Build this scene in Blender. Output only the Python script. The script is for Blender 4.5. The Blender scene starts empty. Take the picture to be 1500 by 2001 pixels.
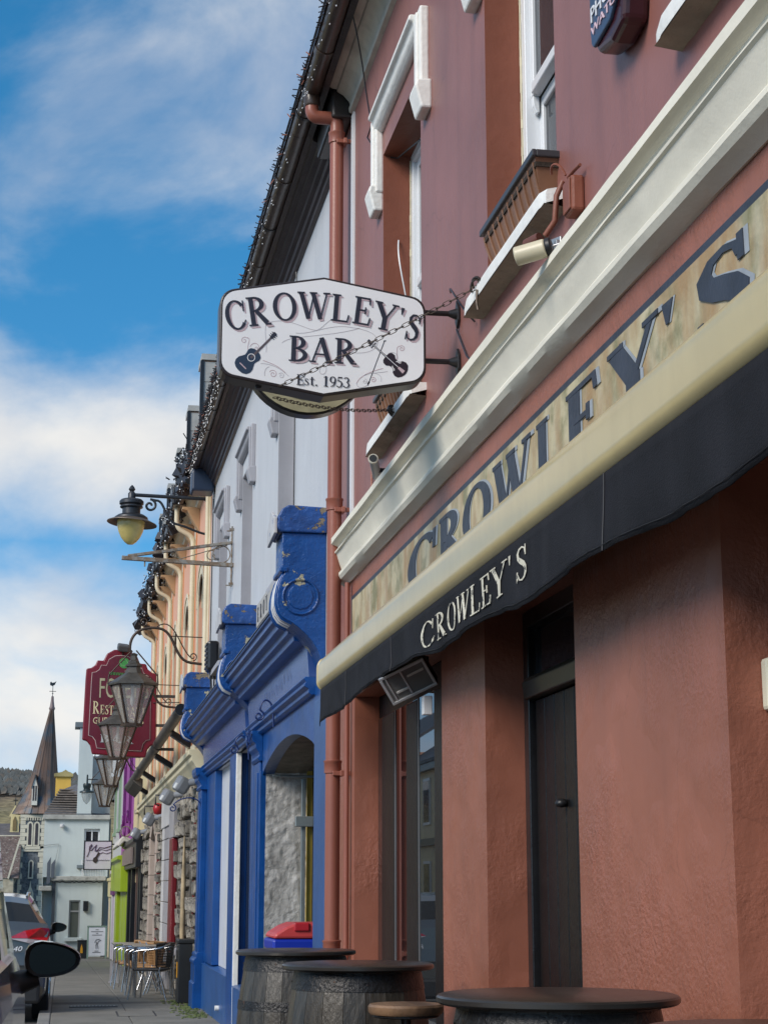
import bpy, math, random
from mathutils import Vector, Matrix, Euler, noise
R = math.radians
sc = bpy.context.scene
col = sc.collection
random.seed(7)

# ------------------------------------------------------------------ camera
cam = bpy.data.cameras.new('camera')
cam.sensor_fit = 'VERTICAL'
cam.sensor_height = 36.0
cam.lens = 3300 / 2001 * 36.0
cam.clip_start = 0.05
cam.clip_end = 6000
camo = bpy.data.objects.new('camera', cam)
camo.location = (0, 0, 1.4)
camo.rotation_euler = (R(90 + 12.498), 0, R(-10.492))
col.objects.link(camo)
sc.camera = camo

# ------------------------------------------------------------------ sky, sun, exposure
SUN_EL, SUN_AZ = 33.0, 236.0          # azimuth clockwise from +Y (behind and to the left of the camera)
SKY_STRENGTH, CLOUD_STRENGTH = 0.080, 0.41
CLOUD_OFF = (12.2, 6.3, 3.15)
sun_dir = Vector((math.sin(R(SUN_AZ)) * math.cos(R(SUN_EL)), math.cos(R(SUN_AZ)) * math.cos(R(SUN_EL)), math.sin(R(SUN_EL))))
world = bpy.data.worlds.new('World')
sc.world = world
world.use_nodes = True
nt = world.node_tree
nt.nodes.clear()
def wn(t, **kw):
    n = nt.nodes.new(t)
    for k, v in kw.items():
        setattr(n, k, v)
    return n
wl = nt.links.new
sky = wn('ShaderNodeTexSky', sky_type='NISHITA', sun_disc=False, sun_elevation=R(SUN_EL), sun_rotation=R(SUN_AZ))
sky.altitude = 0
sky.air_density = 1.0
sky.dust_density = 0.1
sky.ozone_density = 3.0
bg1 = wn('ShaderNodeBackground')
bg1.inputs[1].default_value = SKY_STRENGTH
hsv = wn('ShaderNodeHueSaturation')
hsv.inputs['Saturation'].default_value = 1.32
hsv.inputs['Hue'].default_value = 0.488
wl(sky.outputs[0], hsv.inputs['Color'])
tc0 = wn('ShaderNodeTexCoord')
lift = wn('ShaderNodeVectorMath', operation='ADD')      # clear, haze-free air: deep blue down to the roofs
lift.inputs[1].default_value = (0, 0, .13)
wl(tc0.outputs['Generated'], lift.inputs[0])
nrm = wn('ShaderNodeVectorMath', operation='NORMALIZE')
wl(lift.outputs[0], nrm.inputs[0])
wl(nrm.outputs[0], sky.inputs[0])
wl(hsv.outputs[0], bg1.inputs[0])
tc = wn('ShaderNodeTexCoord')
mp = wn('ShaderNodeMapping')
mp.inputs['Location'].default_value = CLOUD_OFF
mp.inputs['Scale'].default_value = (1.0, 1.0, 1.35)
wl(tc.outputs['Generated'], mp.inputs[0])
n1 = wn('ShaderNodeTexNoise')            # big cloud masses
n1.inputs['Scale'].default_value = 4.2
n1.inputs['Detail'].default_value = 9
n1.inputs['Roughness'].default_value = 0.55
n1.inputs['Distortion'].default_value = 0.35
wl(mp.outputs[0], n1.inputs['Vector'])
sep = wn('ShaderNodeSeparateXYZ')
wl(tc.outputs['Generated'], sep.inputs[0])
band = wn('ShaderNodeValToRGB')      # how much cloud there is at each height above the horizon, all round
cr = band.color_ramp
cr.elements[0].position = 0.0
cr.elements[0].color = (.60, .60, .60, 1)
cr.elements[1].position = 1.0
cr.elements[1].color = (.60, .60, .60, 1)
for p, v in ((.07, .55), (.115, .50), (.145, .55), (.17, .48), (.195, .40), (.22, .58), (.255, .76), (.290, .62), (.325, .46), (.39, .46), (.46, .51)):
    e = cr.elements.new(p)
    e.color = (v, v, v, 1)
wl(sep.outputs[2], band.inputs[0])
ad = wn('ShaderNodeMath', operation='ADD')
wl(n1.outputs[0], ad.inputs[0])
wl(band.outputs[0], ad.inputs[1])
mr = wn('ShaderNodeMapRange', interpolation_type='SMOOTHSTEP')
mr.inputs[1].default_value = 0.92
mr.inputs[2].default_value = 1.22
wl(ad.outputs[0], mr.inputs[0])
n2 = wn('ShaderNodeTexNoise')            # light and grey parts of the clouds
n2.inputs['Scale'].default_value = 4.5
n2.inputs['Detail'].default_value = 6
wl(mp.outputs[0], n2.inputs['Vector'])
cc = wn('ShaderNodeValToRGB')
cc.color_ramp.elements[0].position = .40
cc.color_ramp.elements[0].color = (.50, .58, .72, 1)
cc.color_ramp.elements[1].position = .63
cc.color_ramp.elements[1].color = (1, .985, .95, 1)
wl(n2.outputs[0], cc.inputs[0])
bg2 = wn('ShaderNodeBackground')
bg2.inputs[1].default_value = CLOUD_STRENGTH
wl(cc.outputs[0], bg2.inputs[0])
mx = wn('ShaderNodeMixShader')
wl(mr.outputs[0], mx.inputs[0])
wl(bg1.outputs[0], mx.inputs[1])
wl(bg2.outputs[0], mx.inputs[2])
wo = wn('ShaderNodeOutputWorld')
wl(mx.outputs[0], wo.inputs[0])

sun = bpy.data.lights.new('sun', 'SUN')
sun.energy = 1.5
sun.angle = R(28)
sun.color = (1.0, 0.92, 0.82)
suno = bpy.data.objects.new('sun', sun)
suno.rotation_euler = sun_dir.to_track_quat('Z', 'Y').to_euler()
suno.location = (0, 0, 40)
col.objects.link(suno)

vs = sc.view_settings
vs.view_transform = 'Standard'
vs.look = 'None'
vs.gamma = 1
vs.use_curve_mapping = False
vs.exposure = 1.15
sc.cycles.max_bounces = 6
sc.cycles.transparent_max_bounces = 8

# ------------------------------------------------------------------ materials
MATS = {}
def mat(name, c, rough=.5, metal=0., var=.08, vsc=2.5, bump=0., bsc=45., spec=.5, streak=0., streakc=(.05, .045, .04),
        chip=None, chipt=.66, chips=7., grain=None, col2=None, col2t=(.45, .6), fine=0., coat=0., vert=0., crack=0., patch=0., objrand=0.):
    """Painted / plastered / metal surface: colour clouding, optional streaks, flaked chips and fine relief."""
    if name in MATS:
        return MATS[name]
    m = bpy.data.materials.new(name)
    m.use_nodes = True
    t = m.node_tree
    L = t.links.new
    b = t.nodes['Principled BSDF']
    def N(k):
        return t.nodes.new(k)
    def nz(scale, detail=4, scl=(1, 1, 1), ro=.55):
        mpn = N('ShaderNodeMapping')
        mpn.inputs['Scale'].default_value = scl
        L(tco.outputs['Object'], mpn.inputs[0])
        n = N('ShaderNodeTexNoise')
        n.inputs['Scale'].default_value = scale
        n.inputs['Detail'].default_value = detail
        n.inputs['Roughness'].default_value = ro
        L(mpn.outputs[0], n.inputs['Vector'])
        return n
    def mixc(f, a, bb):
        x = N('ShaderNodeMixRGB')
        if isinstance(f, float):
            x.inputs[0].default_value = f
        else:
            L(f, x.inputs[0])
        for i, q in ((1, a), (2, bb)):
            if isinstance(q, tuple):
                x.inputs[i].default_value = (*q, 1)
            else:
                L(q, x.inputs[i])
        return x.outputs[0]
    def ramp(s, lo, hi):
        r = N('ShaderNodeMapRange')
        r.inputs[1].default_value = lo
        r.inputs[2].default_value = hi
        L(s, r.inputs[0])
        return r.outputs[0]
    tco = N('ShaderNodeTexCoord')
    lo = tuple(max(0, x * (1 - var)) for x in c)
    hi = tuple(min(1, x * (1 + var)) for x in c)
    out = mixc(ramp(nz(vsc).outputs[0], .3, .7), lo, hi)
    if objrand:      # each separate piece has its own tone
        oi = N('ShaderNodeObjectInfo')
        hv = N('ShaderNodeHueSaturation')
        rm = N('ShaderNodeMapRange')
        rm.inputs[3].default_value = 1 - objrand
        rm.inputs[4].default_value = 1 + objrand
        L(oi.outputs['Random'], rm.inputs[0])
        L(rm.outputs[0], hv.inputs['Value'])
        L(out, hv.inputs['Color'])
        out = hv.outputs[0]
    if col2:
        out = mixc(ramp(nz(vsc * 1.7, 6).outputs[0], *col2t), out, col2)
    if grain:
        out = mixc(ramp(nz(grain[0], 3, grain[1]).outputs[0], .42, .62), out, grain[2])
    if streak:
        s = nz(6, 5, (1, 1, .12))
        mu = N('ShaderNodeMath')
        mu.operation = 'MULTIPLY'
        mu.inputs[1].default_value = streak
        L(ramp(s.outputs[0], .5, .75), mu.inputs[0])
        out = mixc(mu.outputs[0], out, streakc)
    if crack:
        vr = N('ShaderNodeTexVoronoi')
        vr.feature = 'DISTANCE_TO_EDGE'
        vr.inputs['Scale'].default_value = 1.1
        wob = N('ShaderNodeVectorMath')
        wob.operation = 'MULTIPLY_ADD'
        wob.inputs[1].default_value = (.35, .35, .35)
        L(nz(3.5, 5).outputs['Color'], wob.inputs[0])
        L(tco.outputs['Object'], wob.inputs[2])
        L(wob.outputs[0], vr.inputs['Vector'])
        k1 = ramp(vr.outputs['Distance'], .006, .0015)
        k2 = ramp(nz(.9, 2).outputs[0], .54, .60)
        k3 = N('ShaderNodeMath')
        k3.operation = 'MULTIPLY'
        L(k1, k3.inputs[0])
        L(k2, k3.inputs[1])
        k4 = N('ShaderNodeMath')
        k4.operation = 'MULTIPLY'
        k4.inputs[1].default_value = crack
        L(k3.outputs[0], k4.inputs[0])
        out = mixc(k4.outputs[0], out, tuple(q * .3 for q in c))
    hgt = None
    if chip:
        cf = ramp(nz(chips, 8, ro=.65).outputs[0], chipt, chipt + .015)
        out = mixc(cf, out, chip)
        hgt = cf
    L(out, b.inputs['Base Color'])
    b.inputs['Roughness'].default_value = rough
    b.inputs['Metallic'].default_value = metal
    b.inputs['Specular IOR Level'].default_value = spec
    if coat:
        b.inputs['Coat Weight'].default_value = coat
        b.inputs['Coat Roughness'].default_value = .06
    if bump:
        bn = N('ShaderNodeBump')
        bn.inputs['Strength'].default_value = bump
        bn.inputs['Distance'].default_value = .02
        src = nz(bsc, 6, (1, 1, 1 - .75 * vert)).outputs[0]
        if fine:
            a2 = N('ShaderNodeMath')
            a2.operation = 'MULTIPLY_ADD'
            a2.inputs[1].default_value = fine
            L(nz(bsc * 5, 3).outputs[0], a2.inputs[0])
            L(src, a2.inputs[2])
            src = a2.outputs[0]
        if patch:
            pm = N('ShaderNodeMath')
            pm.operation = 'MULTIPLY'
            L(src, pm.inputs[0])
            L(ramp(nz(patch, 3).outputs[0], .40, .66), pm.inputs[1])
            src = pm.outputs[0]
        if hgt is not None:
            a3 = N('ShaderNodeMath')
            a3.operation = 'MULTIPLY_ADD'
            a3.inputs[1].default_value = -.5
            L(hgt, a3.inputs[0])
            L(src, a3.inputs[2])
            src = a3.outputs[0]
        L(src, bn.inputs['Height'])
        L(bn.outputs[0], b.inputs['Normal'])
    MATS[name] = m
    return m

def glass(name, tint=(.02, .025, .03), see=.25, rough=.02, ior=1.5):
    """A pane: part see-through, part reflecting."""
    if name in MATS:
        return MATS[name]
    m = bpy.data.materials.new(name)
    m.use_nodes = True
    t = m.node_tree
    L = t.links.new
    b = t.nodes['Principled BSDF']
    b.inputs['Base Color'].default_value = (*tint, 1)
    b.inputs['Roughness'].default_value = rough
    b.inputs['Specular IOR Level'].default_value = .6
    b.inputs['IOR'].default_value = ior
    tr = t.nodes.new('ShaderNodeBsdfTransparent')
    x = t.nodes.new('ShaderNodeMixShader')
    x.inputs[0].default_value = see
    L(b.outputs[0], x.inputs[1])
    L(tr.outputs[0], x.inputs[2])
    L(x.outputs[0], t.nodes['Material Output'].inputs[0])
    MATS[name] = m
    return m

# ------------------------------------------------------------------ mesh building
ORG = {}
class MB:
    def __init__(s):
        s.v, s.f = [], []
    def add(s, vs_, fs):
        o = len(s.v)
        s.v += [tuple(p) for p in vs_]
        s.f += [tuple(i + o for i in q) for q in fs]
        return s
    def box(s, x0, x1, y0, y1, z0, z1):
        return s.add([(x0, y0, z0), (x1, y0, z0), (x1, y1, z0), (x0, y1, z0), (x0, y0, z1), (x1, y0, z1), (x1, y1, z1), (x0, y1, z1)],
                     [(0, 3, 2, 1), (4, 5, 6, 7), (0, 1, 5, 4), (1, 2, 6, 5), (2, 3, 7, 6), (3, 0, 4, 7)])
    def obox(s, c, size, rot=(0, 0, 0)):
        m = Euler(rot).to_matrix()
        o = MB().box(-size[0] / 2, size[0] / 2, -size[1] / 2, size[1] / 2, -size[2] / 2, size[2] / 2)
        return s.add([Vector(c) + m @ Vector(p) for p in o.v], o.f)
    def prism(s, poly, ax, a0, a1):
        def P(u, v, a):
            return (u, a, v) if ax == 'Y' else (a, u, v) if ax == 'X' else (u, v, a)
        n = len(poly)
        vs_ = [P(u, v, a0) for u, v in poly] + [P(u, v, a1) for u, v in poly]
        fs = [tuple(range(n)), tuple(range(2 * n - 1, n - 1, -1))]
        fs += [(i, (i + 1) % n, n + (i + 1) % n, n + i) for i in range(n)]
        return s.add(vs_, fs)
    def tube(s, pts, r, n=8, cap=True):
        pts = [Vector(p) for p in pts]
        rs = r if isinstance(r, (list, tuple)) else [r] * len(pts)
        rings = []
        a = None
        for i, p in enumerate(pts):
            d = (pts[min(i + 1, len(pts) - 1)] - pts[max(i - 1, 0)])
            d = d.normalized() if d.length > 1e-9 else Vector((0, 0, 1))
            if a is None:
                a = d.cross(Vector((0, 0, 1)) if abs(d.z) < .9 else Vector((1, 0, 0)))
            a = a - d * a.dot(d)
            if a.length < 1e-6:
                a = d.orthogonal()
            a.normalize()
            bb = d.cross(a).normalized()
            rings.append([p + rs[i] * (math.cos(2 * math.pi * k / n) * a + math.sin(2 * math.pi * k / n) * bb) for k in range(n)])
        vs_ = [q for rg in rings for q in rg]
        fs = [(i * n + k, i * n + (k + 1) % n, (i + 1) * n + (k + 1) % n, (i + 1) * n + k) for i in range(len(pts) - 1) for k in range(n)]
        if cap:
            fs += [tuple(range(n - 1, -1, -1)), tuple((len(pts) - 1) * n + k for k in range(n))]
        return s.add(vs_, fs)
    def lathe(s, prof, c=(0, 0, 0), n=24, phase=0.):
        vs_, fs = [], []
        for r, z in prof:
            for k in range(n):
                a = 2 * math.pi * k / n + phase
                vs_.append((c[0] + r * math.cos(a), c[1] + r * math.sin(a), c[2] + z))
        for i in range(len(prof) - 1):
            for k in range(n):
                fs.append((i * n + k, i * n + (k + 1) % n, (i + 1) * n + (k + 1) % n, (i + 1) * n + k))
        fs += [tuple(range(n - 1, -1, -1)), tuple((len(prof) - 1) * n + k for k in range(n))]
        return s.add(vs_, fs)
    def moved(s, m):
        s.v = [tuple(m @ Vector(p)) for p in s.v]
        return s
    def build(s, name, m, parent=None, smooth=0, bevel=0., local=False, seg=2):
        o = ORG.get(parent.name, Vector()) if (parent is not None and not local) else Vector()
        me = bpy.data.meshes.new(name)
        me.from_pydata([(p[0] - o[0], p[1] - o[1], p[2] - o[2]) for p in s.v], [], s.f)
        import bmesh
        bm = bmesh.new()
        bm.from_mesh(me)
        bmesh.ops.recalc_face_normals(bm, faces=bm.faces)
        bm.to_mesh(me)
        bm.free()
        if smooth:
            me.polygons.foreach_set('use_smooth', [True] * len(me.polygons))
            me.set_sharp_from_angle(angle=R(smooth))
        me.materials.append(m)
        ob = bpy.data.objects.new(name, me)
        col.objects.link(ob)
        if parent is not None:
            ob.parent = parent
            ORG[ob.name] = o
        if bevel:
            bv = ob.modifiers.new('bevel', 'BEVEL')
            bv.width = bevel
            bv.segments = seg
            bv.limit_method = 'ANGLE'
        return ob

def tag(o, label=None, cat=None, group=None, kind=None):
    if label: o['label'] = label
    if cat: o['category'] = cat
    if group: o['group'] = group
    if kind: o['kind'] = kind
    return o
def thing(name, label, cat, loc=(0, 0, 0), group=None):
    o = bpy.data.objects.new(name, None)
    o.empty_display_size = .2
    o.location = loc
    col.objects.link(o)
    ORG[o.name] = Vector(loc)
    return tag(o, label, cat, group)
def struct(o):
    o['kind'] = 'structure'
    return o
def copy_tree(o, parent=None):
    c = o.copy()
    col.objects.link(c)
    c.parent = parent
    for ch in o.children:
        copy_tree(ch, c)
    return c
def box(name, m, parent, x0, x1, y0, y1, z0, z1, bevel=0.):
    return MB().box(x0, x1, y0, y1, z0, z1).build(name, m, parent, bevel=bevel)
def tubes(name, m, parent, pts, r, n=8, smooth=60):
    return MB().tube(pts, r, n).build(name, m, parent, smooth=smooth)

def wall_mesh(X, y0, y1, z0, z1, holes, depth=.18, reveals=True):
    """A street wall in the plane x=X with openings (y0,y1,z0,z1[,depth]) and their reveals."""
    ys = sorted({y0, y1, *[h[0] for h in holes], *[h[1] for h in holes]})
    zs = sorted({z0, z1, *[h[2] for h in holes], *[h[3] for h in holes]})
    b = MB()
    for i in range(len(ys) - 1):
        for j in range(len(zs) - 1):
            cy, cz = (ys[i] + ys[i + 1]) / 2, (zs[j] + zs[j + 1]) / 2
            if any(h[0] < cy < h[1] and h[2] < cz < h[3] for h in holes):
                continue
            b.add([(X, ys[i], zs[j]), (X, ys[i], zs[j + 1]), (X, ys[i + 1], zs[j + 1]), (X, ys[i + 1], zs[j])], [(0, 1, 2, 3)])
    for h in (holes if reveals else []):
        d = X + (h[4] if len(h) > 4 else depth)
        a, c_, e, f = h[:4]
        b.add([(X, a, e), (X, a, f), (d, a, f), (d, a, e)], [(0, 1, 2, 3)])
        b.add([(X, c_, e), (X, c_, f), (d, c_, f), (d, c_, e)], [(3, 2, 1, 0)])
        b.add([(X, a, f), (X, c_, f), (d, c_, f), (d, a, f)], [(0, 1, 2, 3)])
        b.add([(X, a, e), (X, c_, e), (d, c_, e), (d, a, e)], [(3, 2, 1, 0)])
    return b
def reveal_mesh(X, h):
    b = MB()
    d = X + h[4]
    a, c_, e, f = h[:4]
    b.add([(X, a, e), (X, a, f), (d, a, f), (d, a, e)], [(0, 1, 2, 3)])
    b.add([(X, c_, e), (X, c_, f), (d, c_, f), (d, c_, e)], [(3, 2, 1, 0)])
    b.add([(X, a, f), (X, c_, f), (d, c_, f), (d, a, f)], [(0, 1, 2, 3)])
    b.add([(X, a, e), (X, c_, e), (d, c_, e), (d, a, e)], [(3, 2, 1, 0)])
    return b
def spiral(c, r0, r1, a0, turns, plane='XZ', n=26):
    out = []
    for i in range(n + 1):
        t = i / n
        a = a0 + turns * 2 * math.pi * t
        r = r0 + (r1 - r0) * t
        u, v = r * math.cos(a), r * math.sin(a)
        out.append((c[0] + u, c[1], c[2] + v) if plane == 'XZ' else (c[0], c[1] + u, c[2] + v))
    return out
def bez(p0, p1, p2, p3, n=12):
    p0, p1, p2, p3 = map(Vector, (p0, p1, p2, p3))
    return [((1 - t) ** 3) * p0 + 3 * ((1 - t) ** 2) * t * p1 + 3 * (1 - t) * t * t * p2 + t ** 3 * p3 for t in [i / n for i in range(n + 1)]]

# ------------------------------------------------------------------ lettering
TK, TN, SH = .17, .055, .05
def ln(*p, w=TK):
    return (list(p), [w] * len(p) if not isinstance(w, (list, tuple)) else list(w), False)
def serif(x, y, l=.11, r=.11, w=SH):
    return ln((x - l, y), (x + r, y), w=w)
def stem(x, y0=0., y1=1., w=TK, s=.17):
    return [ln((x, y0), (x, y1), w=w), serif(x, y0 + SH / 2, s, s), serif(x, y1 - SH / 2, s, s)]
def arc(cx, cy, rx, ry, a0, a1, th=TK, tn=TN, n=22, closed=False):
    p, w = [], []
    for i in range(n if closed else n + 1):
        a = R(a0 + (a1 - a0) * i / n)
        t = tn + (th - tn) * abs(math.cos(a)) ** 1.4
        p.append((cx + (rx - t / 2) * math.cos(a), cy + (ry - t / 2) * math.sin(a)))
        w.append(t)
    return (p, w, closed)
def s_path(k=1., ox=0.):
    p = [(.54, .76), (.5, .90), (.37, .965), (.22, .935), (.135, .82), (.16, .68), (.3, .565), (.44, .47), (.535, .35), (.54, .2), (.46, .085), (.32, .035), (.17, .07), (.1, .22)]
    w = [.05, .055, .06, .09, .13, .15, .18, .18, .16, .13, .09, .06, .055, .05]
    return ([(ox + x * k, y * k) for x, y in p], [q * k for q in w], False)
GL = {
 'C': (.84, [arc(.44, .5, .44, .515, 42, 318), ln((.76, .60), (.79, .97), w=.05), ln((.73, .2), (.80, .29), w=.05)]),
 'R': (.90, stem(.2) + [arc(.30, .745, .38, .255, -90, 90), ln((.2, .972), (.32, .972), w=TN), ln((.2, .518), (.36, .518), w=TN), ln((.34, .52), (.72, .06), w=[.13, .18]), serif(.74, .025, .1, .13)]),
 'O': (.94, [arc(.47, .5, .47, .515, 0, 360, closed=True, n=30)]),
 'W': (1.26, [ln((.14, .98), (.40, .02), w=.16), ln((.40, .02), (.62, .95), w=.05), ln((.58, .98), (.84, .02), w=.16), ln((.84, .02), (1.1, .98), w=.05), serif(.14, .975, .14, .14), serif(.60, .975, .14, .14), serif(1.1, .975, .13, .13)]),
 'L': (.76, stem(.2) + [ln((.2, .027), (.68, .027), w=TN), ln((.66, .0), (.72, .27), w=.055)]),
 'E': (.78, stem(.2) + [ln((.2, .973), (.64, .973), w=TN), ln((.2, .52), (.5, .52), w=TN), ln((.2, .027), (.68, .027), w=TN), ln((.63, 1), (.66, .76), w=.055), ln((.66, 0), (.72, .27), w=.055), ln((.5, .40), (.5, .64), w=.05)]),
 'Y': (.86, [ln((.13, .97), (.44, .42), w=.17), ln((.76, .97), (.46, .42), w=.06), ln((.44, 0), (.44, .46)), serif(.13, .975, .14, .15), serif(.76, .975, .13, .13), serif(.44, .025, .17, .17)]),
 "'": (.26, [ln((.1, .98), (.09, .70), w=[.16, .04])]),
 'S': (.66, [s_path(), ln((.565, .68), (.56, .99), w=.05), ln((.075, .01), (.075, .32), w=.05)]),
 'B': (.80, stem(.2) + [arc(.30, .755, .33, .245, -90, 90), arc(.30, .265, .41, .265, -90, 90), ln((.2, .973), (.32, .973), w=TN), ln((.2, .52), (.34, .52), w=TN), ln((.2, .027), (.32, .027), w=TN)]),
 'A': (.88, [ln((.12, .02), (.42, .98), w=.055), ln((.43, .99), (.74, .02)), ln((.2, .33), (.62, .33), w=.05), serif(.12, .025, .12, .13), serif(.74, .025, .15, .13)]),
 'T': (.76, [ln((.38, 0), (.38, 1)), serif(.38, .025, .17, .17), ln((.06, .973), (.70, .973), w=TN), ln((.05, 1), (.05, .74), w=.055), ln((.71, 1), (.71, .74), w=.055)]),
 'N': (.9, [ln((.16, 0), (.16, 1), w=.06), ln((.74, 0), (.74, 1), w=.06), ln((.16, .97), (.74, .03), w=.17), serif(.16, .025), serif(.16, .975), serif(.74, .975)]),
 'U': (.88, [ln((.2, .3), (.2, 1)), ln((.70, .3), (.70, 1), w=.06), arc(.44, .32, .325, .33, 180, 360, th=.13), serif(.2, .975, .17, .17), serif(.70, .975)]),
 's': (.46, [s_path(.66)]),
 't': (.42, [ln((.2, .05), (.2, .84), w=.12), ln((.03, .62), (.40, .62), w=.05), ln((.2, .05), (.38, .06), w=.06)]),
 '.': (.26, [ln((.07, .06), (.19, .06), w=.13)]),
 '1': (.5, [ln((.26, 0), (.26, 1), w=.13), serif(.26, .025, .15, .15), ln((.1, .86), (.26, .97), w=.06)]),
 '9': (.6, [arc(.3, .69, .28, .32, 0, 360, th=.13, closed=True, n=20), ln((.51, .69), (.47, .36), (.34, .12), (.12, .02), w=[.13, .12, .09, .05])]),
 '5': (.6, [ln((.16, .95), (.52, .95), w=.11), ln((.17, .95), (.14, .58), w=.05), arc(.24, .32, .3, .33, 110, -140, th=.13)]),
 '3': (.58, [arc(.26, .76, .24, .25, 150, -85, th=.13), arc(.25, .27, .29, .285, 85, -150, th=.13)]),
 ' ': (.4, []),
}
def stroke_solid(mb, pts, ws, closed, fr, d0, d1):
    n = len(pts)
    Lp, Rp = [], []
    for i in range(n):
        a = pts[(i - 1) % n] if (closed or i > 0) else pts[i]
        c = pts[(i + 1) % n] if (closed or i < n - 1) else pts[i]
        dx, dy = c[0] - a[0], c[1] - a[1]
        q = math.hypot(dx, dy) or 1
        nx, ny = -dy / q * ws[i] / 2, dx / q * ws[i] / 2
        Lp.append((pts[i][0] + nx, pts[i][1] + ny))
        Rp.append((pts[i][0] - nx, pts[i][1] - ny))
    vs_ = [fr(x, y, d1) for x, y in Lp] + [fr(x, y, d1) for x, y in Rp] + [fr(x, y, d0) for x, y in Lp] + [fr(x, y, d0) for x, y in Rp]
    fs = []
    for i in range(n if closed else n - 1):
        j = (i + 1) % n
        fs += [(i, j, n + j, n + i), (2 * n + i, 3 * n + i, 3 * n + j, 2 * n + j), (i, 2 * n + i, 2 * n + j, j), (n + i, n + j, 3 * n + j, 3 * n + i)]
    if not closed:
        fs += [(0, n, 3 * n, 2 * n), (n - 1, 3 * n - 1, 4 * n - 1, 2 * n - 1)]
    mb.add(vs_, fs)
WK = 1.0      # stroke weight of the lettering
def glyph(ch, fr, d0=0., th=.004):
    mb = MB()
    for k, (p, w, cl) in enumerate(GL[ch][1]):
        stroke_solid(mb, p, [q * WK for q in w], cl, fr, d0, d0 + th + .0004 * k)
    return mb
def frame(o, u, v, n, h, wx=1., rot=0., shear=0.):
    """unit glyph coordinates -> world: origin o, right u, up v, outward n, cap height h."""
    o, u, v, n = Vector(o), Vector(u), Vector(v), Vector(n)
    c, s = math.cos(rot), math.sin(rot)
    def f(x, y, d):
        x = (x + shear * y) * h * wx
        y = y * h
        return o + u * (c * x - s * y) + v * (s * x + c * y) + n * d
    return f
def sans(text, name, m, parent, o, u, v, n, h, wx=1., depth=.003, align='LEFT'):
    """Plain sans lettering from the built-in face, as a mesh."""
    cu = bpy.data.curves.new(name, 'FONT')
    cu.body = text
    cu.size = 1.4
    cu.resolution_u = 3
    cu.align_x = align
    cu.extrude = .001
    tmp = bpy.data.objects.new(name, cu)
    col.objects.link(tmp)
    dg = bpy.context.evaluated_depsgraph_get()
    dg.update()
    me = bpy.data.meshes.new_from_object(tmp.evaluated_get(dg))
    mb = MB()
    o, u, v, n = Vector(o), Vector(u), Vector(v), Vector(n)
    mb.add([o + u * (p.co.x * h * wx) + v * (p.co.y * h) + n * (depth * (1 if p.co.z > 0 else 0)) for p in me.vertices], [tuple(f.vertices) for f in me.polygons])
    bpy.data.objects.remove(tmp)
    return mb.build(name, m, parent)

def gz(Y):
    """height of the pavement at distance Y down the street"""
    return -.0075 * Y if Y < 25 else -.1875 - .025 * (Y - 25)

# ------------------------------------------------------------------ ground
M_road = mat('asphalt', (.07, .07, .07), .85, var=.2, vsc=1.2, bump=.35, bsc=160)
M_pave = mat('pavement concrete', (.185, .175, .150), .8, var=.16, vsc=1.6, bump=.35, bsc=120, col2=(.12, .115, .095), col2t=(.5, .8), streak=0)
M_kerb = mat('kerb stone', (.22, .215, .20), .8, var=.15, bump=.3, bsc=90)
M_joint = mat('pavement joint', (.10, .095, .085), .9)
M_moss = mat('moss', (.10, .13, .04), .9, var=.3, bump=.5, bsc=80)
prof = [-60, -10, 0, 25, 40, 70, 140, 400]
g = MB()
for i in range(len(prof) - 1):
    a, b = prof[i], prof[i + 1]
    za, zb = gz(min(a, 90)) - .12, gz(min(b, 90)) - .12
    g.add([(-60, a, za), (60, a, za), (60, b, zb), (-60, b, zb)], [(0, 1, 2, 3)])
struct(g.build('road', M_road))
pv = MB()
KX = -.22
for a, b in ((-8, 0), (0, 25), (25, 40), (40, 69.5)):
    pv.add([(KX, a, gz(a) - .008), (3.2, a, gz(a) - .008), (3.2, b, gz(b) - .008), (KX, b, gz(b) - .008)], [(0, 1, 2, 3)])
pave = struct(pv.build('pavement', M_joint))
ys = [-6, -3, 0, 2.6, 5.2, 7.8, 10.5, 13.1, 15.8, 18.4, 20.9, 23.3, 25.9, 28.4, 31, 34, 37, 40, 43.5, 47, 50.5, 54, 58, 62, 66, 69.5]
for a, b in zip(ys[:-1], ys[1:]):
    xs = (KX + .13, .86, 1.95) if a > 13 else (KX + .13, .9, 2.4)
    for x0, x1 in zip(xs[:-1], xs[1:]):
        m = MB().box(x0 + .006, x1 - .006, 0, b - a - .012, -.05, 0)
        m.v = [(x, y + a + .006, z + gz(y + a)) for x, y, z in m.v]
        m.build('slab', M_pave, pave, bevel=.006, seg=1)
for i in range(34):
    a = -6 + i * 2.2
    m = MB().box(KX - .02, KX + .125, 0, 2.18, -.2, .002)
    m.v = [(x, y + a, z + gz(y + a)) for x, y, z in m.v]
    m.build('kerb_stone', M_kerb, pave, bevel=.012)
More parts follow.
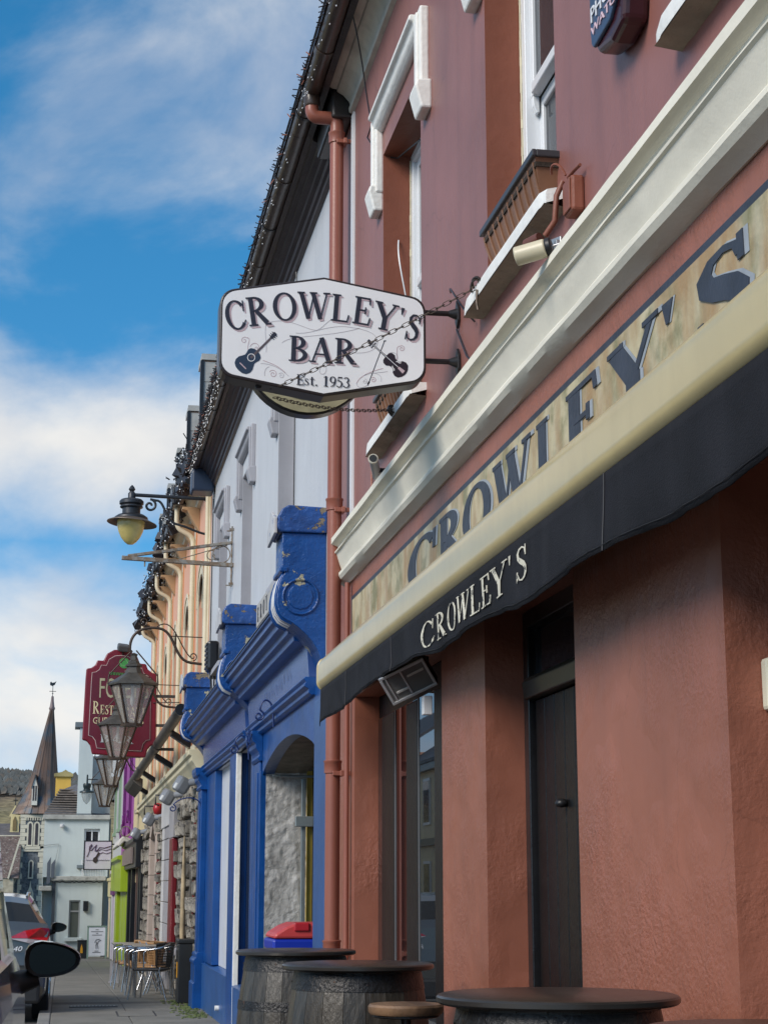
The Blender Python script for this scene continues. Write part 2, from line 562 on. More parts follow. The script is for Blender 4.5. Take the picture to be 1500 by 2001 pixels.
# a slotted drain and a service cover set into the pavement
dr = thing('drain_grate', 'slotted metal drain grate set flush across the pavement', 'drain', (.45, 23.9, gz(23.9)))
M_iron = mat('cast iron', (.045, .043, .04), .55, metal=.6, var=.2, bump=.2, bsc=120)
z = gz(23.9)
box('frame', M_iron, dr, .14, .78, 23.8, 24.0, z - .02, z + .006)
for k in range(13):
    box('bar', mat('worn iron', (.25, .24, .22), .5, metal=.7), dr, .16 + k * .047, .185 + k * .047, 23.83, 23.97, z + .006, z + .014)
sc_ = thing('service_cover', 'rectangular concrete filled service cover in the pavement', 'cover', (1.0, 22.3, gz(22.3)))
z = gz(22.3)
box('rim', M_iron, sc_, .72, 1.2, 21.85, 22.75, z - .02, z + .005)
box('infill', M_pave, sc_, .74, 1.18, 21.87, 22.73, z - .02, z + .009)
ms = MB()
for i in range(260):
    y = random.uniform(21.3, 25.2)
    x = 1.66 + random.gauss(0, .09)
    s_ = random.uniform(.01, .03)
    ms.obox((x, y, gz(y) + .004), (s_, s_ * 2, .012), (0, 0, random.random() * 3))
tag(ms.build('moss', M_moss), 'green moss growing in the gap at the foot of the blue shopfront', 'moss', kind='stuff')

# ------------------------------------------------------------------ the red pub
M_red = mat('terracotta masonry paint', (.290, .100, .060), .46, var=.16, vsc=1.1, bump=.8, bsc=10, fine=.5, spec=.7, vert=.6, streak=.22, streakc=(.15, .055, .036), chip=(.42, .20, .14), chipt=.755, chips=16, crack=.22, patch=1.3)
M_redup = mat('sky toned upper wall paint', (.250, .100, .082), .46, var=.14, vsc=1.0, bump=.40, bsc=9, fine=.35, spec=.7, vert=.7, streak=.34, streakc=(.13, .050, .043), chip=(.12, .035, .03), chipt=.765, chips=9, crack=.55, patch=1.1)  # mauve cast of the sky light is put into this darker wall red
M_redrev = mat('reveal shade and cable box red', (.22, .070, .040), .5, var=.1, bump=.3, bsc=10)  # reveal shade is put into this darker red; the cable box shares it
M_redlow = M_red
M_cream = mat('cream cornice paint', (.72, .69, .59), .9, var=.06, vsc=3, bump=.12, bsc=20, fine=.4, spec=.08, streak=.06, streakc=(.45, .41, .31), chip=(.34, .30, .22), chipt=.71, chips=11)
M_white = mat('white trim paint', (.80, .79, .75), .5, var=.06, vsc=5, bump=.3, bsc=22, streak=.12, streakc=(.32, .3, .25))
M_silunder = mat('weathered sill stone', (.20, .165, .125), .8, var=.25, vsc=7, bump=.7, bsc=22)
M_upvc = mat('white window plastic', (.72, .74, .76), .3, var=.03)
M_pane = glass('window pane', (.03, .035, .045), .18)
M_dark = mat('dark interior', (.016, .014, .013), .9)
M_brown = mat('dark brown gutter plastic', (.055, .038, .030), .32, var=.25, vsc=6, bump=.1, bsc=30)
M_soffit = mat('dark soffit board', (.03, .026, .026), .35, var=.4, vsc=9, bump=.15, bsc=30)  # uneven near-black board colour
M_black = mat('black gloss paint', (.012, .012, .014), .28, var=.2, bump=.1, bsc=30)
M_blackm = mat('black satin metal', (.02, .02, .022), .4, metal=.3, var=.2)
M_slate = mat('roof slate', (.10, .10, .11), .6, var=.25, vsc=6, bump=.3, bsc=40)
X = 1.9
pub = thing('pub_building', 'terracotta red two storey pub with cream cornice and lettered fascia', 'building', (X, 7, gz(7)))
YE = 12.3
UW = [(9.07, 10.28), (6.31, 7.50), (3.54, 4.73), (.8, 2.0)]
holes = [(a, b, 4.19, 6.15, .2) for a, b in UW]
holes += [(8.61, 11.35, .45, 2.66, .17), (6.23, 7.67, -.1, 2.66, .19), (2.2, 4.71, .45, 2.66, .30), (-1.2, .6, .45, 2.66, .2)]
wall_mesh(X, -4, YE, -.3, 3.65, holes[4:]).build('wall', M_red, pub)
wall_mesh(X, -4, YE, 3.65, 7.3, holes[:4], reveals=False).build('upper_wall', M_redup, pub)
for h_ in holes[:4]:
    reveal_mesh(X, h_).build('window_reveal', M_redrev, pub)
core = MB().box(2.75, 9, -4, YE, -.3, 7.3)
core.box(2.15, 2.74, -4, YE, 2.85, 3.9).box(2.15, 2.74, -4, YE, 7.0, 7.28).box(2.15, 2.74, YE - .1, YE, -.3, 2.84).box(2.15, 2.74, 7.95, 8.3, -.3, 2.84).box(2.25, 2.74, 5.2, 5.9, -.3, 2.84)
core.build('interior', M_dark, pub)
MB().prism([(1.52, 7.34), (5.4, 9.6), (9.3, 7.34), (9.3, 7.30), (5.4, 9.5), (1.62, 7.30)], 'Y', -4, YE).build('roof', M_slate, pub)

# shopfront cornice and eaves moulding (profiles run along the street, slightly wavy hand-run plaster)
def run_mould(profile, y0, y1, step, amp, name, m, parent, smooth=40, seed=0, close=True):
    n = int((y1 - y0) / step) + 1
    vs_, fs = [], []
    k = len(profile)
    for i in range(n + 1):
        y = y0 + (y1 - y0) * i / n
        for j, (x, z) in enumerate(profile):
            q = noise.noise(Vector((y * 2.3, j * .8, seed))) * amp
            q2 = noise.noise(Vector((y * 2.1, j * .8 + 9, seed))) * amp
            vs_.append((x + (q if x < X - .005 else 0), y, z + q2))
    for i in range(n):
        for j in range(k - 1):
            fs.append((i * k + j, i * k + j + 1, (i + 1) * k + j + 1, (i + 1) * k + j))
    fs += [tuple(range(k)), tuple(n * k + j for j in range(k - 1, -1, -1))]
    return MB().add(vs_, fs).build(name, m, parent, smooth=smooth)
cyma = [(1.806, 3.740), (1.812, 3.722), (1.800, 3.708), (1.786, 3.700), (1.786, 3.692), (1.799, 3.686), (1.812, 3.65), (1.825, 3.615), (1.838, 3.58)]
run_mould([(1.903, 3.825), (1.762, 3.80), (1.760, 3.757), (1.778, 3.750)] + cyma + [(1.828, 3.566), (1.816, 3.552), (1.816, 3.532), (1.832, 3.510), (1.862, 3.496), (1.888, 3.482), (1.903, 3.482)], -4, 11.72, .07, .004, 'cornice', M_cream, pub, 22)
run_mould([(1.903, 7.02), (1.868, 7.03), (1.862, 7.065), (1.880, 7.075), (1.862, 7.12), (1.82, 7.165), (1.775, 7.19), (1.77, 7.21), (1.74, 7.215), (1.70, 7.235), (1.70, 7.30), (1.903, 7.30)], -4, 11.5, .12, .002, 'eaves_moulding', mat('grubby cream eaves', (.50, .47, .40), .5, var=.2, vsc=4, streak=.3, streakc=(.12, .11, .09), bump=.1), pub, 30, seed=4)
MB().prism([(1.66, 7.19), (1.705, 7.175), (1.705, 7.30), (1.66, 7.30)], 'Y', -4, YE).build('fascia_strip', M_soffit, pub)
MB().box(1.74, 1.9, 11.52, YE, 7.0, 7.3).build('dark_eaves_block', M_soffit, pub, bevel=.02)  # dark block where the eaves moulding stops
def gutter(y0, y1, parent, z=7.245, x=1.60, r=.072):
    p = [(x + r * math.cos(a), z + r * math.sin(a)) for a in [math.pi + math.pi * i / 10 for i in range(11)]]
    p += [(x + r - .008, z), (x + r - .008, z + .004), (x - r + .008, z + .004), (x - r - .012, z + .012), (x - r - .012, z - .006)]
    gt = MB().prism(p, 'Y', y0, y1).build('gutter', M_brown, parent, smooth=40)
    y = y0 + .9
    while y < y1:
        q = [(x + (r + .007) * math.cos(a), z + (r + .007) * math.sin(a)) for a in [math.pi + math.pi * i / 10 for i in range(11)]]
        MB().prism(q, 'Y', y, y + .09).build('gutter_joint', M_brown, gt, smooth=40)
        MB().prism(q, 'Y', y + 1.05, y + 1.09).build('gutter_bracket', M_blackm, gt, smooth=40)
        y += 2.0
    return gt
gutter(-4, YE, pub)

def sash_window(parent, y0, y1, z0, z1, xo, hood=True, hm=None, sm=None, sill=True, X=X):
    w = MB()
    f = .07
    w.box(xo, xo + .13, y0, y0 + f, z0, z1).box(xo, xo + .13, y1 - f, y1, z0, z1).box(xo, xo + .13, y0 + f, y1 - f, z1 - f, z1).box(xo - .02, xo + .13, y0 + f, y1 - f, z0, z0 + f)
    win = w.build('window', M_upvc, parent, bevel=.004, seg=1)
    zm = (z0 + z1) / 2 + .02
    for za, zb, dx in ((zm, z1 - f, .025), (z0 + f, zm, .07)):
        s = MB()
        t = .055
        a, b = y0 + f, y1 - f
        s.box(xo + dx, xo + dx + .04, a, a + t, za, zb).box(xo + dx, xo + dx + .04, b - t, b, za, zb).box(xo + dx, xo + dx + .04, a + t, b - t, zb - t, zb).box(xo + dx - (.012 if dx < .05 else 0), xo + dx + .04, a + t, b - t, za - (.0 if dx < .05 else 0), za + t)
        if dx < .05:
            for yy in (a + .003, b - .038):
                s.prism([(xo + dx, za), (xo + dx + .035, za), (xo + dx + .035, za - .085), (xo + dx + .02, za - .09), (xo + dx + .004, za - .05)], 'Y', yy, yy + .035)
        sa = s.build('sash', M_upvc, win, bevel=.004, seg=1)
        box('pane', M_pane, win, xo + dx + .016, xo + dx + .022, a + t - .01, b - t + .01, za + t - .01, zb - t + .01)
    if sill:
        a, b = y0 - .13, y1 + .13
        s = MB()
        n = 18
        for i in range(n):
            ya, yb = a + (b - a) * i / n, a + (b - a) * (i + 1) / n
        vs_, fs = [], []
        pr = [(X + .15, z0), (X - .06, z0 - .005), (X - .095, z0 - .015), (X - .10, z0 - .03), (X - .10, z0 - .085)]
        for i in range(n + 1):
            y = a + (b - a) * i / n
            e = .012 if i in (0, n) else 0
            for j, (px, pz) in enumerate(pr):
                k = noise.noise(Vector((y * 5, j, z0))) * .004
                vs_.append((px + (e if j else 0) + k, y, pz + k - (e if j < 4 else 0)))
        k = len(pr)
        for i in range(n):
            for j in range(k - 1):
                fs.append((i * k + j, i * k + j + 1, (i + 1) * k + j + 1, (i + 1) * k + j))
        fs += [(0, 1, 2, 3, 4), (n * k + 4, n * k + 3, n * k + 2, n * k + 1, n * k)]
        sl = MB().add(vs_, fs).build('sill', sm or M_white, win, smooth=35)
        u = MB()
        vs_, fs = [], []
        for i in range(25):
            y = a + .004 + (b - a - .008) * i / 24
            q = noise.noise(Vector((y * 9, 3.3, z0))) * .012
            vs_ += [(X - .096, y, z0 - .0855), (X - .0, y, z0 - .095 + q), (X + .05, y, z0 - .08)]
            if i:
                o = 3 * i
                fs += [(o - 3, o - 2, o + 1, o), (o - 2, o - 1, o + 2, o + 1)]
        u.add(vs_, fs).build('sill_underside', M_silunder, win)
    if hood:
        hz = z1 + .17
        a, b = y0 - .24, y1 + .14
        h = MB()
        pr = lambda t: [(X + .003, t), (X - .05, t - .01), (X - .095, t - .012), (X - .10, t - .05), (X - .07, t - .06), (X - .06, t - .10), (X - .03, t - .13), (X + .003, t - .135)]
        h.prism(pr(hz + .13), 'Y', a + .1, b - .1)
        for yy0, yy1 in ((a, a + .13), (b - .13, b)):
            h.box(X - .052, X + .003, yy0, yy1, z1 - .26, hz + .128)
            h.box(X - .070, X - .045, yy0 + .035, yy1 - .035, z1 - .25, hz + .10)
        ho = h.build('hood_moulding', hm or M_white, win, bevel=.012)
        for yy0, yy1 in ((a - .07, a + .12), (b - .12, b + .05)):
            MB().prism([(X + .003, z1 - .20), (X - .085, z1 - .21), (X - .095, z1 - .25), (X - .06, z1 - .385), (X + .003, z1 - .385)], 'Y', yy0, yy1).build('label_stop', hm or M_white, win, bevel=.012)
    return win
for i, (a, b) in enumerate(UW):
    w = sash_window(pub, a, b, 4.19, 6.15, 2.085)
    sl = MB()
    for k in range(40):
        zz = 4.22 + k * .048
        r = random.uniform(.006, .014)
        sl.obox((2.082, b - .008, zz), (.01, r, .05), (0, 0, random.random()))
    sl.build('sealant_bead', mat('old sealant', (.55, .50, .36), .7), w)

# fascia board with painted letters
M_board = mat('marbled fascia paint', (.50, .43, .26), .45, var=.15, vsc=3, col2=(.22, .20, .09), col2t=(.47, .62), grain=(5, (1, 1, .45), (.36, .23, .10)), bump=.35, bsc=16, streak=.45, streakc=(.58, .53, .40))
M_navy = mat('navy sign paint', (.026, .032, .048), .5, var=.35, vsc=6, bump=.2, bsc=20, chip=(.30, .27, .19), chipt=.70, chips=14)
M_lgrey = mat('grey letter shading', (.30, .33, .36), .5, var=.15, vsc=9)
fb = MB().box(1.878, 1.897, 1.5, 11.39, 2.90, 3.355).build('fascia_board', M_navy, pub, bevel=.003)
box('panel', M_board, fb, 1.871, 1.8775, 1.55, 11.30, 2.93, 3.318)
U, V, NN = (0, -1, 0), (0, 0, 1), (-1, 0, 0)
def fascia_letter(ch, y, wid, z=3.005, h=.27):
    wx = wid / (GL[ch][0] * h)
    f2 = frame((1.870, y - .012, z - .006), U, V, NN, h * 1.03, wx * 1.02)
    global WK
    WK = 1.4
    glyph(ch, f2, 0, .0015).build('letter_shading', M_lgrey, fb)
    f = frame((1.868, y, z), U, V, NN, h, wx)
    glyph(ch, f, 0, .003).build('letter', M_navy, fb)
    WK = 1.0
for ch, y0, y1 in (('C', 9.30, 8.56), ('R', 8.50, 7.95), ('O', 7.93, 7.40), ('W', 7.33, 6.66), ('L', 6.60, 6.24), ('E', 6.17, 5.70), ('Y', 5.62, 5.10), ("'", 5.04, 4.92), ('S', 4.76, 4.31)):
    fascia_letter(ch, y0, y0 - y1)

M_black2 = mat('worn black door paint', (.006, .006, .006), .42, var=.4, vsc=5, bump=.15, bsc=30, spec=.3)
# ground floor window, door and the dark bay nearer the camera
def shop_window(y0, y1, posts, xo):
    w = MB().box(xo, xo + .1, y0, y0 + .09, .45, 2.66).box(xo, xo + .1, y1 - .09, y1, .45, 2.66).box(xo, xo + .1, y0 + .09, y1 - .09, 2.5, 2.66).box(xo - .03, xo + .1, y0 + .09, y1 - .09, .45, .56)
    win = w.build('shop_window', M_black2, pub, bevel=.006)
    ps = [y0 + .09] + [p for p, _ in posts] + [y1 - .09]
    for p, hw_ in posts:
        box('mullion', M_black2, win, xo - .03, xo + .09, p - hw_, p + hw_, .56, 2.5, bevel=.012)
        box('glazing_bead', mat('grey glazing bead', (.16, .17, .18), .35, metal=.4), win, xo - .028, xo - .0245, p - hw_ - .03, p - hw_ - .001, .56, 2.5)
    for a, b in zip(ps[:-1], ps[1:]):
        box('pane', glass('shop pane', (.008, .009, .011), .06, .012, 2.0), win, xo - .024, xo - .016, a, b, .56, 2.5)
    return win
shop_window(8.61, 11.35, [(9.34, .12), (10.10, .175), (10.88, .22)], 2.07)
shop_window(2.2, 4.71, [(3.4, .06)], 2.2)
box('window_sill', M_red, pub, 1.87, 2.1, 8.63, 11.33, .38, .449, bevel=.01)
d = MB().box(2.085, 2.16, 6.23, 6.31, -.1, 2.66).box(2.085, 2.16, 7.59, 7.67, -.1, 2.66).box(2.08, 2.16, 6.31, 7.59, 2.58, 2.66)
dr_ = d.build('door', M_black, pub, bevel=.006)
MB().prism([(2.065, 2.245), (2.16, 2.245), (2.16, 2.345), (2.075, 2.345), (2.055, 2.32)], 'Y', 6.31, 7.59).build('transom', mat('worn dark olive paint', (.035, .035, .028), .35), dr_, bevel=.006)
for k in range(8):
    a = 6.33 + k * .155
    box('plank', mat('worn black door paint', (.006, .006, .006), .42, var=.4, vsc=5, bump=.15, bsc=30, spec=.3), dr_, 2.112, 2.15, a, a + .148, -.1, 2.24, bevel=.005)
MB().lathe([(.0, -.02), (.024, -.015), (.03, .0), (.02, .015), (.0, .02)], (2.09, 7.1, 1.75), 12).build('knob', M_blackm, dr_, smooth=60)
box('fanlight', M_pane, dr_, 2.12, 2.13, 6.31, 7.59, 2.345, 2.58)
# rainwater pipe at the party wall
M_pipe = mat('terracotta painted pipe', (.27, .092, .062), .36, var=.08, bump=.05, bsc=30, chip=(.6, .45, .4), chipt=.76, chips=26)
px, py = 1.79, 11.60
def bendpts(a, c, b, n=6):
    return [Vector(a) * (1 - t) ** 2 + Vector(c) * 2 * t * (1 - t) + Vector(b) * t * t for t in [i / n for i in range(n + 1)]]
pts = [(1.60, py, 7.17), (1.60, py, 7.10)] + bendpts((1.60, py, 7.085), (1.60, py, 7.02), (1.655, py, 7.02)) + bendpts((1.735, py, 7.02), (px, py, 7.02), (px, py, 6.95)) + [(px, py, -.2)]
dp = tubes('downpipe', M_pipe, pub, pts, .051, 14, 60)
MB().lathe([(.056, 0), (.062, .01), (.062, .10), (.056, .11)], (1.60, py, 7.10), 14).build('outlet', M_brown, dp, smooth=50)
for zz in (6.86, 5.3, 4.05, 2.88, 2.2, 1.0):
    MB().lathe([(.052, -.045), (.06, -.04), (.06, .03), (.064, .034), (.064, .045), (.052, .048)], (px, py, zz), 14).build('pipe_collar', M_pipe, dp, smooth=50)
    if zz not in (2.88,):
        MB().box(px - .01, 1.905, py - .075, py - .05, zz - .06, zz - .03).box(px + .04, px + .065, py - .09, py + .01, zz - .065, zz - .025).build('pipe_bracket', M_pipe, dp, bevel=.004)
box('corner_strip', M_upvc, pub, 1.882, 1.8985, 11.41, 11.50, 3.83, 7.0)
tubes('thin_pipe', M_pipe, pub, [(1.865, 11.47, 3.47), (1.865, 11.47, -.2)], .018, 8)
tubes('cable_run', M_red, pub, [(1.885, 10.62, 4.28), (1.885, 10.62, 3.82)], .008, 6)
tubes('cable', M_black, pub, bez((1.70, 11.15 - .8, 7.19), (1.80, 10.45, 6.9), (1.88, 10.75, 6.6), (1.84, 10.35, 6.42)) + [(1.83, 10.5, 6.37), (1.88, 10.34, 6.17), (1.99, 10.25, 6.12), (2.07, 9.9, 6.1)], .0055, 5)
tubes('cable', M_black, pub, bez((1.86, 8.14, 4.42), (1.80, 7.95, 4.42), (1.80, 7.72, 4.2), (1.885, 7.72, 4.12)), .0055, 5)
tubes('cable', M_black, pub, [(1.89, 8.14, 4.22), (1.885, 7.9, 4.0), (1.88, 7.6, 3.84)], .0055, 5)
tubes('cable', M_upvc, pub, bez((2.0, 10.27, 5.55), (1.97, 10.2, 5.4), (2.03, 10.2, 5.2), (2.07, 10.27, 5.0)), .005, 5)

# lights clipped along the gutters
M_wire = mat('light string wire', (.02, .018, .022), .4)
M_bulb = mat('clear led cap', (.75, .78, .82), .12, var=.02)
M_tip = mat('copper light tip', (.35, .14, .09), .4)
def light_string(y0, y1, label, n, z=7.25, x=1.525, spread=.05, drop=.10, parent_name='string_lights'):
    t = thing(parent_name, label, 'fairy lights', (x, (y0 + y1) / 2, z), 'fairy light strings along the eaves')
    w, b, c = MB(), MB(), MB()
    for i in range(n):
        y = random.uniform(y0, y1)
        a = random.uniform(-1.2, 1.0)
        l = random.uniform(.03, .075)
        p = Vector((x + random.uniform(0, .01), y, z + random.uniform(-.01, .03)))
        q = p + Vector((-l * math.cos(a), random.uniform(-.03, .03), l * math.sin(a)))
        (c if random.random() < .12 else w).tube([p, q], .0045, 4)
        if random.random() < .65:
            e = Vector((x - .005 + random.uniform(0, .05), y + random.uniform(-.1, .1), z - random.uniform(.0, drop)))
            b.tube([e, e + Vector((-.004, 0, -.010))], .0036, 5)
    pts = []
    y = y0
    while y < y1:
        pts.append((x - .006 + random.uniform(-.006, .006), y, z + random.uniform(-.012, .02)))
        y += .12
    w.tube(pts, .006, 5)
    tag(w.build('wire', M_wire, t), kind='stuff')
    tag(b.build('bulb', M_bulb, t), kind='stuff')
    if c.v:
        tag(c.build('light_tip', M_tip, t), kind='stuff')
    return t
light_string(7.5, 12.2, 'string of small fairy lights clipped to the brown gutter of the red pub', 100)

# ------------------------------------------------------------------ awning over the pub front
M_awn = mat('cream awning cassette', (.48, .395, .205), .20, var=.06, vsc=2.5, bump=.06, bsc=12, streak=.18, streakc=(.30, .24, .12))
M_val = mat('black awning canvas', (.009, .009, .012), .8, var=.35, vsc=4, bump=.3, bsc=160, spec=.25, streak=.4, streakc=(.022, .022, .026))
M_valt = mat('worn cream awning print', (.66, .62, .50), .6, var=.1, chip=(.03, .03, .03), chipt=.56, chips=30)
aw = thing('awning', 'cream awning box with black lettered valance along the pub front', 'awning', (1.7, 7, 2.67))
rr = [(1.875, 2.68), (1.66, 2.665)]
for i in range(9):
    a = -math.pi / 2 - math.pi * i / 8 * .5
    rr.append((1.66 + .06 * math.cos(a), 2.725 + .06 * math.sin(a)))
for i in range(9):
    a = math.pi - math.pi / 2 * i / 8
    rr.append((1.68 + .08 * math.cos(a), 2.812 + .08 * math.sin(a)))
rr += [(1.875, 2.897)]
cs = MB().prism(rr, 'Y', 1.2, 11.08).build('cassette', M_awn, aw, smooth=40, bevel=.02, seg=3)
MB().prism([(u + .004 if u > 1.63 else u - .004, v * 1.0 + (.003 if v > 2.77 else -.003)) for u, v in rr], 'Y', 11.055, 11.085).build('end_cap', M_awn, cs, smooth=40, bevel=.012)
MB().prism([(1.655, 2.892), (1.70, 2.900), (1.875, 2.92), (1.875, 2.905)], 'Y', 1.2, 11.06).build('top_edge', mat('dark awning seam', (.06, .05, .035), .5), cs)
hem = [(11.05, 2.455), (10.2, 2.455), (9.1, 2.487), (8.5, 2.487), (7.96, 2.478), (7.45, 2.440), (7.06, 2.444), (6.6, 2.452), (6.3, 2.437), (6.0, 2.410), (5.6, 2.413), (5.29, 2.432), (4.8, 2.418), (4.35, 2.398), (3.97, 2.395), (3.6, 2.421), (2.6, 2.43), (1.25, 2.42)]
def hz(y):
    for (a, za), (b, zb) in zip(hem[:-1], hem[1:]):
        if b <= y <= a:
            t = (a - y) / (a - b)
            t = t * t * (3 - 2 * t)
            return za + (zb - za) * t
    return 2.43
vs_, fs = [], []
NY, NZ = 420, 8
def vx(y, t):
    q = noise.noise(Vector((y * 1.7, 2.2, 0))) * .8 + noise.noise(Vector((y * 5 + t * 1.5, 5.2, t))) * .45 + noise.noise(Vector((y * 14 + t * 3, 8.2, t * 2))) * .18
    return 1.622 + .030 * q * t ** 1.2
for i in range(NY + 1):
    y = 11.06 - 9.8 * i / NY
    for j in range(NZ + 1):
        t = j / NZ
        vs_.append((vx(y, t), y, 2.672 + (hz(y) - 2.672) * t))
k = NZ + 1
fs = [(i * k + j, i * k + j + 1, (i + 1) * k + j + 1, (i + 1) * k + j) for i in range(NY) for j in range(NZ)]
val = MB().add(vs_, fs).build('valance', M_val, aw, smooth=180)
so = val.modifiers.new('thick', 'SOLIDIFY')
so.thickness = .004
tubes('hem', mat('black hem tape', (.02, .02, .023), .7), val, [(vx(10.98 - k * .1, .93) - .0035, 10.98 - k * .1, 2.672 + (hz(10.98 - k * .1) - 2.672) * .93) for k in range(97)], .0018, 4)
for y in (10.0, 8.55, 4.95, 3.2):
    tubes('seam', mat('grey thread', (.045, .045, .05), .7), val, [(vx(y, t) - .003, y, 2.67 + (hz(y) - 2.67) * t) for t in (0, .25, .5, .75, 1)], .0022, 4)
# the valance print: letters lie on the rippled cloth
yl = [('C', 7.79, 7.50), ('R', 7.47, 7.25), ('O', 7.24, 7.03), ('W', 7.03, 6.76), ('L', 6.785, 6.61), ('E', 6.605, 6.425), ('Y', 6.425, 6.17), ("'", 6.145, 6.085), ('S', 6.035, 5.865)]
for ch, ya, yb in yl:
    h = .118 + .012 * (7.8 - ya) / 1.9
    wx = (ya - yb) / (GL[ch][0] * h)
    zb = 2.488 + .016 * (7.8 - ya) / 1.9
    def fr(x, y, d, ya=ya, h=h, wx=wx, zb=zb):
        yy = ya - x * h * wx
        zz = zb + y * h
        t = min(1, max(0, (2.672 - zz) / (2.672 - hz(yy))))
        return Vector((vx(yy, t) - .004 - d, yy, zz))
    WK = .82
    glyph(ch, fr, 0, .001).build('letter', M_valt, val)
    WK = 1.0

# infrared heater hung under the awning
ht = thing('patio_heater', 'chrome faced infrared heater tilted under the awning', 'heater', (1.76, 8.8, 2.42))
c0 = Vector((1.76, 8.8, 2.465))
M_chrome = mat('brushed steel', (.45, .45, .46), .3, metal=.5, var=.1)
hn = Vector((-.22, -.82, -.50)).normalized()           # the way the heater faces
hl = (Vector((1, 0, .72)) - hn * Vector((1, 0, .72)).dot(hn)).normalized()
hw2 = hn.cross(hl)
HM = Matrix((hl, hw2, hn)).transposed()
def hbox(nm, m_, x, y, z, a, b_, c, bev=.003):
    mb = MB().box(x - a / 2, x + a / 2, y - b_ / 2, y + b_ / 2, z - c / 2, z + c / 2)
    mb.v = [tuple(c0 + HM @ Vector(p)) for p in mb.v]
    return mb.build(nm, m_, ht, bevel=bev)
hbox('housing', M_blackm, 0, 0, -.045, .27, .17, .08, .015)
hbox('reflector', mat('dull reflector', (.13, .128, .125), .35, metal=.2), 0, 0, -.002, .24, .14, .006)
for args in ((0, .078, .004, .27, .016, .014), (0, -.078, .004, .27, .016, .014), (.127, 0, .004, .016, .14, .014), (-.127, 0, .004, .016, .14, .014), (-.01, 0, .005, .010, .14, .010), (-.10, 0, .006, .008, .14, .008)):
    hbox('frame_bar', M_chrome, *args)
hbox('element', mat('quartz tube', (.45, .43, .40), .15), .06, .03, .004, .10, .014, .01)
hbox('element', mat('quartz tube', (.45, .43, .40), .15), -.05, -.03, .004, .07, .014, .01)
MB().obox((1.85, 8.95, 2.54), (.1, .05, .16)).build('bracket', M_blackm, ht)
MB().obox((1.845, 8.72, 2.33), (.05, .05, .10)).build('junction_box', M_upvc, ht, bevel=.005)

# ------------------------------------------------------------------ things fixed to the pub wall
al = thing('alarm_box', 'navy and dark red burglar alarm box on the upper red wall', 'alarm box', (1.85, 5.4, 4.5))
pl = [(5.475, 4.52), (5.465, 4.42), (5.44, 4.375), (5.28, 4.34), (5.15, 4.36), (5.13, 4.44), (5.13, 4.72), (5.475, 4.76)]
MB().prism(pl, 'X', 1.80, 1.90).build('base', mat('dark red plastic', (.035, .006, .010), .25, var=.2), al, bevel=.025, seg=3)
fp = [(5.47, 4.75), (5.47, 4.47), (5.46, 4.42), (5.44, 4.40), (5.25, 4.41), (5.16, 4.47), (5.14, 4.72)]
cv = MB().prism(fp, 'X', 1.786, 1.802).build('cover', mat('navy plastic', (.03, .055, .11), .35), al, bevel=.006)
M_wht = mat('white print', (.75, .76, .78), .5)
M_pk = mat('pale pink print', (.70, .50, .55), .5)
sans('PHONE', 'lettering', M_wht, cv, (1.7845, 5.455, 4.500), U, V, NN, .062, 1.25)
sans('WATCH', 'lettering', M_pk, cv, (1.7845, 5.450, 4.444), U, V, NN, .038, 1.75)

sp = thing('spotlight', 'short cream cylinder spotlight on bracket above the cornice', 'spotlight', (1.80, 6.1, 3.85))
c1 = Vector((1.71, 6.02, 3.825))
dv = Vector((-.80, .45, -.16)).normalized()
def dirtube(m_, nm, a, b, r, par, n=18):
    return MB().tube([a, b], r, n).build(nm, m_, par, smooth=50, bevel=.006)
dirtube(mat('aged cream enamel', (.55, .50, .36), .35, var=.15), 'barrel', c1 + dv * .075, c1 - dv * .05, .038, sp)
dirtube(M_blackm, 'back_cap', c1 - dv * .05, c1 - dv * .075, .037, sp)
tubes('stalk', M_chrome, sp, [c1 - dv * .075, c1 - dv * .15], .006, 8)
MB().obox((1.815, 6.06, 3.86), (.012, .06, .09), (0, 0, .5)).obox((1.85, 6.06, 3.86), (.09, .05, .06)).build('bracket', mat('zinc', (.35, .36, .36), .4, metal=.7), sp, bevel=.004)

jb = thing('junction_box', 'red painted cable box with conduit beside the window sill', 'junction box', (1.88, 6.0, 4.0))
MB().box(1.845, 1.9, 5.94, 6.05, 3.98, 4.13).build('box', M_redrev, jb, bevel=.012)
box('lid', M_redrev, jb, 1.838, 1.844, 5.95, 6.04, 3.99, 4.12, bevel=.004)
tubes('conduit', M_redrev, jb, [(1.85, 6.07, 4.15), (1.825, 6.08, 4.09), (1.82, 6.09, 3.99), (1.79, 6.13, 3.94)], .012, 8)
tubes('conduit', M_redrev, jb, [(1.87, 5.90, 4.15), (1.87, 5.98, 4.16), (1.86, 6.03, 4.15)], .007, 6)
MB().tube([(1.735, 6.21, 3.925), (1.775, 6.15, 3.935)], .026, 12).build('gland', mat('red brown fitting', (.12, .04, .025), .4), jb, smooth=50)
tubes('tie', M_redrev, jb, bez((1.82, 6.12, 4.20), (1.80, 6.10, 4.24), (1.83, 6.05, 4.24), (1.85, 6.03, 4.16)), .005, 6)

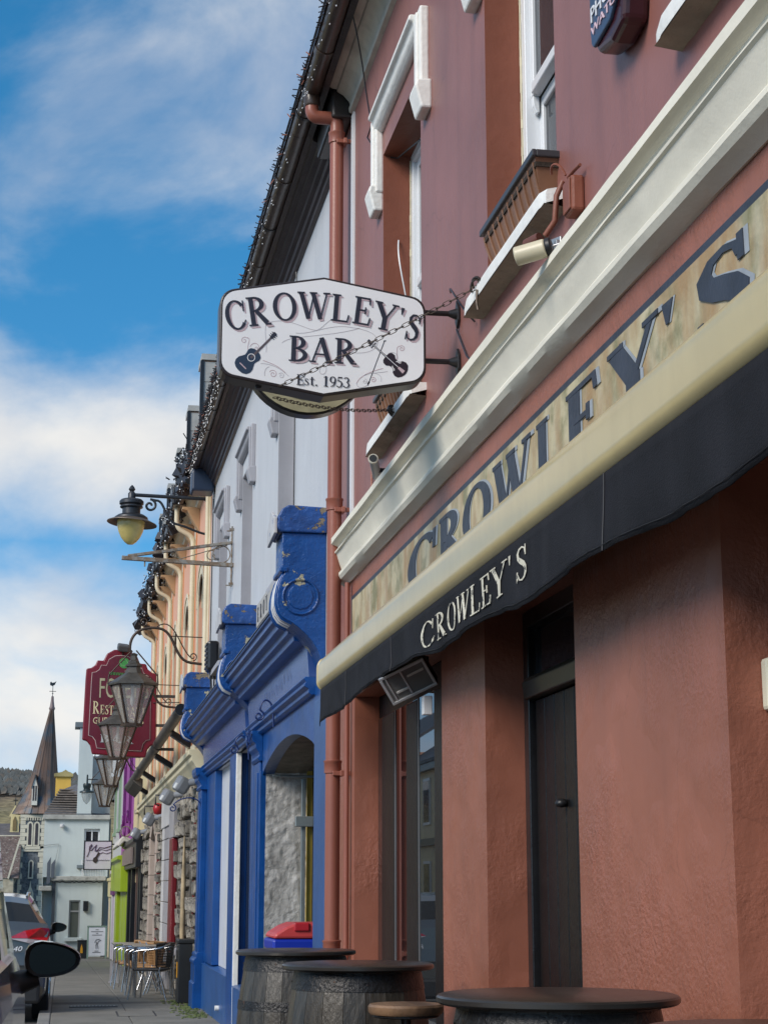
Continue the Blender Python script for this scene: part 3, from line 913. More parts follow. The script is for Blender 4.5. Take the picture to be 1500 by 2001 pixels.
cc_ = thing('security_camera', 'small round security camera under the far window sill', 'camera', (1.80, 9.8, 3.9))
MB().tube([(1.735, 9.72, 3.915), (1.80, 9.95, 3.865)], .028, 16).build('body', mat('camera shell', (.30, .30, .30), .4), cc_, smooth=50)
MB().tube([(1.731, 9.71, 3.917), (1.736, 9.725, 3.914)], .031, 16).build('rim', M_cream, cc_, smooth=50)
MB().tube([(1.7295, 9.705, 3.918), (1.733, 9.715, 3.916)], .023, 16).build('lens', mat('lens glass', (.06, .065, .07), .08), cc_, smooth=50)
MB().obox((1.83, 9.86, 3.88), (.12, .03, .03)).obox((1.885, 9.86, 3.87), (.02, .07, .09)).build('mount', M_blackm, cc_, bevel=.004)

cbx = thing('cable_junction_box', 'cream square box on the shaded side of the red pier', 'box', (2.03, 4.66, 1.98))
box('box', mat('cream plastic', (.62, .60, .48), .45), cbx, 2.005, 2.10, 4.655, 4.708, 1.905, 2.06, bevel=.012)
box('lid', mat('cream plastic', (.62, .60, .48)), cbx, 2.011, 2.094, 4.645, 4.656, 1.912, 2.053, bevel=.004)

# planters standing on the two visible sills
M_plant = mat('brown ribbed plastic', (.20, .095, .05), .5, var=.12, vsc=6)
for yc, lab in ((6.73, 'ribbed brown plastic trough on the sill beside the alarm box'), (9.55, 'ribbed brown plastic trough on the sill behind the hanging sign')):
    t = thing('window_trough', lab, 'planter', (1.88, yc, 4.19), 'window troughs')
    L_ = .45
    z0, z1 = 4.192, 4.36
    b = MB()
    a, c = yc - L_, yc + L_
    bot = [(1.835, a + .05), (1.835, c - .05), (2.02, c - .05), (2.02, a + .05)]
    top = [(1.795, a), (1.795, c), (2.05, c), (2.05, a)]
    b.add([(x, y, z0) for x, y in bot] + [(x, y, z1) for x, y in top], [(0, 1, 2, 3), (0, 1, 5, 4), (1, 2, 6, 5), (2, 3, 7, 6), (3, 0, 4, 7)])
    b.build('body', M_plant, t)
    for k in range(11):
        y = a + .05 + k * (2 * L_ - .1) / 10
        tubes('rib', M_plant, t, [(1.831 - .038 * q, y + (y - yc) * .08 * q + .012 * math.sin(q * 3), z0 + (z1 - z0) * q) for q in (.02, .3, .6, .85)], .007, 6)
    r = MB()
    for x0, x1, y0, y1 in ((1.782, 1.80, a - .012, c + .012), (2.045, 2.062, a - .012, c + .012), (1.80, 2.045, a - .012, a + .006), (1.80, 2.045, c - .006, c + .012)):
        r.box(x0, x1, y0, y1, z1 - .012, z1 + .018)
    r.build('rim', mat('black trough rim', (.035, .035, .04), .4), t, bevel=.004)
    box('soil', mat('soil', (.035, .025, .018), .95, var=.4, bump=.6), t, 1.80, 2.045, a + .006, c - .006, z1 - .05, z1 - .03)

# ------------------------------------------------------------------ the hanging bar sign
SY = 8.03
bs = thing('hanging_bar_sign', 'white hanging sign lettered with guitar and violin on two black arms', 'sign', (1.9, SY + .06, 4.1))
M_sw = mat('white sign face', (.80, .805, .82), .32, var=.03, vsc=3, streak=.10, streakc=(.5, .5, .5))
M_sn = mat('sign navy print', (.024, .026, .042), .4)
M_sp = mat('sign pink shadow print', (.52, .40, .43), .45)
M_sl = mat('sign pale scroll print', (.52, .50, .53), .45)
xl, xr, zc = .655, 1.705, 4.105
def sx(px_):          # measured across the sign face
    return xl + (px_ - 428) / (832 - 428) * (xr - xl)
def sz(py_, px_):
    return 4.412 - (py_ - 543) / 234 * .632 + .0 + (px_ - 630) / 200 * .022
outline = []
def corner(cx, cy, r, a0, a1, n=6):
    return [(cx + r * math.cos(R(a0 + (a1 - a0) * i / n)), cy + r * math.sin(R(a0 + (a1 - a0) * i / n))) for i in range(n + 1)]
hw, hs, pk = .525, .235, .315
def sign_poly(ins):
    w, h, p, r = hw - ins, hs - ins, pk - ins, .085 - ins * .6
    xm = xl + hw
    pts = []
    pts += corner(xm - w + r, zc + h - r, r, 180, 97)
    pts += [(xm, zc + p)]
    pts += corner(xm + w - r, zc + h - r, r, 83, 0)
    pts += corner(xm + w - r, zc - h + r, r, 0, -83)
    pts += [(xm, zc - p)]
    pts += corner(xm - w + r, zc - h + r, r, -97, -180)
    k = math.tan(R(1.15))
    return [(x, z + (x - xm) * k) for x, z in pts]
MB().prism(sign_poly(0), 'Y', SY, SY + .13).build('frame', mat('brown sign edge', (.028, .020, .020), .3), bs, bevel=.008)
face = MB().prism(sign_poly(.014), 'Y', SY - .003, SY + .01).build('face', M_sw, bs)
KT = R(1.15)
def sp_(px_, py_, d=0.):
    return Vector((sx(px_), SY - .0035 - d, sz(py_, px_)))
UX, VZ, NY_ = (1, 0, 0), (0, 0, 1), (0, -1, 0)
# (letter, left px, baseline px, cap height px, width px, lean)
word = [('C', 444, 650, 56, 40, 11), ('R', 484, 641, 56, 46, 9), ('O', 532, 629, 54, 46, 5), ('W', 578, 624, 53, 66, 1), ('L', 641, 626, 53, 38, -4), ('E', 683, 630, 54, 38, -7), ('Y', 722, 638, 54, 46, -10), ("'", 773, 646, 50, 11, -10), ('S', 786, 660, 54, 29, -12)]
def sign_letter(ch, lx, by, hp_, wp, lean, shadow=True):
    h = hp_ / 234 * .632
    wid = wp / 404 * 1.05
    wx = wid / (GL[ch][0] * h)
    o = sp_(lx, by)
    if shadow:
        glyph(ch, frame(o + Vector((.011, 0, -.010)), UX, VZ, NY_, h, wx, R(lean)), 0, .0006).build('letter_shadow', M_sp, face)
    glyph(ch, frame(o + Vector((0, -.0022, 0)), UX, VZ, NY_, h, wx, R(lean)), 0, .0008).build('letter', M_sn, face)
for a in word:
    sign_letter(*a)
for ch, lx, wp in (('B', 560, 42), ('A', 601, 46), ('R', 649, 46)):
    sign_letter(ch, lx, 706 + (lx - 560) * .035, 49, wp, -1.5)
cx_ = 577
for ch in 'Est. 1953':
    wp = {'E': 15, 's': 10, 't': 10, '.': 7, ' ': 8}.get(ch, 13.5)
    if GL[ch][1]:
        sign_letter(ch, cx_, 752 + (cx_ - 577) * .05, 20, wp, -1.5, False)
    cx_ += wp
def print_tube(pts, w, m, nm='scroll'):
    mb = MB()
    stroke_solid(mb, [(p[0], p[1]) for p in pts], [w] * len(pts) if not isinstance(w, list) else w, False, lambda x, y, d: sp_(x, y, d), 0, .0005)
    mb.build(nm, m, face)
def sprl(cx, cy, r0, a0, turns, n=22):
    return [(cx + r0 * (1 - .85 * i / n) * math.cos(R(a0) + turns * 6.283 * i / n), cy + r0 * (1 - .85 * i / n) * math.sin(R(a0) + turns * 6.283 * i / n)) for i in range(n + 1)]
def bz2(a, b, c, d, n=14):
    return [(p.x, p.y) for p in bez((*a, 0), (*b, 0), (*c, 0), (*d, 0), n)]
for pts, w, m in ((bz2((484, 688), (480, 672), (490, 668), (482, 662)) + sprl(476, 668, 7, -30, -1.3), 1.1, M_sp), (bz2((487, 680), (492, 670), (502, 672), (504, 680)) + sprl(500, 683, 5, 0, 1.3), 1.1, M_sp),
                  (bz2((508, 712), (530, 712), (548, 722), (562, 736)), 1.2, M_sl), (bz2((512, 706), (530, 712), (545, 718), (556, 730)), 1.2, M_sp), (sprl(532, 732, 8, -150, 1.5), 1.2, M_sp), (sprl(548, 735, 6, -150, 1.4), 1.0, M_sl), (bz2((525, 718), (516, 720), (515, 728), (516, 736)), 1.0, M_sl),
                  (bz2((518, 634), (560, 618), (590, 645), (615, 646)), 1.0, M_sl), (bz2((518, 634), (512, 655), (520, 660), (518, 690)), 1.0, M_sl), (bz2((615, 646), (630, 640), (632, 630), (648, 622)), 1.0, M_sl), (bz2((575, 652), (610, 655), (640, 630), (690, 640)), 1.0, M_sl), (bz2((548, 672), (560, 655), (640, 660), (700, 640)), 1.0, M_sl),
                  (bz2((735, 665), (735, 690), (700, 690), (680, 688)), 1.0, M_sl), (bz2((690, 640), (725, 645), (735, 655), (735, 668)), 1.0, M_sl), (bz2((625, 715), (612, 735), (640, 738), (634, 715)), 1.0, M_sl),
                  (bz2((772, 705), (782, 690), (764, 682), (756, 690)), 1.1, M_sl), (bz2((772, 705), (776, 680), (770, 676), (780, 674)) + sprl(783, 679, 6, -90, 1.4), 1.2, M_sp), (bz2((746, 718), (725, 724), (700, 732), (694, 748)), 1.3, M_sp), (bz2((755, 724), (735, 728), (722, 726), (710, 732)), 1.1, M_sl), (bz2((694, 748), (694, 758), (708, 758), (716, 750)), 1.0, M_sl), (sprl(710, 744, 5, -90, 1.3), 1.1, M_sl), (sprl(727, 741, 5.5, -120, 1.4), 1.3, M_sp), (bz2((728, 728), (740, 728), (744, 736), (742, 744)), 1.0, M_sl)):
    print_tube(pts, w, m)
def pic(poly, m, d0, d1, nm):
    mb = MB()
    n = len(poly)
    vs_ = [sp_(x, y, d1) for x, y in poly] + [sp_(x, y, d0) for x, y in poly]
    mb.add(vs_, [tuple(range(n)), tuple(range(2 * n - 1, n - 1, -1))] + [(i, (i + 1) % n, n + (i + 1) % n, n + i) for i in range(n)])
    return mb.build(nm, m, face)
def body_poly(cx, cy, ang, half, L0, sc_=1.):
    """half: list of (along, halfwidth)"""
    c, s = math.cos(R(ang)), math.sin(R(ang))
    pts = [(a, w) for a, w in half] + [(a, -w) for a, w in reversed(half)]
    return [(cx + sc_ * (a * c - w * s), cy + sc_ * (a * s + w * c)) for a, w in pts]
ga = -46   # guitar points up to the right
gb = [(-24, 2), (-23, 9), (-19, 16), (-12, 19.5), (-4, 19), (2, 15.5), (7, 13), (12, 13.5), (18, 15.5), (24, 14), (28, 8), (29, 2)]
pic(body_poly(482, 709, ga, gb, 0, .97), mat('sign deep blue print', (.022, .04, .075), .4), .0005, .001, 'guitar_print')
pic(body_poly(482, 709, ga, [(10, 2.4), (66, 1.9)], 0), mat('sign brown print', (.10, .08, .09), .4), .0012, .0015, 'guitar_neck_print')
pic(body_poly(482, 709, ga, [(64, 2.6), (76, 4.2), (78, 3.0)], 0), M_sn, .0012, .0017, 'guitar_head_print')
for k in range(3):
    pic(body_poly(482, 709, ga, [(66 + k * 4, 7), (67.4 + k * 4, 7)], 0), M_sn, .0012, .0014, 'tuning_peg_print')
print_tube([(482 + 11 * math.cos(R(ga)) + 7 * math.cos(a * .2618), 709 + 11 * math.sin(R(ga)) + 7 * math.sin(a * .2618)) for a in range(25)], 1.3, M_sw, 'sound_hole_print')
for p in face.children:
    if p.name.startswith('sound_hole'):
        p.location.y = -.0013
pic(body_poly(482, 709, ga, [(-12.5, 8.5), (-10.5, 8.5)], 0), M_sp, .0013, .0017, 'bridge_print')
va = 41   # violin scroll at upper left, body lower right
vb = [(-22, 2), (-21, 9), (-17, 13), (-10, 13.5), (-5, 9.5), (1, 8.5), (6, 10), (9, 15), (16, 17.5), (23, 15.5), (28, 9), (30, 2)]
pic(body_poly(768, 709, va, vb, 0), mat('sign violin print', (.022, .014, .022), .4), .0005, .001, 'violin_print')
pic(body_poly(768, 709, va, [(-68, 1.2), (-2, 2.2)], 0), M_sn, .0012, .0015, 'violin_neck_print')
pic(body_poly(768, 709, va, [(-58, .35), (10, .5)], 0), M_sw, .0017, .0019, 'violin_string_print')
pic(body_poly(768, 709, va, [(-69, 2.8), (-63, 3.2)], 0), M_sn, .0012, .0016, 'violin_scroll_print')
for a in (-60, -55):
    pic(body_poly(768, 709, va, [(a, 7), (a + 2, 7)], 0), M_sn, .0012, .0014, 'violin_peg_print')
pic(body_poly(768, 709, va, [(11, 2.2), (25, 3.6)], 0), M_sp, .0013, .0017, 'tailpiece_print')
for s in (-1, 1):
    c, sn_ = math.cos(R(va)), math.sin(R(va))
    print_tube([(768 + a * c - s * w * sn_, 709 + a * sn_ + s * w * c) for a, w in ((0, 5.5), (2, 7.5), (7, 8), (9, 10.5))], 1.6, M_sw, 'violin_f_hole_print')
for p in face.children:
    if p.name.startswith('violin_f'):
        p.location.y = -.0013
print_tube([(749, 664), (716, 752)], 1.5, M_sn, 'bow_print')
print_tube([(747, 665), (752, 664)], 2, M_sn, 'bow_print')
print_tube([(716, 750), (719, 744)], 3, M_sn, 'bow_print')
for zz in (4.295, 4.035):
    tubes('arm', M_blackm, bs, [(1.70, SY + .065, zz - .01), (1.89, SY + .085, zz)], .014, 10)
    MB().prism([(SY + .085 + .0, zz + .075), (SY + .115, zz + .03), (SY + .115, zz - .04), (SY + .085, zz - .08), (SY + .055, zz - .04), (SY + .055, zz + .03)], 'X', 1.882, 1.897).build('wall_plate', M_blackm, bs, bevel=.003)
    MB().tube([(1.84, SY + .08, zz - .002), (1.886, SY + .085, zz)], [.015, .032], 12).build('boss', M_blackm, bs, smooth=50)
for xx in (.86, .93):
    MB().obox((xx, SY + .06, 3.845), (.03, .03, .03)).build('lug', M_blackm, bs, bevel=.005)

# round sign half hidden behind it
rs_ = thing('round_sign', 'round green and gold sign hanging behind the white bar sign', 'sign', (1.3, 9.1, 4.2))
rc = (1.235, 9.05, 4.335)
def disc(r, y0, y1, n=48):
    return MB().prism([(rc[0] + r * math.cos(6.2832 * i / n), rc[2] + r * math.sin(6.2832 * i / n)) for i in range(n)], 'Y', y0, y1)
disc(.36, 9.03, 9.13).build('rim', M_black, rs_, smooth=40, bevel=.008)
disc(.348, 9.022, 9.05).build('gold_ring', mat('gold sign print', (.36, .34, .22), .25, var=.35, vsc=5), rs_)
disc(.275, 9.016, 9.04).build('green_panel', mat('green sign print', (.035, .085, .05), .2, var=.3, vsc=4), rs_)
tubes('arm', M_blackm, rs_, [(1.57, 9.08, 4.36), (1.9, 9.08, 4.36)], .016, 8)

# stay chains, one link at a time
lk = MB()
pts = []
for i in range(16):
    a = 2 * math.pi * i / 16
    pts.append((.0165 * math.cos(a) + (.0085 if math.cos(a) > 0 else -.0085), .0095 * math.sin(a), 0))
pts.append(pts[0])
lk.tube(pts, .0020, 6, cap=False)
M_chain = mat('rusty chain steel', (.065, .05, .04), .45, metal=.7, var=.5, vsc=40)
def chain(a, b, sag, label, loc):
    t = thing('stay_chain', label, 'chain', loc, 'stay chains of the bar sign')
    a, b = Vector(a), Vector(b)
    n = int((b - a).length / .037)
    me = None
    for i in range(n):
        t0 = (i + .5) / n
        p = a.lerp(b, t0) + Vector((0, 0, -sag * 4 * t0 * (1 - t0)))
        q = a.lerp(b, t0 + .01) + Vector((0, 0, -sag * 4 * (t0 + .01) * (1 - t0 - .01)))
        d = (q - p).normalized()
        if me is None:
            o = lk.build('link', M_chain, t, smooth=80, local=True)
            me = o.data
        else:
            o = bpy.data.objects.new('link', me)
            col.objects.link(o)
            o.parent = t
        z = Vector((0, 1, 0)) if i % 2 else d.cross(Vector((0, 1, 0))).normalized()
        y = z.cross(d).normalized()
        z = d.cross(y)
        m3 = Matrix((d, y, z)).transposed()
        o.matrix_local = Matrix.Translation(p - Vector(loc)) @ m3.to_4x4()
    return t
ch1 = chain((.955, SY - .02, 3.825), (1.805, 7.32, 4.155), .012, 'rusty chain running across the front of the white sign', (1.8, 7.32, 4.15))
for off in ((0, 0, 0), (.006, .05, -.02)):
    tubes('shackle', M_chain, ch1, bez((1.795, 7.36 + off[1], 4.16), (1.76, 7.33, 4.20 + off[2]), (1.80, 7.26, 4.21), (1.81, 7.24 + off[1], 4.13)), .006, 6)
tubes('loose_end', M_chain, ch1, [(1.795, 7.30, 4.13), (1.792, 7.30, 4.07), (1.797, 7.295, 4.03)], .006, 6)
ch2 = chain((.95, SY + .15, 3.815), (1.805, 9.42, 4.145), .03, 'rusty chain running back below the sign to the far sill', (1.8, 9.42, 4.14))
for k in range(3):
    tubes('shackle', M_black, ch2, bez((1.80, 9.42 + .04 * k, 4.165), (1.76, 9.42, 4.18), (1.76, 9.4, 4.12), (1.805, 9.38 + .04 * k, 4.115)), .007, 6)

# ------------------------------------------------------------------ barrel tables and a stool
M_stave = mat('black stained oak', (.032, .028, .022), .36, var=.45, vsc=5, objrand=.35, grain=(22, (1, 1, .12), (.055, .048, .038)), bump=.3, bsc=40, vert=.8)
M_hoop = mat('black hoop iron', (.022, .021, .021), .36, metal=.4, var=.5, vsc=18, bump=.35, bsc=60, chip=(.10, .05, .03), chipt=.66, chips=30)
M_top = mat('dark varnished table top', (.050, .034, .025), .30, var=.35, vsc=3, grain=(6, (1, .12, 1), (.028, .02, .016)), bump=.12, bsc=40, chip=(.085, .066, .052), chipt=.70, chips=9)
def barrel_r(z, H=1.085, rt=.288, rb=.345):
    t = (z / H - .5) * 2
    return rb - (rb - rt) * t * t
def barrel(name, label, loc, H=1.085, rt=.288, rb=.345, rtop=.35, top=True, sm=M_stave):
    t = thing(name, label, 'barrel table', loc, 'barrel tables outside the pub')
    n = 20
    st = MB()
    vs_, fs = [], []
    NS = 12
    da = math.pi / n * .975
    for i in range(NS + 1):
        z = H * i / NS
        r = barrel_r(z, H, rt, rb)
        for a in (-da, 0, da):
            vs_.append((r * math.cos(a), r * math.sin(a), z))
        for a in (-da, da):
            vs_.append(((r - .025) * math.cos(a), (r - .025) * math.sin(a), z))
    for i in range(NS):
        o, q = 5 * i, 5 * i + 5
        fs += [(o, o + 1, q + 1, q), (o + 1, o + 2, q + 2, q + 1), (o + 2, o + 4, q + 4, q + 2), (o + 3, o, q, q + 3)]
    fs += [(0, 3, 4, 2, 1), (5 * NS, 5 * NS + 1, 5 * NS + 2, 5 * NS + 4, 5 * NS + 3)]
    st.add(vs_, fs)
    s0 = st.build('stave', sm, t, smooth=30, local=True)
    s0.rotation_euler.z = .1
    for k in range(1, n):
        o = s0.copy()
        col.objects.link(o)
        o.parent = t
        o.rotation_euler.z = .1 + 2 * math.pi * k / n
    MB().lathe([(rt - .02, H - .06), (rt - .024, H - .03)], n=32).build('head', sm, t, local=True)
    MB().lathe([(rt - .02, .03), (rb - .03, H * .5), (rt - .022, H - .06)], n=32).build('lining', M_dark, t, local=True)
    for z0, hw_ in ((.05, .05), (.24, .045), (H - .30, .05), (H - .085, .075)):
        pr = [(barrel_r(z0, H, rt, rb) + .001, z0), (barrel_r(z0, H, rt, rb) + .0045, z0), (barrel_r(z0 + hw_, H, rt, rb) + .0045, z0 + hw_), (barrel_r(z0 + hw_, H, rt, rb) + .001, z0 + hw_)]
        hp_ = MB().lathe(pr, n=40).build('hoop', M_hoop, t, smooth=40, local=True)
        for k in range(4):
            a = .5 + k * 1.57 + z0
            r = barrel_r(z0 + hw_ / 2, H, rt, rb) + .0045
            MB().lathe([(.0, 0), (.007, 0), (.006, .004), (0, .005)], n=8).moved(Matrix.Translation((r * math.cos(a), r * math.sin(a), z0 + hw_ / 2)) @ Matrix.Rotation(a, 4, 'Z') @ Matrix.Rotation(math.pi / 2, 4, 'Y')).build('rivet', M_hoop, hp_, local=True)
    if top:
        MB().lathe([(0, H), (rtop - .012, H), (rtop - .002, H + .006), (rtop, H + .014), (rtop - .003, H + .024), (rtop - .012, H + .028), (0, H + .028)], n=56).build('table_top', M_top, t, smooth=40, local=True)
        MB().lathe([(rtop - .006, H + .002), (rtop + .0015, H + .008), (rtop + .0015, H + .020), (rtop - .004, H + .0255)], n=56).build('edge_band', mat('dark steel edge', (.06, .055, .05), .3, metal=.6), t, smooth=40, local=True)
    return t
barrel('barrel_table', 'black barrel table farthest down the pavement, nearest the drainpipe', (1.355, 10.15, gz(10.15)), H=1.085)
barrel('barrel_table', 'black barrel table in front of the dark shop window, wooden stool beside it', (1.355, 7.98, gz(7.98)), H=1.085)
barrel('barrel_table', 'barrel table before the door with the widest top in view', (1.418, 4.90, gz(4.9)), H=1.105)
barrel('barrel_table', 'table edge showing at the lower right corner of the picture', (1.63, 3.95, gz(3.95)), H=1.075, rt=.2, rb=.245, rtop=.27)
stl = thing('bar_stool', 'round wooden topped stool beside the barrel tables', 'stool', (1.416, 7.15, gz(7.15)))
zt = .965 - .01
M_oak = mat('worn oak', (.21, .125, .07), .45, var=.3, vsc=6, grain=(9, (1, .12, 1), (.10, .06, .035)), bump=.15, bsc=50)
seat_z = .905 - gz(7.15)
MB().lathe([(0, seat_z - .022), (.148, seat_z - .022), (.156, seat_z - .012), (.157, seat_z + .010), (.150, seat_z + .019), (0, seat_z + .021)], n=40).build('seat', M_oak, stl, smooth=40, local=True)
MB().lathe([(.05, seat_z - .03), (.024, seat_z - .04), (.024, .1), (.04, .05), (.18, .02), (.19, 0)], n=20).build('pedestal', M_black, stl, smooth=40, local=True)
MB().lathe([(.13, seat_z - .035), (.14, seat_z - .03), (.14, seat_z - .0225), (.0, seat_z - .0225)], n=30).build('seat_plate', M_blackm, stl, local=True)
tr_ = MB()
tr_.tube([(.13 * math.cos(i * .2618), .13 * math.sin(i * .2618), .32) for i in range(25)], .01, 6)
tr_.tube([(-.13, 0, .32), (.13, 0, .32)], .008, 6)
tr_.build('foot_ring', M_black, stl, smooth=60, local=True)

# ------------------------------------------------------------------ grey house with the blue shopfront
M_grey = mat('pale grey masonry paint', (.52, .535, .56), .5, var=.05, vsc=1.4, bump=.15, bsc=25, streak=.20, streakc=(.30, .32, .36))
M_greyd = mat('mid grey trim and reveal shade', (.34, .34, .37), .5, var=.06, bump=.12, bsc=25)
M_blue = mat('royal blue gloss paint', (.003, .058, .235), .30, var=.22, vsc=3, bump=.22, bsc=16, fine=.3, streak=.25, streakc=(.003, .025, .10), chip=(.25, .26, .28), chipt=.735, chips=14)
M_bluec = mat('flaking royal blue paint', (.003, .055, .225), .32, var=.25, vsc=3, bump=.75, bsc=11, fine=.4, chip=(.36, .34, .24), chipt=.615, chips=6.5)
M_bluet = mat('blistered blue cap paint', (.014, .065, .24), .35, var=.3, vsc=6, bump=.9, bsc=16, chip=(.20, .16, .11), chipt=.565, chips=10)
M_bluel = mat('blue stallriser paint', (.022, .085, .25), .35, var=.15, bump=.15, bsc=20, streak=.2, streakc=(.02, .06, .2))
gh = thing('shop_house', 'pale grey two storey house above a royal blue shopfront', 'building', (1.9, 18, gz(18)))
YA, YB = YE, 23.9
GW = [(14.70, 15.92), (18.28, 19.42), (21.30, 22.48)]
hs_ = [(a, b, 4.2, 6.12, .17) for a, b in GW]
hs_ += [(13.0, 16.6, -.4, 2.69, .42), (17.3, 22.95, .30, 2.86, .12)]
wall_mesh(X, YA, YB, -.5, 7.3, hs_).build('wall', M_grey, gh)
gc = MB().box(2.75, 9, YA, YB, -.5, 7.3).box(2.35, 2.74, YA, YB, 2.9, 3.9).box(2.35, 2.74, YA + .01, 13.1, -.5, 2.9).box(2.35, 2.74, 16.1, 17.2, -.5, 2.9).box(2.15, 2.74, YA, YB, 7.0, 7.28)
gc.build('interior', M_dark, gh)
MB().prism([(1.52, 7.34), (5.4, 9.6), (9.3, 7.34), (9.3, 7.30), (5.4, 9.5), (1.62, 7.30)], 'Y', YA + .005, YB).build('roof', M_slate, gh)
for a, b in GW:
    w = sash_window(gh, a, b, 4.2, 6.12, 2.06, hm=M_greyd, sm=M_greyd)
    sr = MB().box(1.902, 2.055, b - .006, b - .001, 4.2, 6.11).box(1.902, 2.055, a + .001, a + .006, 4.2, 6.11).box(1.902, 2.055, a + .006, b - .006, 6.112, 6.118)
    sr.build('shaded_reveal_lining', M_greyd, w)  # trim grey lining, with the shade of the reveal part of its tone
M_eave = mat('dark brown eaves paint', (.040, .030, .032), .30, var=.3, vsc=5, bump=.1, bsc=30)
run_mould([(1.903, 6.93), (1.865, 6.94), (1.86, 6.975), (1.838, 6.985), (1.832, 7.03), (1.80, 7.045), (1.795, 7.085), (1.755, 7.10), (1.75, 7.14), (1.71, 7.155), (1.70, 7.18), (1.66, 7.19), (1.66, 7.30), (1.903, 7.30)], YA, 23.3, .25, .002, 'eaves_moulding', M_eave, gh, 25, seed=9)
box('eaves_end_block', mat('dark blue lead', (.02, .035, .07), .4), gh, 1.56, 1.88, 23.31, 23.7, 6.86, 7.20, bevel=.03)
gutter(YA + .005, 23.6, gh)
light_string(12.4, 18.5, 'string of fairy lights clipped to the gutter of the grey house', 150)
light_string(17.5, 23.7, 'thick tangle of fairy lights at the far gutter end of the grey house', 420, spread=.1, drop=.16)
tubes('cable', M_black, gh, [(1.888, 14.62, 6.93), (1.888, 14.62, 4.25)], .006, 5)
tubes('cable', M_black, gh, [(1.888, 23.55, 6.8), (1.888, 23.55, 3.4)], .008, 5)

# shopfront: stuck-on wall lining, consoles, cornice, fascia, pilasters
lin = wall_mesh(1.872, YA + .06, 23.75, -.5, 2.93, [(13.0, 16.6, -.4, 2.69, .03), (17.3, 22.95, .30, 2.86, .03)])
lin.build('shopfront_lining', M_blue, gh)
arcn = [(13.0 + 3.6 * i / 24, 2.46 + .215 * math.sin(math.pi * i / 24) ** .8) for i in range(25)]
sp1 = MB()
for (a, za), (b, zb) in zip(arcn[:-1], arcn[1:]):
    sp1.prism([(a, za), (b, zb), (b, 2.70), (a, 2.70)], 'X', 1.868, 1.98)
sp1.build('arch_spandrel', M_blue, gh)
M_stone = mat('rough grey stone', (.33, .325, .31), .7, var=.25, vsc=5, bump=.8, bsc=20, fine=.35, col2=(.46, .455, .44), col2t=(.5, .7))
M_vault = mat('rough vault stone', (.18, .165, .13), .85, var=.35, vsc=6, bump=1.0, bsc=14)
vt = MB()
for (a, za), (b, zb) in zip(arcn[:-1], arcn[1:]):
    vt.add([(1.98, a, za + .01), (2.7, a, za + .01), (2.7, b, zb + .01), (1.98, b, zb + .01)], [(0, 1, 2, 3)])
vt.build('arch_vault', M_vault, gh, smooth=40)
vs_, fs = [], []
NJ, NK = 30, 170
for i in range(NJ + 1):
    for j in range(NK + 1):
        x = 1.90 + .40 * i / NJ
        zz = -.3 + 2.8 * j / NK
        q = noise.fractal(Vector((x * 9, 1.3, zz * 7)), .9, 2.1, 5) * .022
        vs_.append((x, 16.58 - abs(q) - .012, zz))
k = NK + 1
fs = [(i * k + j, i * k + j + 1, (i + 1) * k + j + 1, (i + 1) * k + j) for i in range(NJ) for j in range(NK)]
MB().add(vs_, fs).build('stone_jamb', M_stone, gh, smooth=180)
box('yellow_door', mat('dirty yellow paint', (.42, .30, .04), .5, var=.2, vsc=3, bump=.4, bsc=14, streak=.3, streakc=(.2, .13, .02)), gh, 2.30, 2.74, 16.50, 16.57, -.3, 2.5)
M_galv = mat('galvanised steel', (.24, .28, .29), .45, metal=.6, var=.2, vsc=7)
box('galvanised_post', M_galv, gh, 2.235, 2.275, 16.44, 16.49, -.3, 2.42, bevel=.006)
box('post_bracket', M_galv, gh, 2.17, 2.35, 16.40, 16.438, 1.96, 2.06, bevel=.008)
tubes('door_rail', M_galv, gh, [(1.95, 16.45, 2.445), (2.6, 16.45, 2.44)], .012, 8)

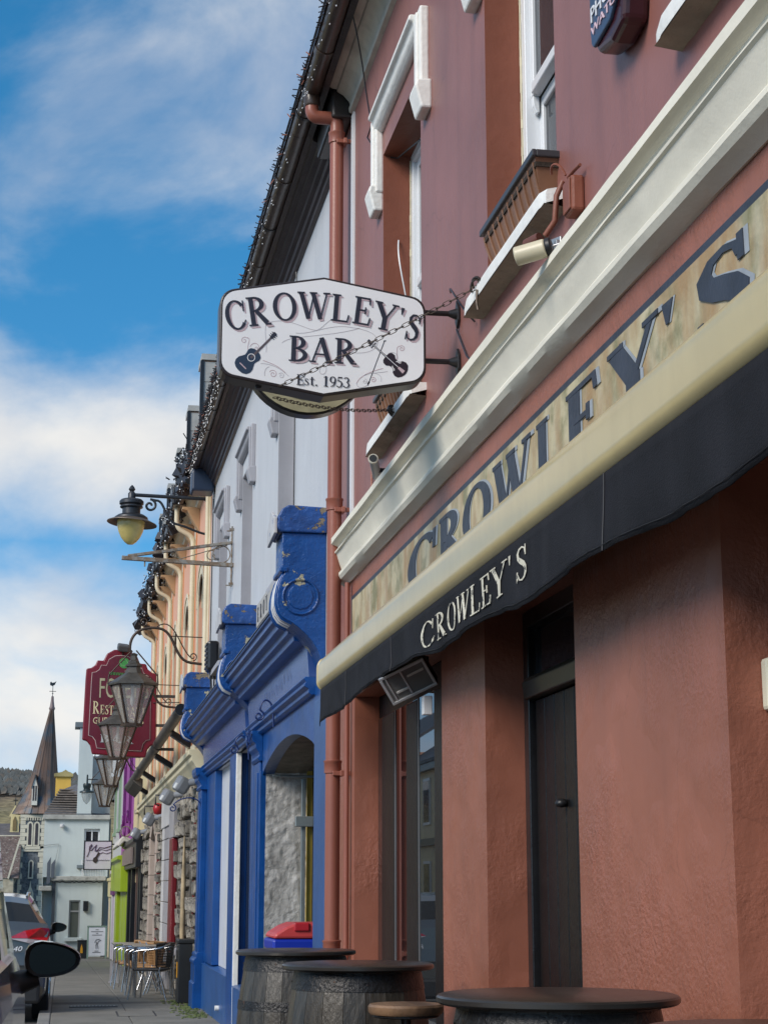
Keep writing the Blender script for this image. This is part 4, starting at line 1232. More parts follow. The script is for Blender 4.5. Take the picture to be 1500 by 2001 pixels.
cons_prof = [(1.90, 3.03), (1.885, 3.05), (1.862, 3.10), (1.838, 3.165), (1.80, 3.225), (1.755, 3.275), (1.70, 3.325), (1.645, 3.365), (1.60, 3.385), (1.565, 3.405), (1.535, 3.45), (1.518, 3.51), (1.520, 3.58), (1.532, 3.65), (1.555, 3.72), (1.585, 3.765), (1.555, 3.785), (1.555, 4.07), (1.90, 4.07)]
def console(y, label=None):
    c = MB().prism(cons_prof, 'Y', y, y + .40).build('console', M_bluec, gh, bevel=.008)
    # rosette ring and disc on the near side
    cx0, cz0 = 1.70, 3.57
    rg = MB()
    pts = [(cx0 + .135 * math.cos(i * .2618), y - .002, cz0 + .135 * math.sin(i * .2618)) for i in range(25)]
    rg.tube(pts, .012, 6, cap=False)
    rg.build('rosette_ring', M_bluec, c, smooth=60)
    MB().prism([(cx0 + .10 * math.cos(i * .5236), cz0 + .10 * math.sin(i * .5236)) for i in range(12)], 'Y', y - .008, y + .01).build('rosette_disc', M_bluec, c, bevel=.006)
    front = cons_prof[7:16]
    M_flute = mat('bare white flute', (.55, .56, .58), .45, var=.12)
    for t in (.07, .16, .25):
        tubes('flute', M_flute, c, [(px_ - .006, y + t, pz_) for px_, pz_ in front], .010, 6)
    for t in (.03, .33, .38):
        tubes('flute', M_blue, c, [(px_ - .004, y + t, pz_) for px_, pz_ in front], .014, 6)
    capp = [(1.90, 4.072), (1.545, 4.072), (1.520, 4.085), (1.512, 4.12), (1.520, 4.19), (1.545, 4.25), (1.60, 4.285), (1.90, 4.275)]
    MB().prism(capp, 'Y', y - .03, y + .44).build('console_cap', M_bluet, c, bevel=.012)
    MB().prism([(y + .44, 4.03), (y - .02, 4.06), (y - .02, 4.18), (y + .21, 4.275), (y + .44, 4.16)], 'X', 1.488, 1.514).build('cap_front', mat('bare cap front', (.46, .46, .47), .5, var=.2, vsc=8, chip=(.02, .06, .2), chipt=.62), c, bevel=.006)
    box('neck_moulding', M_blue, c, 1.535, 1.60, y - .012, y + .412, 3.76, 3.80, bevel=.01)
    return c
CY_ = [12.70, 17.45, 23.30]
for y in CY_:
    console(y)
M_gul = mat('bare lead flashing', (.16, .16, .165), .45, metal=.5, var=.3)
for a, b in ((CY_[0] + .40, CY_[1]), (CY_[1] + .40, CY_[2])):
    MB().prism([(1.90, 3.60), (1.545, 3.535), (1.54, 3.515), (1.565, 3.51), (1.565, 3.465), (1.60, 3.455), (1.605, 3.405), (1.655, 3.395), (1.66, 3.345), (1.70, 3.335), (1.705, 3.285), (1.83, 3.27), (1.90, 3.27)], 'Y', a, b).build('shop_cornice', M_blue, gh, bevel=.004)
    MB().prism([(1.90, 3.615), (1.54, 3.55), (1.535, 3.537), (1.90, 3.603)], 'Y', a, b).build('lead_flashing', M_gul, gh)
    fp = MB().prism([(1.90, 3.28), (1.80, 3.28), (1.822, 3.0), (1.90, 3.0)], 'Y', a - .05, b + .02).build('shop_fascia', mat('pale blue fascia gloss', (.035, .085, .27), .22, var=.12, vsc=2, bump=.06, bsc=30), gh)  # paler blue than the joinery around it
    MB().prism([(1.90, 3.0), (1.79, 3.0), (1.78, 2.985), (1.80, 2.96), (1.785, 2.945), (1.785, 2.925), (1.82, 2.905), (1.82, 2.875), (1.84, 2.86), (1.90, 2.86)], 'Y', a - .05, b + .05).build('fascia_moulding', M_blue, gh, bevel=.004)
# ghost of removed lettering on the nearer fascia
fas = [o for o in gh.children if o.name.startswith('shop_fascia')][0]
M_gst = mat('ghost lettering', (.016, .034, .15), .35)
for k in range(11):
    y = 16.0 - k * .19
    mb = MB()
    for q in range(random.randint(2, 3)):
        y0, z0 = y + random.uniform(-.05, .05), random.uniform(3.07, 3.12)
        h_ = random.uniform(.05, .11)
        lean = random.uniform(-.03, .03)
        mb.add([(1.8155 - (z0 - 3.0) * .078, y0, z0), (1.8155 - (z0 - 3.0) * .078, y0 + .012, z0), (1.8155 - (z0 + h_ - 3.0) * .078, y0 + .012 + lean, z0 + h_), (1.8155 - (z0 + h_ - 3.0) * .078, y0 + lean, z0 + h_)], [(0, 1, 2, 3)])
    mb.build('ghost_letter', M_gst, fas)
def pilaster(y0, y1, xf, capz=2.90):
    zb = gz((y0 + y1) / 2) - .02
    p = MB().box(xf + .03, 1.873, y0, y1, zb, capz - .3).build('pilaster', M_blue, gh, bevel=.01)
    box('panel', M_blue, p, xf + .018, xf + .032, y0 + .12, y1 - .12, zb + .75, capz - .4, bevel=.006)
    pb = [(1.872, zb), (xf - .035, zb), (xf - .035, zb + .34), (xf - .015, zb + .36), (xf - .015, zb + .58), (xf - .03, zb + .60), (xf - .035, zb + .63), (xf - .015, zb + .66), (xf + .005, zb + .68), (xf - .005, zb + .70), (xf + .005, zb + .73), (xf + .028, zb + .74), (1.872, zb + .74)]
    MB().prism(pb, 'Y', y0 - .05, y1 + .05).build('pilaster_base', M_blue, p, bevel=.008)
    pc = [(1.872, capz - .30), (xf + .02, capz - .30), (xf + .0, capz - .27), (xf + .02, capz - .24), (xf + .01, capz - .21), (xf - .02, capz - .17), (xf - .02, capz - .13), (xf - .045, capz - .11), (xf - .06, capz - .06), (xf - .06, capz - .005), (1.872, capz - .005)]
    MB().prism(pc, 'Y', y0 - .05, y1 + .05).build('pilaster_capital', M_blue, p, bevel=.006)
    return p
pilaster(23.25, 23.8, 1.76, 2.98)
pilaster(16.68, 17.2, 1.82, 2.90)
box('arch_return', M_blue, gh, 1.85, 1.95, 16.585, 16.62, -.3, 2.5)
box('pilaster', M_bluel, gh, 1.858, 1.90, 12.42, 12.99, -.3, 2.80, bevel=.008)
# window bay: stallriser, posts and white papered panes
zb = gz(20) - .05
box('stallriser', M_bluel, gh, 1.845, 1.99, 19.74, 23.22, zb - .05, .40, bevel=.012)
box('stallriser', M_bluel, gh, 1.845, 1.99, 17.25, 19.0, zb - .05, .34, bevel=.012)
MB().prism([(1.835, .405), (1.99, .43), (1.99, .40), (1.835, .40)], 'Y', 19.74, 23.22).build('sill_board', M_bluel, gh)
MB().prism([(1.835, .345), (1.99, .37), (1.99, .34), (1.835, .34)], 'Y', 17.25, 19.0).build('sill_board', M_bluel, gh)
for a, b, x0 in ((19.07, 19.72, 1.84), (17.22, 17.5, 1.85)):
    box('post', M_blue, gh, x0, 1.99, a, b, zb - .1, 2.87, bevel=.012)
M_paper = mat('white papered pane', (.72, .74, .76), .25, var=.05)
box('papered_pane', M_paper, gh, 1.955, 1.965, 19.75, 21.95, .43, 2.86)
box('white_post', M_white, gh, 1.848, 1.905, 19.0, 19.065, zb - .1, 2.86, bevel=.005)
box('pane', M_pane, gh, 1.985, 1.995, 17.5, 19.2, .36, 2.86)
box('blue_panel', M_blue, gh, 1.865, 1.99, 21.96, 23.22, .43, 2.86, bevel=.01)
tubes('pipe_stub', M_white, gh, [(1.80, 20.6, gz(20.6) + .16), (1.86, 20.6, gz(20.6) + .16)], .03, 10)
M_bwire = mat('blue painted iron', (.010, .03, .13), .4)
def scroll_bracket(y, z, out, nm='scroll_bracket'):
    pts = spiral((1.78 - out + .05, y, z - .02), .012, .05, 0, 1.2)[::1] + bez((1.78 - out + .06, y, z + .03), (1.78 - out * .6, y, z + .16), (1.80, y, z + .16), (1.80, y, z - .02)) + [(1.805, y, z - (.35 if out > .3 else .12))]
    tubes(nm, M_bwire, gh, pts, .009, 6)
scroll_bracket(15.2, 2.92, .16)
scroll_bracket(17.3, 2.78, .18)
scroll_bracket(23.3, 2.45, .42)
for y in (16.8, 23.4):
    pts = [(1.74 + random.uniform(-.03, .03), y + random.uniform(-.3, .3), 2.86 + random.uniform(-.12, .12)) for k in range(9)]
    tubes('tangled_cable', M_bwire, gh, pts, .006, 5)

# name plate fixed above the fascia, edge on to the street
npz = thing('name_plate', 'small grey name board on the grey wall behind the blue console', 'name plate', (1.86, 16.0, 4.05))
MB().box(1.80, 1.90, 15.1, 16.75, 3.93, 4.16).build('board', mat('grey name board', (.40, .39, .37), .6, var=.15), npz, bevel=.006)
for k, chn in enumerate('EROY'):
    glyph(chn if chn in GL else 'O', frame((1.797, 16.62 - k * .24, 3.97), U, V, NN, .14, .9), 0, .002).build('letter', M_navy, npz)

# rusty empty sign bracket
rb_ = thing('sign_bracket', 'rusty empty triangular iron sign bracket on the grey wall', 'bracket', (1.9, 20.4, 5.35))
M_rust = mat('rusty painted iron', (.20, .145, .10), .6, metal=.3, var=.35, vsc=9, col2=(.26, .25, .23), col2t=(.45, .6), bump=.2, bsc=60)
yb_ = 20.4
tubes('wall_bar', M_rust, rb_, [(1.875, yb_, 5.74), (1.875, yb_, 4.98)], .012, 8)
MB().obox((1.22, yb_, 5.275), (1.36, .05, .05), (0, R(2.0), 0)).build('lower_rail', M_rust, rb_, bevel=.004)
MB().obox((1.25, yb_, 5.43), (1.29, .05, .035), (0, R(-9.5), 0)).build('upper_rail', M_rust, rb_, bevel=.004)
tubes('brace', M_rust, rb_, [(1.82, yb_, 5.50), (1.22, yb_, 5.30)], .006, 6)
tubes('ring', M_rust, rb_, [(1.75 + .105 * math.cos(a * .2618), yb_, 5.385 + .105 * math.sin(a * .2618)) for a in range(-7, 16)], .007, 6)
tubes('scroll', M_rust, rb_, spiral((1.63, yb_, 5.36), .07, .03, 1.2, 1.0), .007, 6)
tubes('scroll', M_rust, rb_, spiral((1.16, yb_, 5.36), .04, .012, -1.0, 1.2), .007, 6)
tubes('peg', M_rust, rb_, [(.82, yb_, 5.29), (.82, yb_, 5.20)], .010, 6)
for zz in (5.70, 5.02):
    MB().obox((1.87, yb_, zz), (.05, .03, .03)).obox((1.84, yb_, zz - .02), (.06, .02, .012)).build('bolt', M_rust, rb_)

vb_ = thing('junction_block', 'black ribbed cable block on the corner of the grey wall', 'junction box', (1.80, 22.3, 4.4))
MB().box(1.74, 1.90, 22.15, 22.5, 4.17, 4.57).build('body', M_black, vb_, bevel=.04)
for k in range(6):
    box('rib', M_black, vb_, 1.728, 1.745, 22.18, 22.47, 4.21 + k * .06, 4.235 + k * .06)
tubes('lead', M_black, vb_, [(1.80, 22.3, 4.17), (1.82, 22.3, 3.85), (1.86, 22.2, 3.62)], .016, 6)
tubes('lead', M_black, vb_, [(1.85, 22.3, 4.17), (1.84, 22.2, 3.85), (1.78, 21.6, 3.60)], .012, 6)

# wheelie bin in the archway
wb = thing('wheelie_bin', 'blue wheelie bin with a red lid in the stone archway', 'bin', (2.0, 14.7, gz(14.7)))
M_bb = mat('bright blue plastic', (.008, .03, .36), .35, var=.06)
M_rl = mat('red plastic lid', (.52, .055, .055), .42, var=.12, bump=.05)
zb = gz(14.7)
def taper(mb, x0, x1, y0, y1, z0, z1, k):
    cx0, cy0 = (x0 + x1) / 2, (y0 + y1) / 2
    b4 = [(cx0 + (x - cx0) * k, cy0 + (y - cy0) * k, z0) for x, y in ((x0, y0), (x1, y0), (x1, y1), (x0, y1))]
    t4 = [(x0, y0, z1), (x1, y0, z1), (x1, y1, z1), (x0, y1, z1)]
    return mb.add(b4 + t4, [(0, 3, 2, 1), (4, 5, 6, 7), (0, 1, 5, 4), (1, 2, 6, 5), (2, 3, 7, 6), (3, 0, 4, 7)])
taper(MB(), 1.76, 2.30, 14.4, 15.0, zb + .08, zb + 1.02, .82).build('body', M_bb, wb, bevel=.03)
MB().box(1.725, 2.335, 14.365, 15.035, zb + .99, zb + 1.08).build('rim', M_bb, wb, bevel=.02)
for k in range(4):
    xx = 1.80 + k * .15
    box('rib', M_bb, wb, xx, xx + .02, 14.385, 14.40, zb + .75, zb + .99)
MB().prism([(1.735, zb + 1.085), (2.325, zb + 1.085), (2.325, zb + 1.21), (1.92, zb + 1.21), (1.84, zb + 1.18), (1.745, zb + 1.12)], 'Y', 14.37, 15.03).build('lid', M_rl, wb, bevel=.03)
box('handle', mat('dark red handle', (.40, .02, .03), .3), wb, 1.90, 2.03, 14.352, 14.40, zb + 1.145, zb + 1.215, bevel=.012)
for xx in (1.82, 2.2):
    MB().tube([(xx, 14.98, zb + .1), (xx + .05, 14.98, zb + .1)], .1, 16).build('wheel', M_black, wb, smooth=40)

# ------------------------------------------------------------------ peach terrace with dormers, stone fronted restaurant below
M_peach = mat('peach masonry paint', (.70, .37, .24), .55, var=.06, vsc=2, bump=.1, bsc=25, streak=.15, streakc=(.45, .2, .12))
M_crm = mat('cream trim paint far', (.66, .58, .42), .5, var=.08, vsc=4, streak=.25, streakc=(.35, .29, .2))
M_orange = mat('orange banding paint', (.62, .26, .11), .5)
M_cheek = mat('grey hung slate', (.36, .36, .34), .6, var=.12, vsc=6, bump=.1)
M_stoneA = mat('rubble stone', (.27, .245, .205), .85, var=.45, vsc=2.0, bump=1.0, bsc=9, fine=.3, col2=(.11, .10, .09), col2t=(.5, .60), objrand=.45)
M_mortar = mat('lime mortar', (.12, .11, .095), .9, var=.2, bump=.5)
M_ash = mat('grey ashlar', (.30, .29, .30), .7, var=.15, vsc=4, bump=.3)
M_redw = mat('red gloss joinery', (.15, .010, .014), .3, var=.12)
pt = thing('peach_terrace', 'peach and cream terrace with slate hung dormers and swan neck pipes', 'building', (1.9, 32, gz(32)))
P0, P1, PITCH = 23.9, 41.6, 3.05
NB = 6
wins = [25.5 + PITCH * k for k in range(NB)]
ph = [(c - .5, c + .5, 3.75, 6.05, .22) for c in wins if c < P1 - .6]
ph += [(24.3, 24.31, .5, .6)]
wall_mesh(X, P0, P1, 3.2, 7.5, ph[:-1]).build('wall', M_peach, pt)
MB().box(2.7, 9, P0, P1, -1.2, 7.6).box(2.14, 2.7, P0, P1, 6.2, 7.5).box(2.14, 2.7, P0, P0 + .2, -1, 6.19).build('interior', M_dark, pt)
MB().prism([(1.62, 7.62), (5.2, 10.9), (9.2, 7.62), (9.2, 7.5), (5.2, 10.7), (1.72, 7.53)], 'Y', P0 + .02, P1).build('roof', M_slate, pt)
box('corner_pilaster', M_crm, pt, 1.87, 1.9, 23.95, 24.30, 3.3, 7.3, bevel=.01)
tubes('corner_pipe', M_crm, pt, [(1.85, 24.02, 7.35), (1.85, 24.02, 3.4)], .035, 8)
MB().prism([(1.9, 7.25), (1.84, 7.27), (1.83, 7.34), (1.76, 7.38), (1.70, 7.46), (1.66, 7.53), (1.9, 7.55)], 'Y', P0 + .05, P1).build('eaves_cornice', M_crm, pt, bevel=.006)
MB().prism([(1.52, 7.54), (1.54, 7.46), (1.60, 7.42), (1.66, 7.44), (1.69, 7.54)], 'Y', P0 + .05, P1).build('gutter', M_soffit, pt)
for c in wins:
    if c > P1 - .6:
        continue
    w = MB().box(2.08, 2.14, c - .5, c - .43, 3.75, 6.05).box(2.08, 2.14, c + .43, c + .5, 3.75, 6.05).box(2.08, 2.14, c - .43, c + .43, 4.88, 4.95).box(2.08, 2.14, c - .43, c + .43, 5.97, 6.05).build('window', M_upvc, pt)
    box('pane', M_pane, w, 2.10, 2.11, c - .43, c + .43, 3.8, 5.97)
    ar = [(c + .68 * math.cos(a), 5.62 + .62 * math.sin(a)) for a in [math.pi * i / 14 for i in range(15)]]
    ai = [(c + .5 * math.cos(a), 5.62 + .44 * math.sin(a)) for a in [math.pi * i / 14 for i in range(15)]]
    s = MB()
    for i in range(14):
        s.prism([ar[i], ar[i + 1], ai[i + 1], ai[i]], 'X', 1.88, 1.899)
    s.box(1.88, 1.899, c - .68, c - .5, 3.5, 5.62).box(1.88, 1.899, c + .5, c + .68, 3.5, 5.62)
    s.build('window_surround', M_crm, w)
    s = MB()
    for i in range(14):
        f = lambda p, k: (c + (p[0] - c) * k, 5.62 + (p[1] - 5.62) * k)
        s.prism([f(ar[i], 1.04), f(ar[i + 1], 1.04), f(ar[i + 1], .93), f(ar[i], .93)], 'X', 1.865, 1.8795)
    s.build('arch_moulding', M_crm, w)
    box('window_sill', M_crm, w, 1.84, 1.899, c - .8, c + .8, 3.40, 3.499)
    sp_2 = MB()
    for i in range(14):
        a, b = ai[i], ai[i + 1]
        sp_2.prism([a, b, (b[0], 6.05), (a[0], 6.05)], 'X', 1.93, 2.05)
    sp_2.build('arch_infill', M_crm, w)
for k in range(NB):
    y = 27.02 + PITCH * k
    if y > P1 - .2:
        break
    box('pilaster', M_crm, pt, 1.888, 1.899, y - .12, y + .22, 3.3, 7.24, bevel=.006)
    box('orange_band', M_orange, pt, 1.885, 1.8985, y - .24, y - .13, 3.3, 7.2)
    sw = [(1.58, y, 7.5), (1.58, y, 7.25)] + bendpts((1.58, y, 7.22), (1.58, y, 7.10), (1.65, y, 7.05)) + bendpts((1.76, y, 6.99), (1.855, y, 6.94), (1.855, y, 6.82)) + [(1.855, y, 3.35)]
    tubes('swan_neck_pipe', M_crm, pt, sw, .040, 8)
    MB().prism([(1.9, 6.88), (1.70, 7.22), (1.62, 7.24), (1.62, 7.28), (1.9, 7.28)], 'Y', y - .75, y - .55).build('eaves_bracket', mat('tan eaves timber', (.45, .28, .15), .6), pt, bevel=.008)
    MB().prism([(1.9, 6.88), (1.70, 7.22), (1.62, 7.24), (1.62, 7.28), (1.9, 7.28)], 'Y', y + .55, y + .75).build('eaves_bracket', mat('tan eaves timber', (.45, .28, .15), .6), pt, bevel=.008)
    dmr = MB().box(1.95, 4.2, y - .78, y - .20, 7.5, 9.70).build('dormer', M_peach, pt)
    for s in range(7):
        z0 = 7.3 + s * .34
        box('cheek_slate', M_cheek, dmr, 1.905, 3.6, y - .83 + .006 * (s % 2), y - .79, z0, z0 + .332)
    box('dormer_coping', M_cheek, dmr, 1.86, 4.3, y - .86, y - .16, 9.70, 9.80)
    box('barge_edge', M_black, dmr, 1.845, 1.904, y - .845, y - .74, 7.4, 9.69)
    box('dormer_window', M_pane, dmr, 1.935, 1.949, y - .65, y - .35, 7.7, 9.2)
    box('black_hopper', M_black, pt, 1.48, 1.72, y - .25, y + .2, 7.42, 7.75, bevel=.03)
# black clusters of lights on hoppers and gutters
for i in range(6):
    y = 25.2 + i * 2.9
    t = thing('light_cluster', ('tangle of black fairy lights on the peach gutter, ' + ('nearest the bell shaped street lamp', 'second from the street lamp', 'third from the street lamp', 'fourth, above the maroon sign', 'fifth along the gutter', 'farthest down the street')[i]), 'fairy lights', (1.55, y, 7.5), 'light clusters on the peach terrace')
    w, b = MB(), MB()
    for k in range(260):
        p = Vector((1.62 + random.gauss(0, .07), y + random.uniform(-1.1, 1.1), 7.52 + random.gauss(0, .10) + random.choice((0, 0, 0, .22))))
        q = p + Vector((random.uniform(-.07, .06), random.uniform(-.1, .1), random.uniform(-.08, .08)))
        w.tube([p, q], random.uniform(.008, .016), 4)
        if k % 2:
            b.tube([q, q + Vector((0, 0, -.02))], .011, 4)
    for k in range(9):
        w.obox((1.62 + random.uniform(-.12, .1), y + random.uniform(-.9, .9), 7.50 + random.uniform(-.15, .2)), (.18, .24, .15), (random.random(), random.random(), random.random()))
    tag(w.build('wire', M_wire, t), kind='stuff')
    tag(b.build('bulb', M_bulb, t), kind='stuff')

# --- restaurant front at street level
rest = thing('stone_restaurant_front', 'rubble stone restaurant front under a cream cornice', 'shopfront', (1.9, 32, gz(32)))
hsr = [(25.95, 26.95, .62, 2.7, .25), (28.65, 29.9, -.6, 2.7, .25), (36.4, 37.5, .2, 2.3, .25)]
wall_mesh(1.93, P0, P1, -1.3, 3.25, hsr).build('backing_wall', M_mortar, rest)
MB().prism([(1.93, 2.93), (1.82, 2.94), (1.79, 3.0), (1.74, 3.08), (1.70, 3.13), (1.70, 3.19), (1.66, 3.21), (1.66, 3.28), (1.93, 3.31)], 'Y', P0 + .1, P1).build('cornice', mat('pale cream cornice', (.60, .55, .38), .5, var=.1, streak=.2, streakc=(.35, .3, .2)), rest, bevel=.006)
# four rubble stone shapes, then every stone its own object
stm = []
for v in range(5):
    mb = MB().box(-.5, .5, -.5, .5, -.5, .5)
    sub = []
    mb.v = [(x, y, z) for x, y, z in mb.v]
    rnd = random.Random(v)
    mb.v = [(x * (1 if x > 0 else rnd.uniform(.7, 1.25)), y * rnd.uniform(.82, 1.0), z * rnd.uniform(.80, 1.0)) for x, y, z in mb.v]
    o = mb.build('stone', M_stoneA, rest, local=True)
    stm.append(o.data)
    bpy.data.objects.remove(o)
def stones(y0, y1, z0, z1, w, h, xf):
    z = z0
    while z < z1 - .05:
        hh = h * random.uniform(.75, 1.3)
        y = y0
        while y < y1 - .05:
            ww = min(w * random.uniform(.6, 1.4), y1 - y)
            o = bpy.data.objects.new('stone', random.choice(stm))
            col.objects.link(o)
            o.parent = rest
            o.rotation_euler = (random.uniform(-.12, .12), 0, random.uniform(-.05, .05))
            o.location = Vector((xf + .05 + random.uniform(-.035, .03), y + ww / 2, z + hh / 2)) - ORG[rest.name]
            o.scale = (random.uniform(.10, .22), ww - .03, hh - .028)
            bv = o.modifiers.new('bevel', 'BEVEL')
            bv.width = .05
            bv.segments = 1
            y += ww
        z += hh
stones(24.0, 25.9, .25, 2.62, .55, .19, 1.87)
stones(27.0, 28.6, gz(28), 2.62, .55, .21, 1.86)
stones(33.2, 35.2, gz(34), 2.62, .62, .22, 1.87)
stones(38.8, 41.5, gz(40), 2.55, .85, .25, 1.87)
ub = MB()
for i in range(420):
    y = random.uniform(24.0, 41.4)
    z = random.uniform(2.55, 3.0)
    ub.obox((1.93, y, z), (random.uniform(.05, .13), random.uniform(.12, .5), random.uniform(.06, .2)), (random.uniform(-.2, .2), random.uniform(-.3, .3), random.uniform(-.2, .2)))
tag(ub.build('small_stone', M_stoneA, rest, bevel=.015), kind='stuff')
for s in range(11):
    z0 = gz(31.5) + s * .37
    if z0 < 2.5:
        box('ashlar_block', M_ash, rest, 1.80, 1.95, 30.05, 31.9, z0, z0 + .358, bevel=.01)
        box('ashlar_edge', mat('pale ashlar margin', (.50, .49, .48), .7), rest, 1.79, 1.95, 31.91, 32.5, z0, z0 + .358, bevel=.008)
box('ashlar_head', mat('pale ashlar margin', (.50, .49, .48), .7), rest, 1.77, 1.95, 30.0, 32.6, 2.45, 2.95, bevel=.01)
M_pinkst = mat('pinkish dressed stone', (.42, .34, .29), .75, var=.15, bump=.3)
for a, b in ((35.4, 35.9), (37.9, 38.4)):
    for s in range(7):
        z0 = gz(36) + s * .42
        box('jamb_stone', M_pinkst, rest, 1.83, 1.95, a, b, z0, z0 + .41, bevel=.01)
MB().prism([(35.4, 2.45), (36.9, 3.0), (38.4, 2.45), (37.8, 2.4), (36.9, 2.72), (36.0, 2.4)], 'X', 1.83, 1.95).build('pointed_arch', M_pinkst, rest)
for a, b, x0, z0, z1 in ((25.93, 26.02, 1.90, .55, 2.7), (35.25, 35.38, 1.85, gz(35), 2.0)):
    box('red_frame', M_redw, rest, x0, 2.1, a, b, z0, z1, bevel=.008)
box('red_sill', M_redw, rest, 1.78, 2.1, 25.9, 26.98, .42, .55, bevel=.01)
box('pane', M_pane, rest, 2.02, 2.03, 26.1, 26.8, .6, 2.7)
box('red_board', M_redw, rest, 1.76, 1.86, 28.9, 29.7, .32, 2.2, bevel=.02)
box('grey_board_top', M_ash, rest, 1.76, 1.86, 28.75, 29.95, 2.2, 2.75, bevel=.01)
tubes('timber_post', mat('bleached timber', (.36, .28, .17), .7, var=.35, vsc=6), rest, [(1.80, 26.5, 2.15), (1.80, 26.5, 1.5), (1.80, 26.5, .7), (1.80, 26.5, .42)], [.012, .036, .040, .012], 8)
MB().box(1.68, 1.95, 25.2, 27.0, .38, .50).build('stone_ledge', M_ash, rest, bevel=.02)
MB().box(1.76, 1.95, 25.3, 26.95, -.35, .378).build('ledge_wall', M_stoneA, rest)
# rolled-up awning and its arms
ra = thing('rolled_awning', 'long grey rolled up awning in front of the peach terrace', 'awning', (1.55, 34, 3.8))
rl = MB()
rl.tube([(1.55, 24.3, 3.86), (1.55, 26, 3.86), (1.55, 34, 3.86), (1.54, 43, 3.86), (1.54, 44, 3.86)], [.075, .085, .09, .10, .11], 14)
rl.build('roll', mat('taupe awning canvas', (.10, .092, .082), .55, var=.15, vsc=2, bump=.15), ra, smooth=50)
MB().tube([(1.55, 24.22, 3.86), (1.55, 24.3, 3.86)], .085, 14).build('end_cap', M_black, ra, smooth=50)
MB().prism([(1.46, 3.80), (1.50, 3.74), (1.70, 3.60), (1.70, 3.80), (1.6, 3.86)], 'Y', 39.5, 44.0).build('canvas_flap', mat('taupe awning canvas', (.10, .092, .082)), ra)
for y in (26.8, 31.6, 36.5, 41):
    MB().prism([(1.6, 3.80), (1.89, 3.62), (1.89, 3.50), (1.56, 3.72)], 'Y', y, y + .25).build('arm', M_black, ra, bevel=.01)
# floodlights on grey stalks
M_fl = mat('grey floodlight', (.20, .21, .23), .4, var=.1)
for n_, (x, y, z) in enumerate(((1.66, 25.3, 2.86), (1.63, 28.4, 2.84), (1.63, 34.4, 2.70), (1.62, 40.4, 2.60))):
    nm = ('nearest the blue pilaster', 'second from the blue pilaster', 'below the red wall lamp', 'farthest along, over the black shop')[n_]
    t = thing('floodlight', 'grey floodlight on a stalk above the stone front, ' + nm, 'floodlight', (x, y, z), 'floodlights on the stone front')
    MB().obox((x, y, z), (.20, .26, .24), (.2, R(28), .3)).build('housing', M_fl, t, bevel=.05)
    MB().obox((x - .085, y - .07, z - .02), (.05, .10, .09), (.2, R(28), .3)).build('glass', mat('flood glass', (.55, .56, .55), .3), t, bevel=.01)
    MB().tube([(x + .05, y, z + .02), (1.93, y - .25, z + .06)], [.05, .065], 8).build('stalk', M_fl, t, smooth=50)
t = thing('wall_lamp', 'small red wall lamp on the stone front', 'lamp', (1.78, 33.4, 2.87))
MB().lathe([(0, -.12), (.07, -.1), (.10, 0), (.07, .09), (0, .11)], (1.74, 33.4, 2.87), 10).build('body', mat('red lamp shell', (.35, .02, .025), .3), t, smooth=60)
tubes('arm', M_black, t, [(1.76, 33.4, 2.93), (1.92, 33.4, 2.93)], .02, 6)
for y in (30.6, 34.9):
    t = thing('iron_hook_bracket', 'black square iron bracket under the cream cornice ' + ('over the ashlar column' if y < 32 else 'beside the red wall lamp'), 'bracket', (1.9, y, 2.95), 'iron brackets')
    tubes('bar', M_black, t, [(1.92, y, 2.98), (1.55, y, 2.98), (1.55, y, 2.82), (1.62, y, 2.80)], .018, 6)

# ------------------------------------------------------------------ shops further down
def simple_shop(name, label, y0, y1, zt, m, mtrim, posts, fascia, xf=1.9, door=M_black, upper=None):
    t = thing(name, label, 'building', (xf, (y0 + y1) / 2, gz((y0 + y1) / 2)))
    zb = gz(y1) - .4
    nw = max(1, int((y1 - y0) / 4))
    uw = [y0 + (y1 - y0) * (k + .5) / nw for k in range(nw)]
    hl = [(c - .55, c + .55, 3.4, 5.2, .2) for c in uw] + [(y0 + .4, y1 - .4, zb + .5, 1.5, .2)]
    wall_mesh(xf, y0, y1, zb, zt, hl).build('wall', upper or m, t)
    MB().box(2.5, 9, y0, y1, zb, zt).build('interior', M_dark, t)
    MB().prism([(xf - .2, zt), (5, zt + 3), (9, zt), (9, zt - .1), (5, zt + 2.85), (xf - .2, zt - .08)], 'Y', y0 + .01, y1 - .01).build('roof', M_slate, t)
    for c in uw:
        w = box('window', M_upvc, t, xf + .14, xf + .18, c - .55, c + .55, 3.4, 5.2)
        box('pane', M_pane, w, xf + .125, xf + .139, c - .48, c + .48, 3.48, 5.12)
        box('surround', mtrim, w, xf - .04, xf - .001, c - .70, c - .56, 3.3, 5.3)
        box('surround', mtrim, w, xf - .04, xf - .001, c + .56, c + .70, 3.3, 5.3)
        box('window_sill', mtrim, w, xf - .1, xf + .1, c - .72, c + .72, 3.28, 3.39)
    if fascia:
        zf0, zf1, mf, proj = fascia
        MB().prism([(xf, zf0), (xf - proj * .75, zf0), (xf - proj * .75, zf1 - .12), (xf - proj, zf1 - .10), (xf - proj, zf1), (xf, zf1 + .06)], 'Y', y0, y1).build('fascia', mf, t, bevel=.01)
    box('shop_glass', glass('far shop pane', (.012, .013, .015), .1), t, xf + .1, xf + .11, y0 + .4, y1 - .4, zb + .5, 1.5)
    for a, b, dx, mm in posts:
        box('post', mm, t, xf - dx, xf + .15, a, b, zb, 1.6 if not fascia else fascia[0], bevel=.01)
    return t
M_cream2 = mat('warm cream masonry', (.66, .55, .32), .55, var=.06, streak=.1)
M_purp = mat('purple masonry paint', (.30, .055, .30), .5, var=.1)
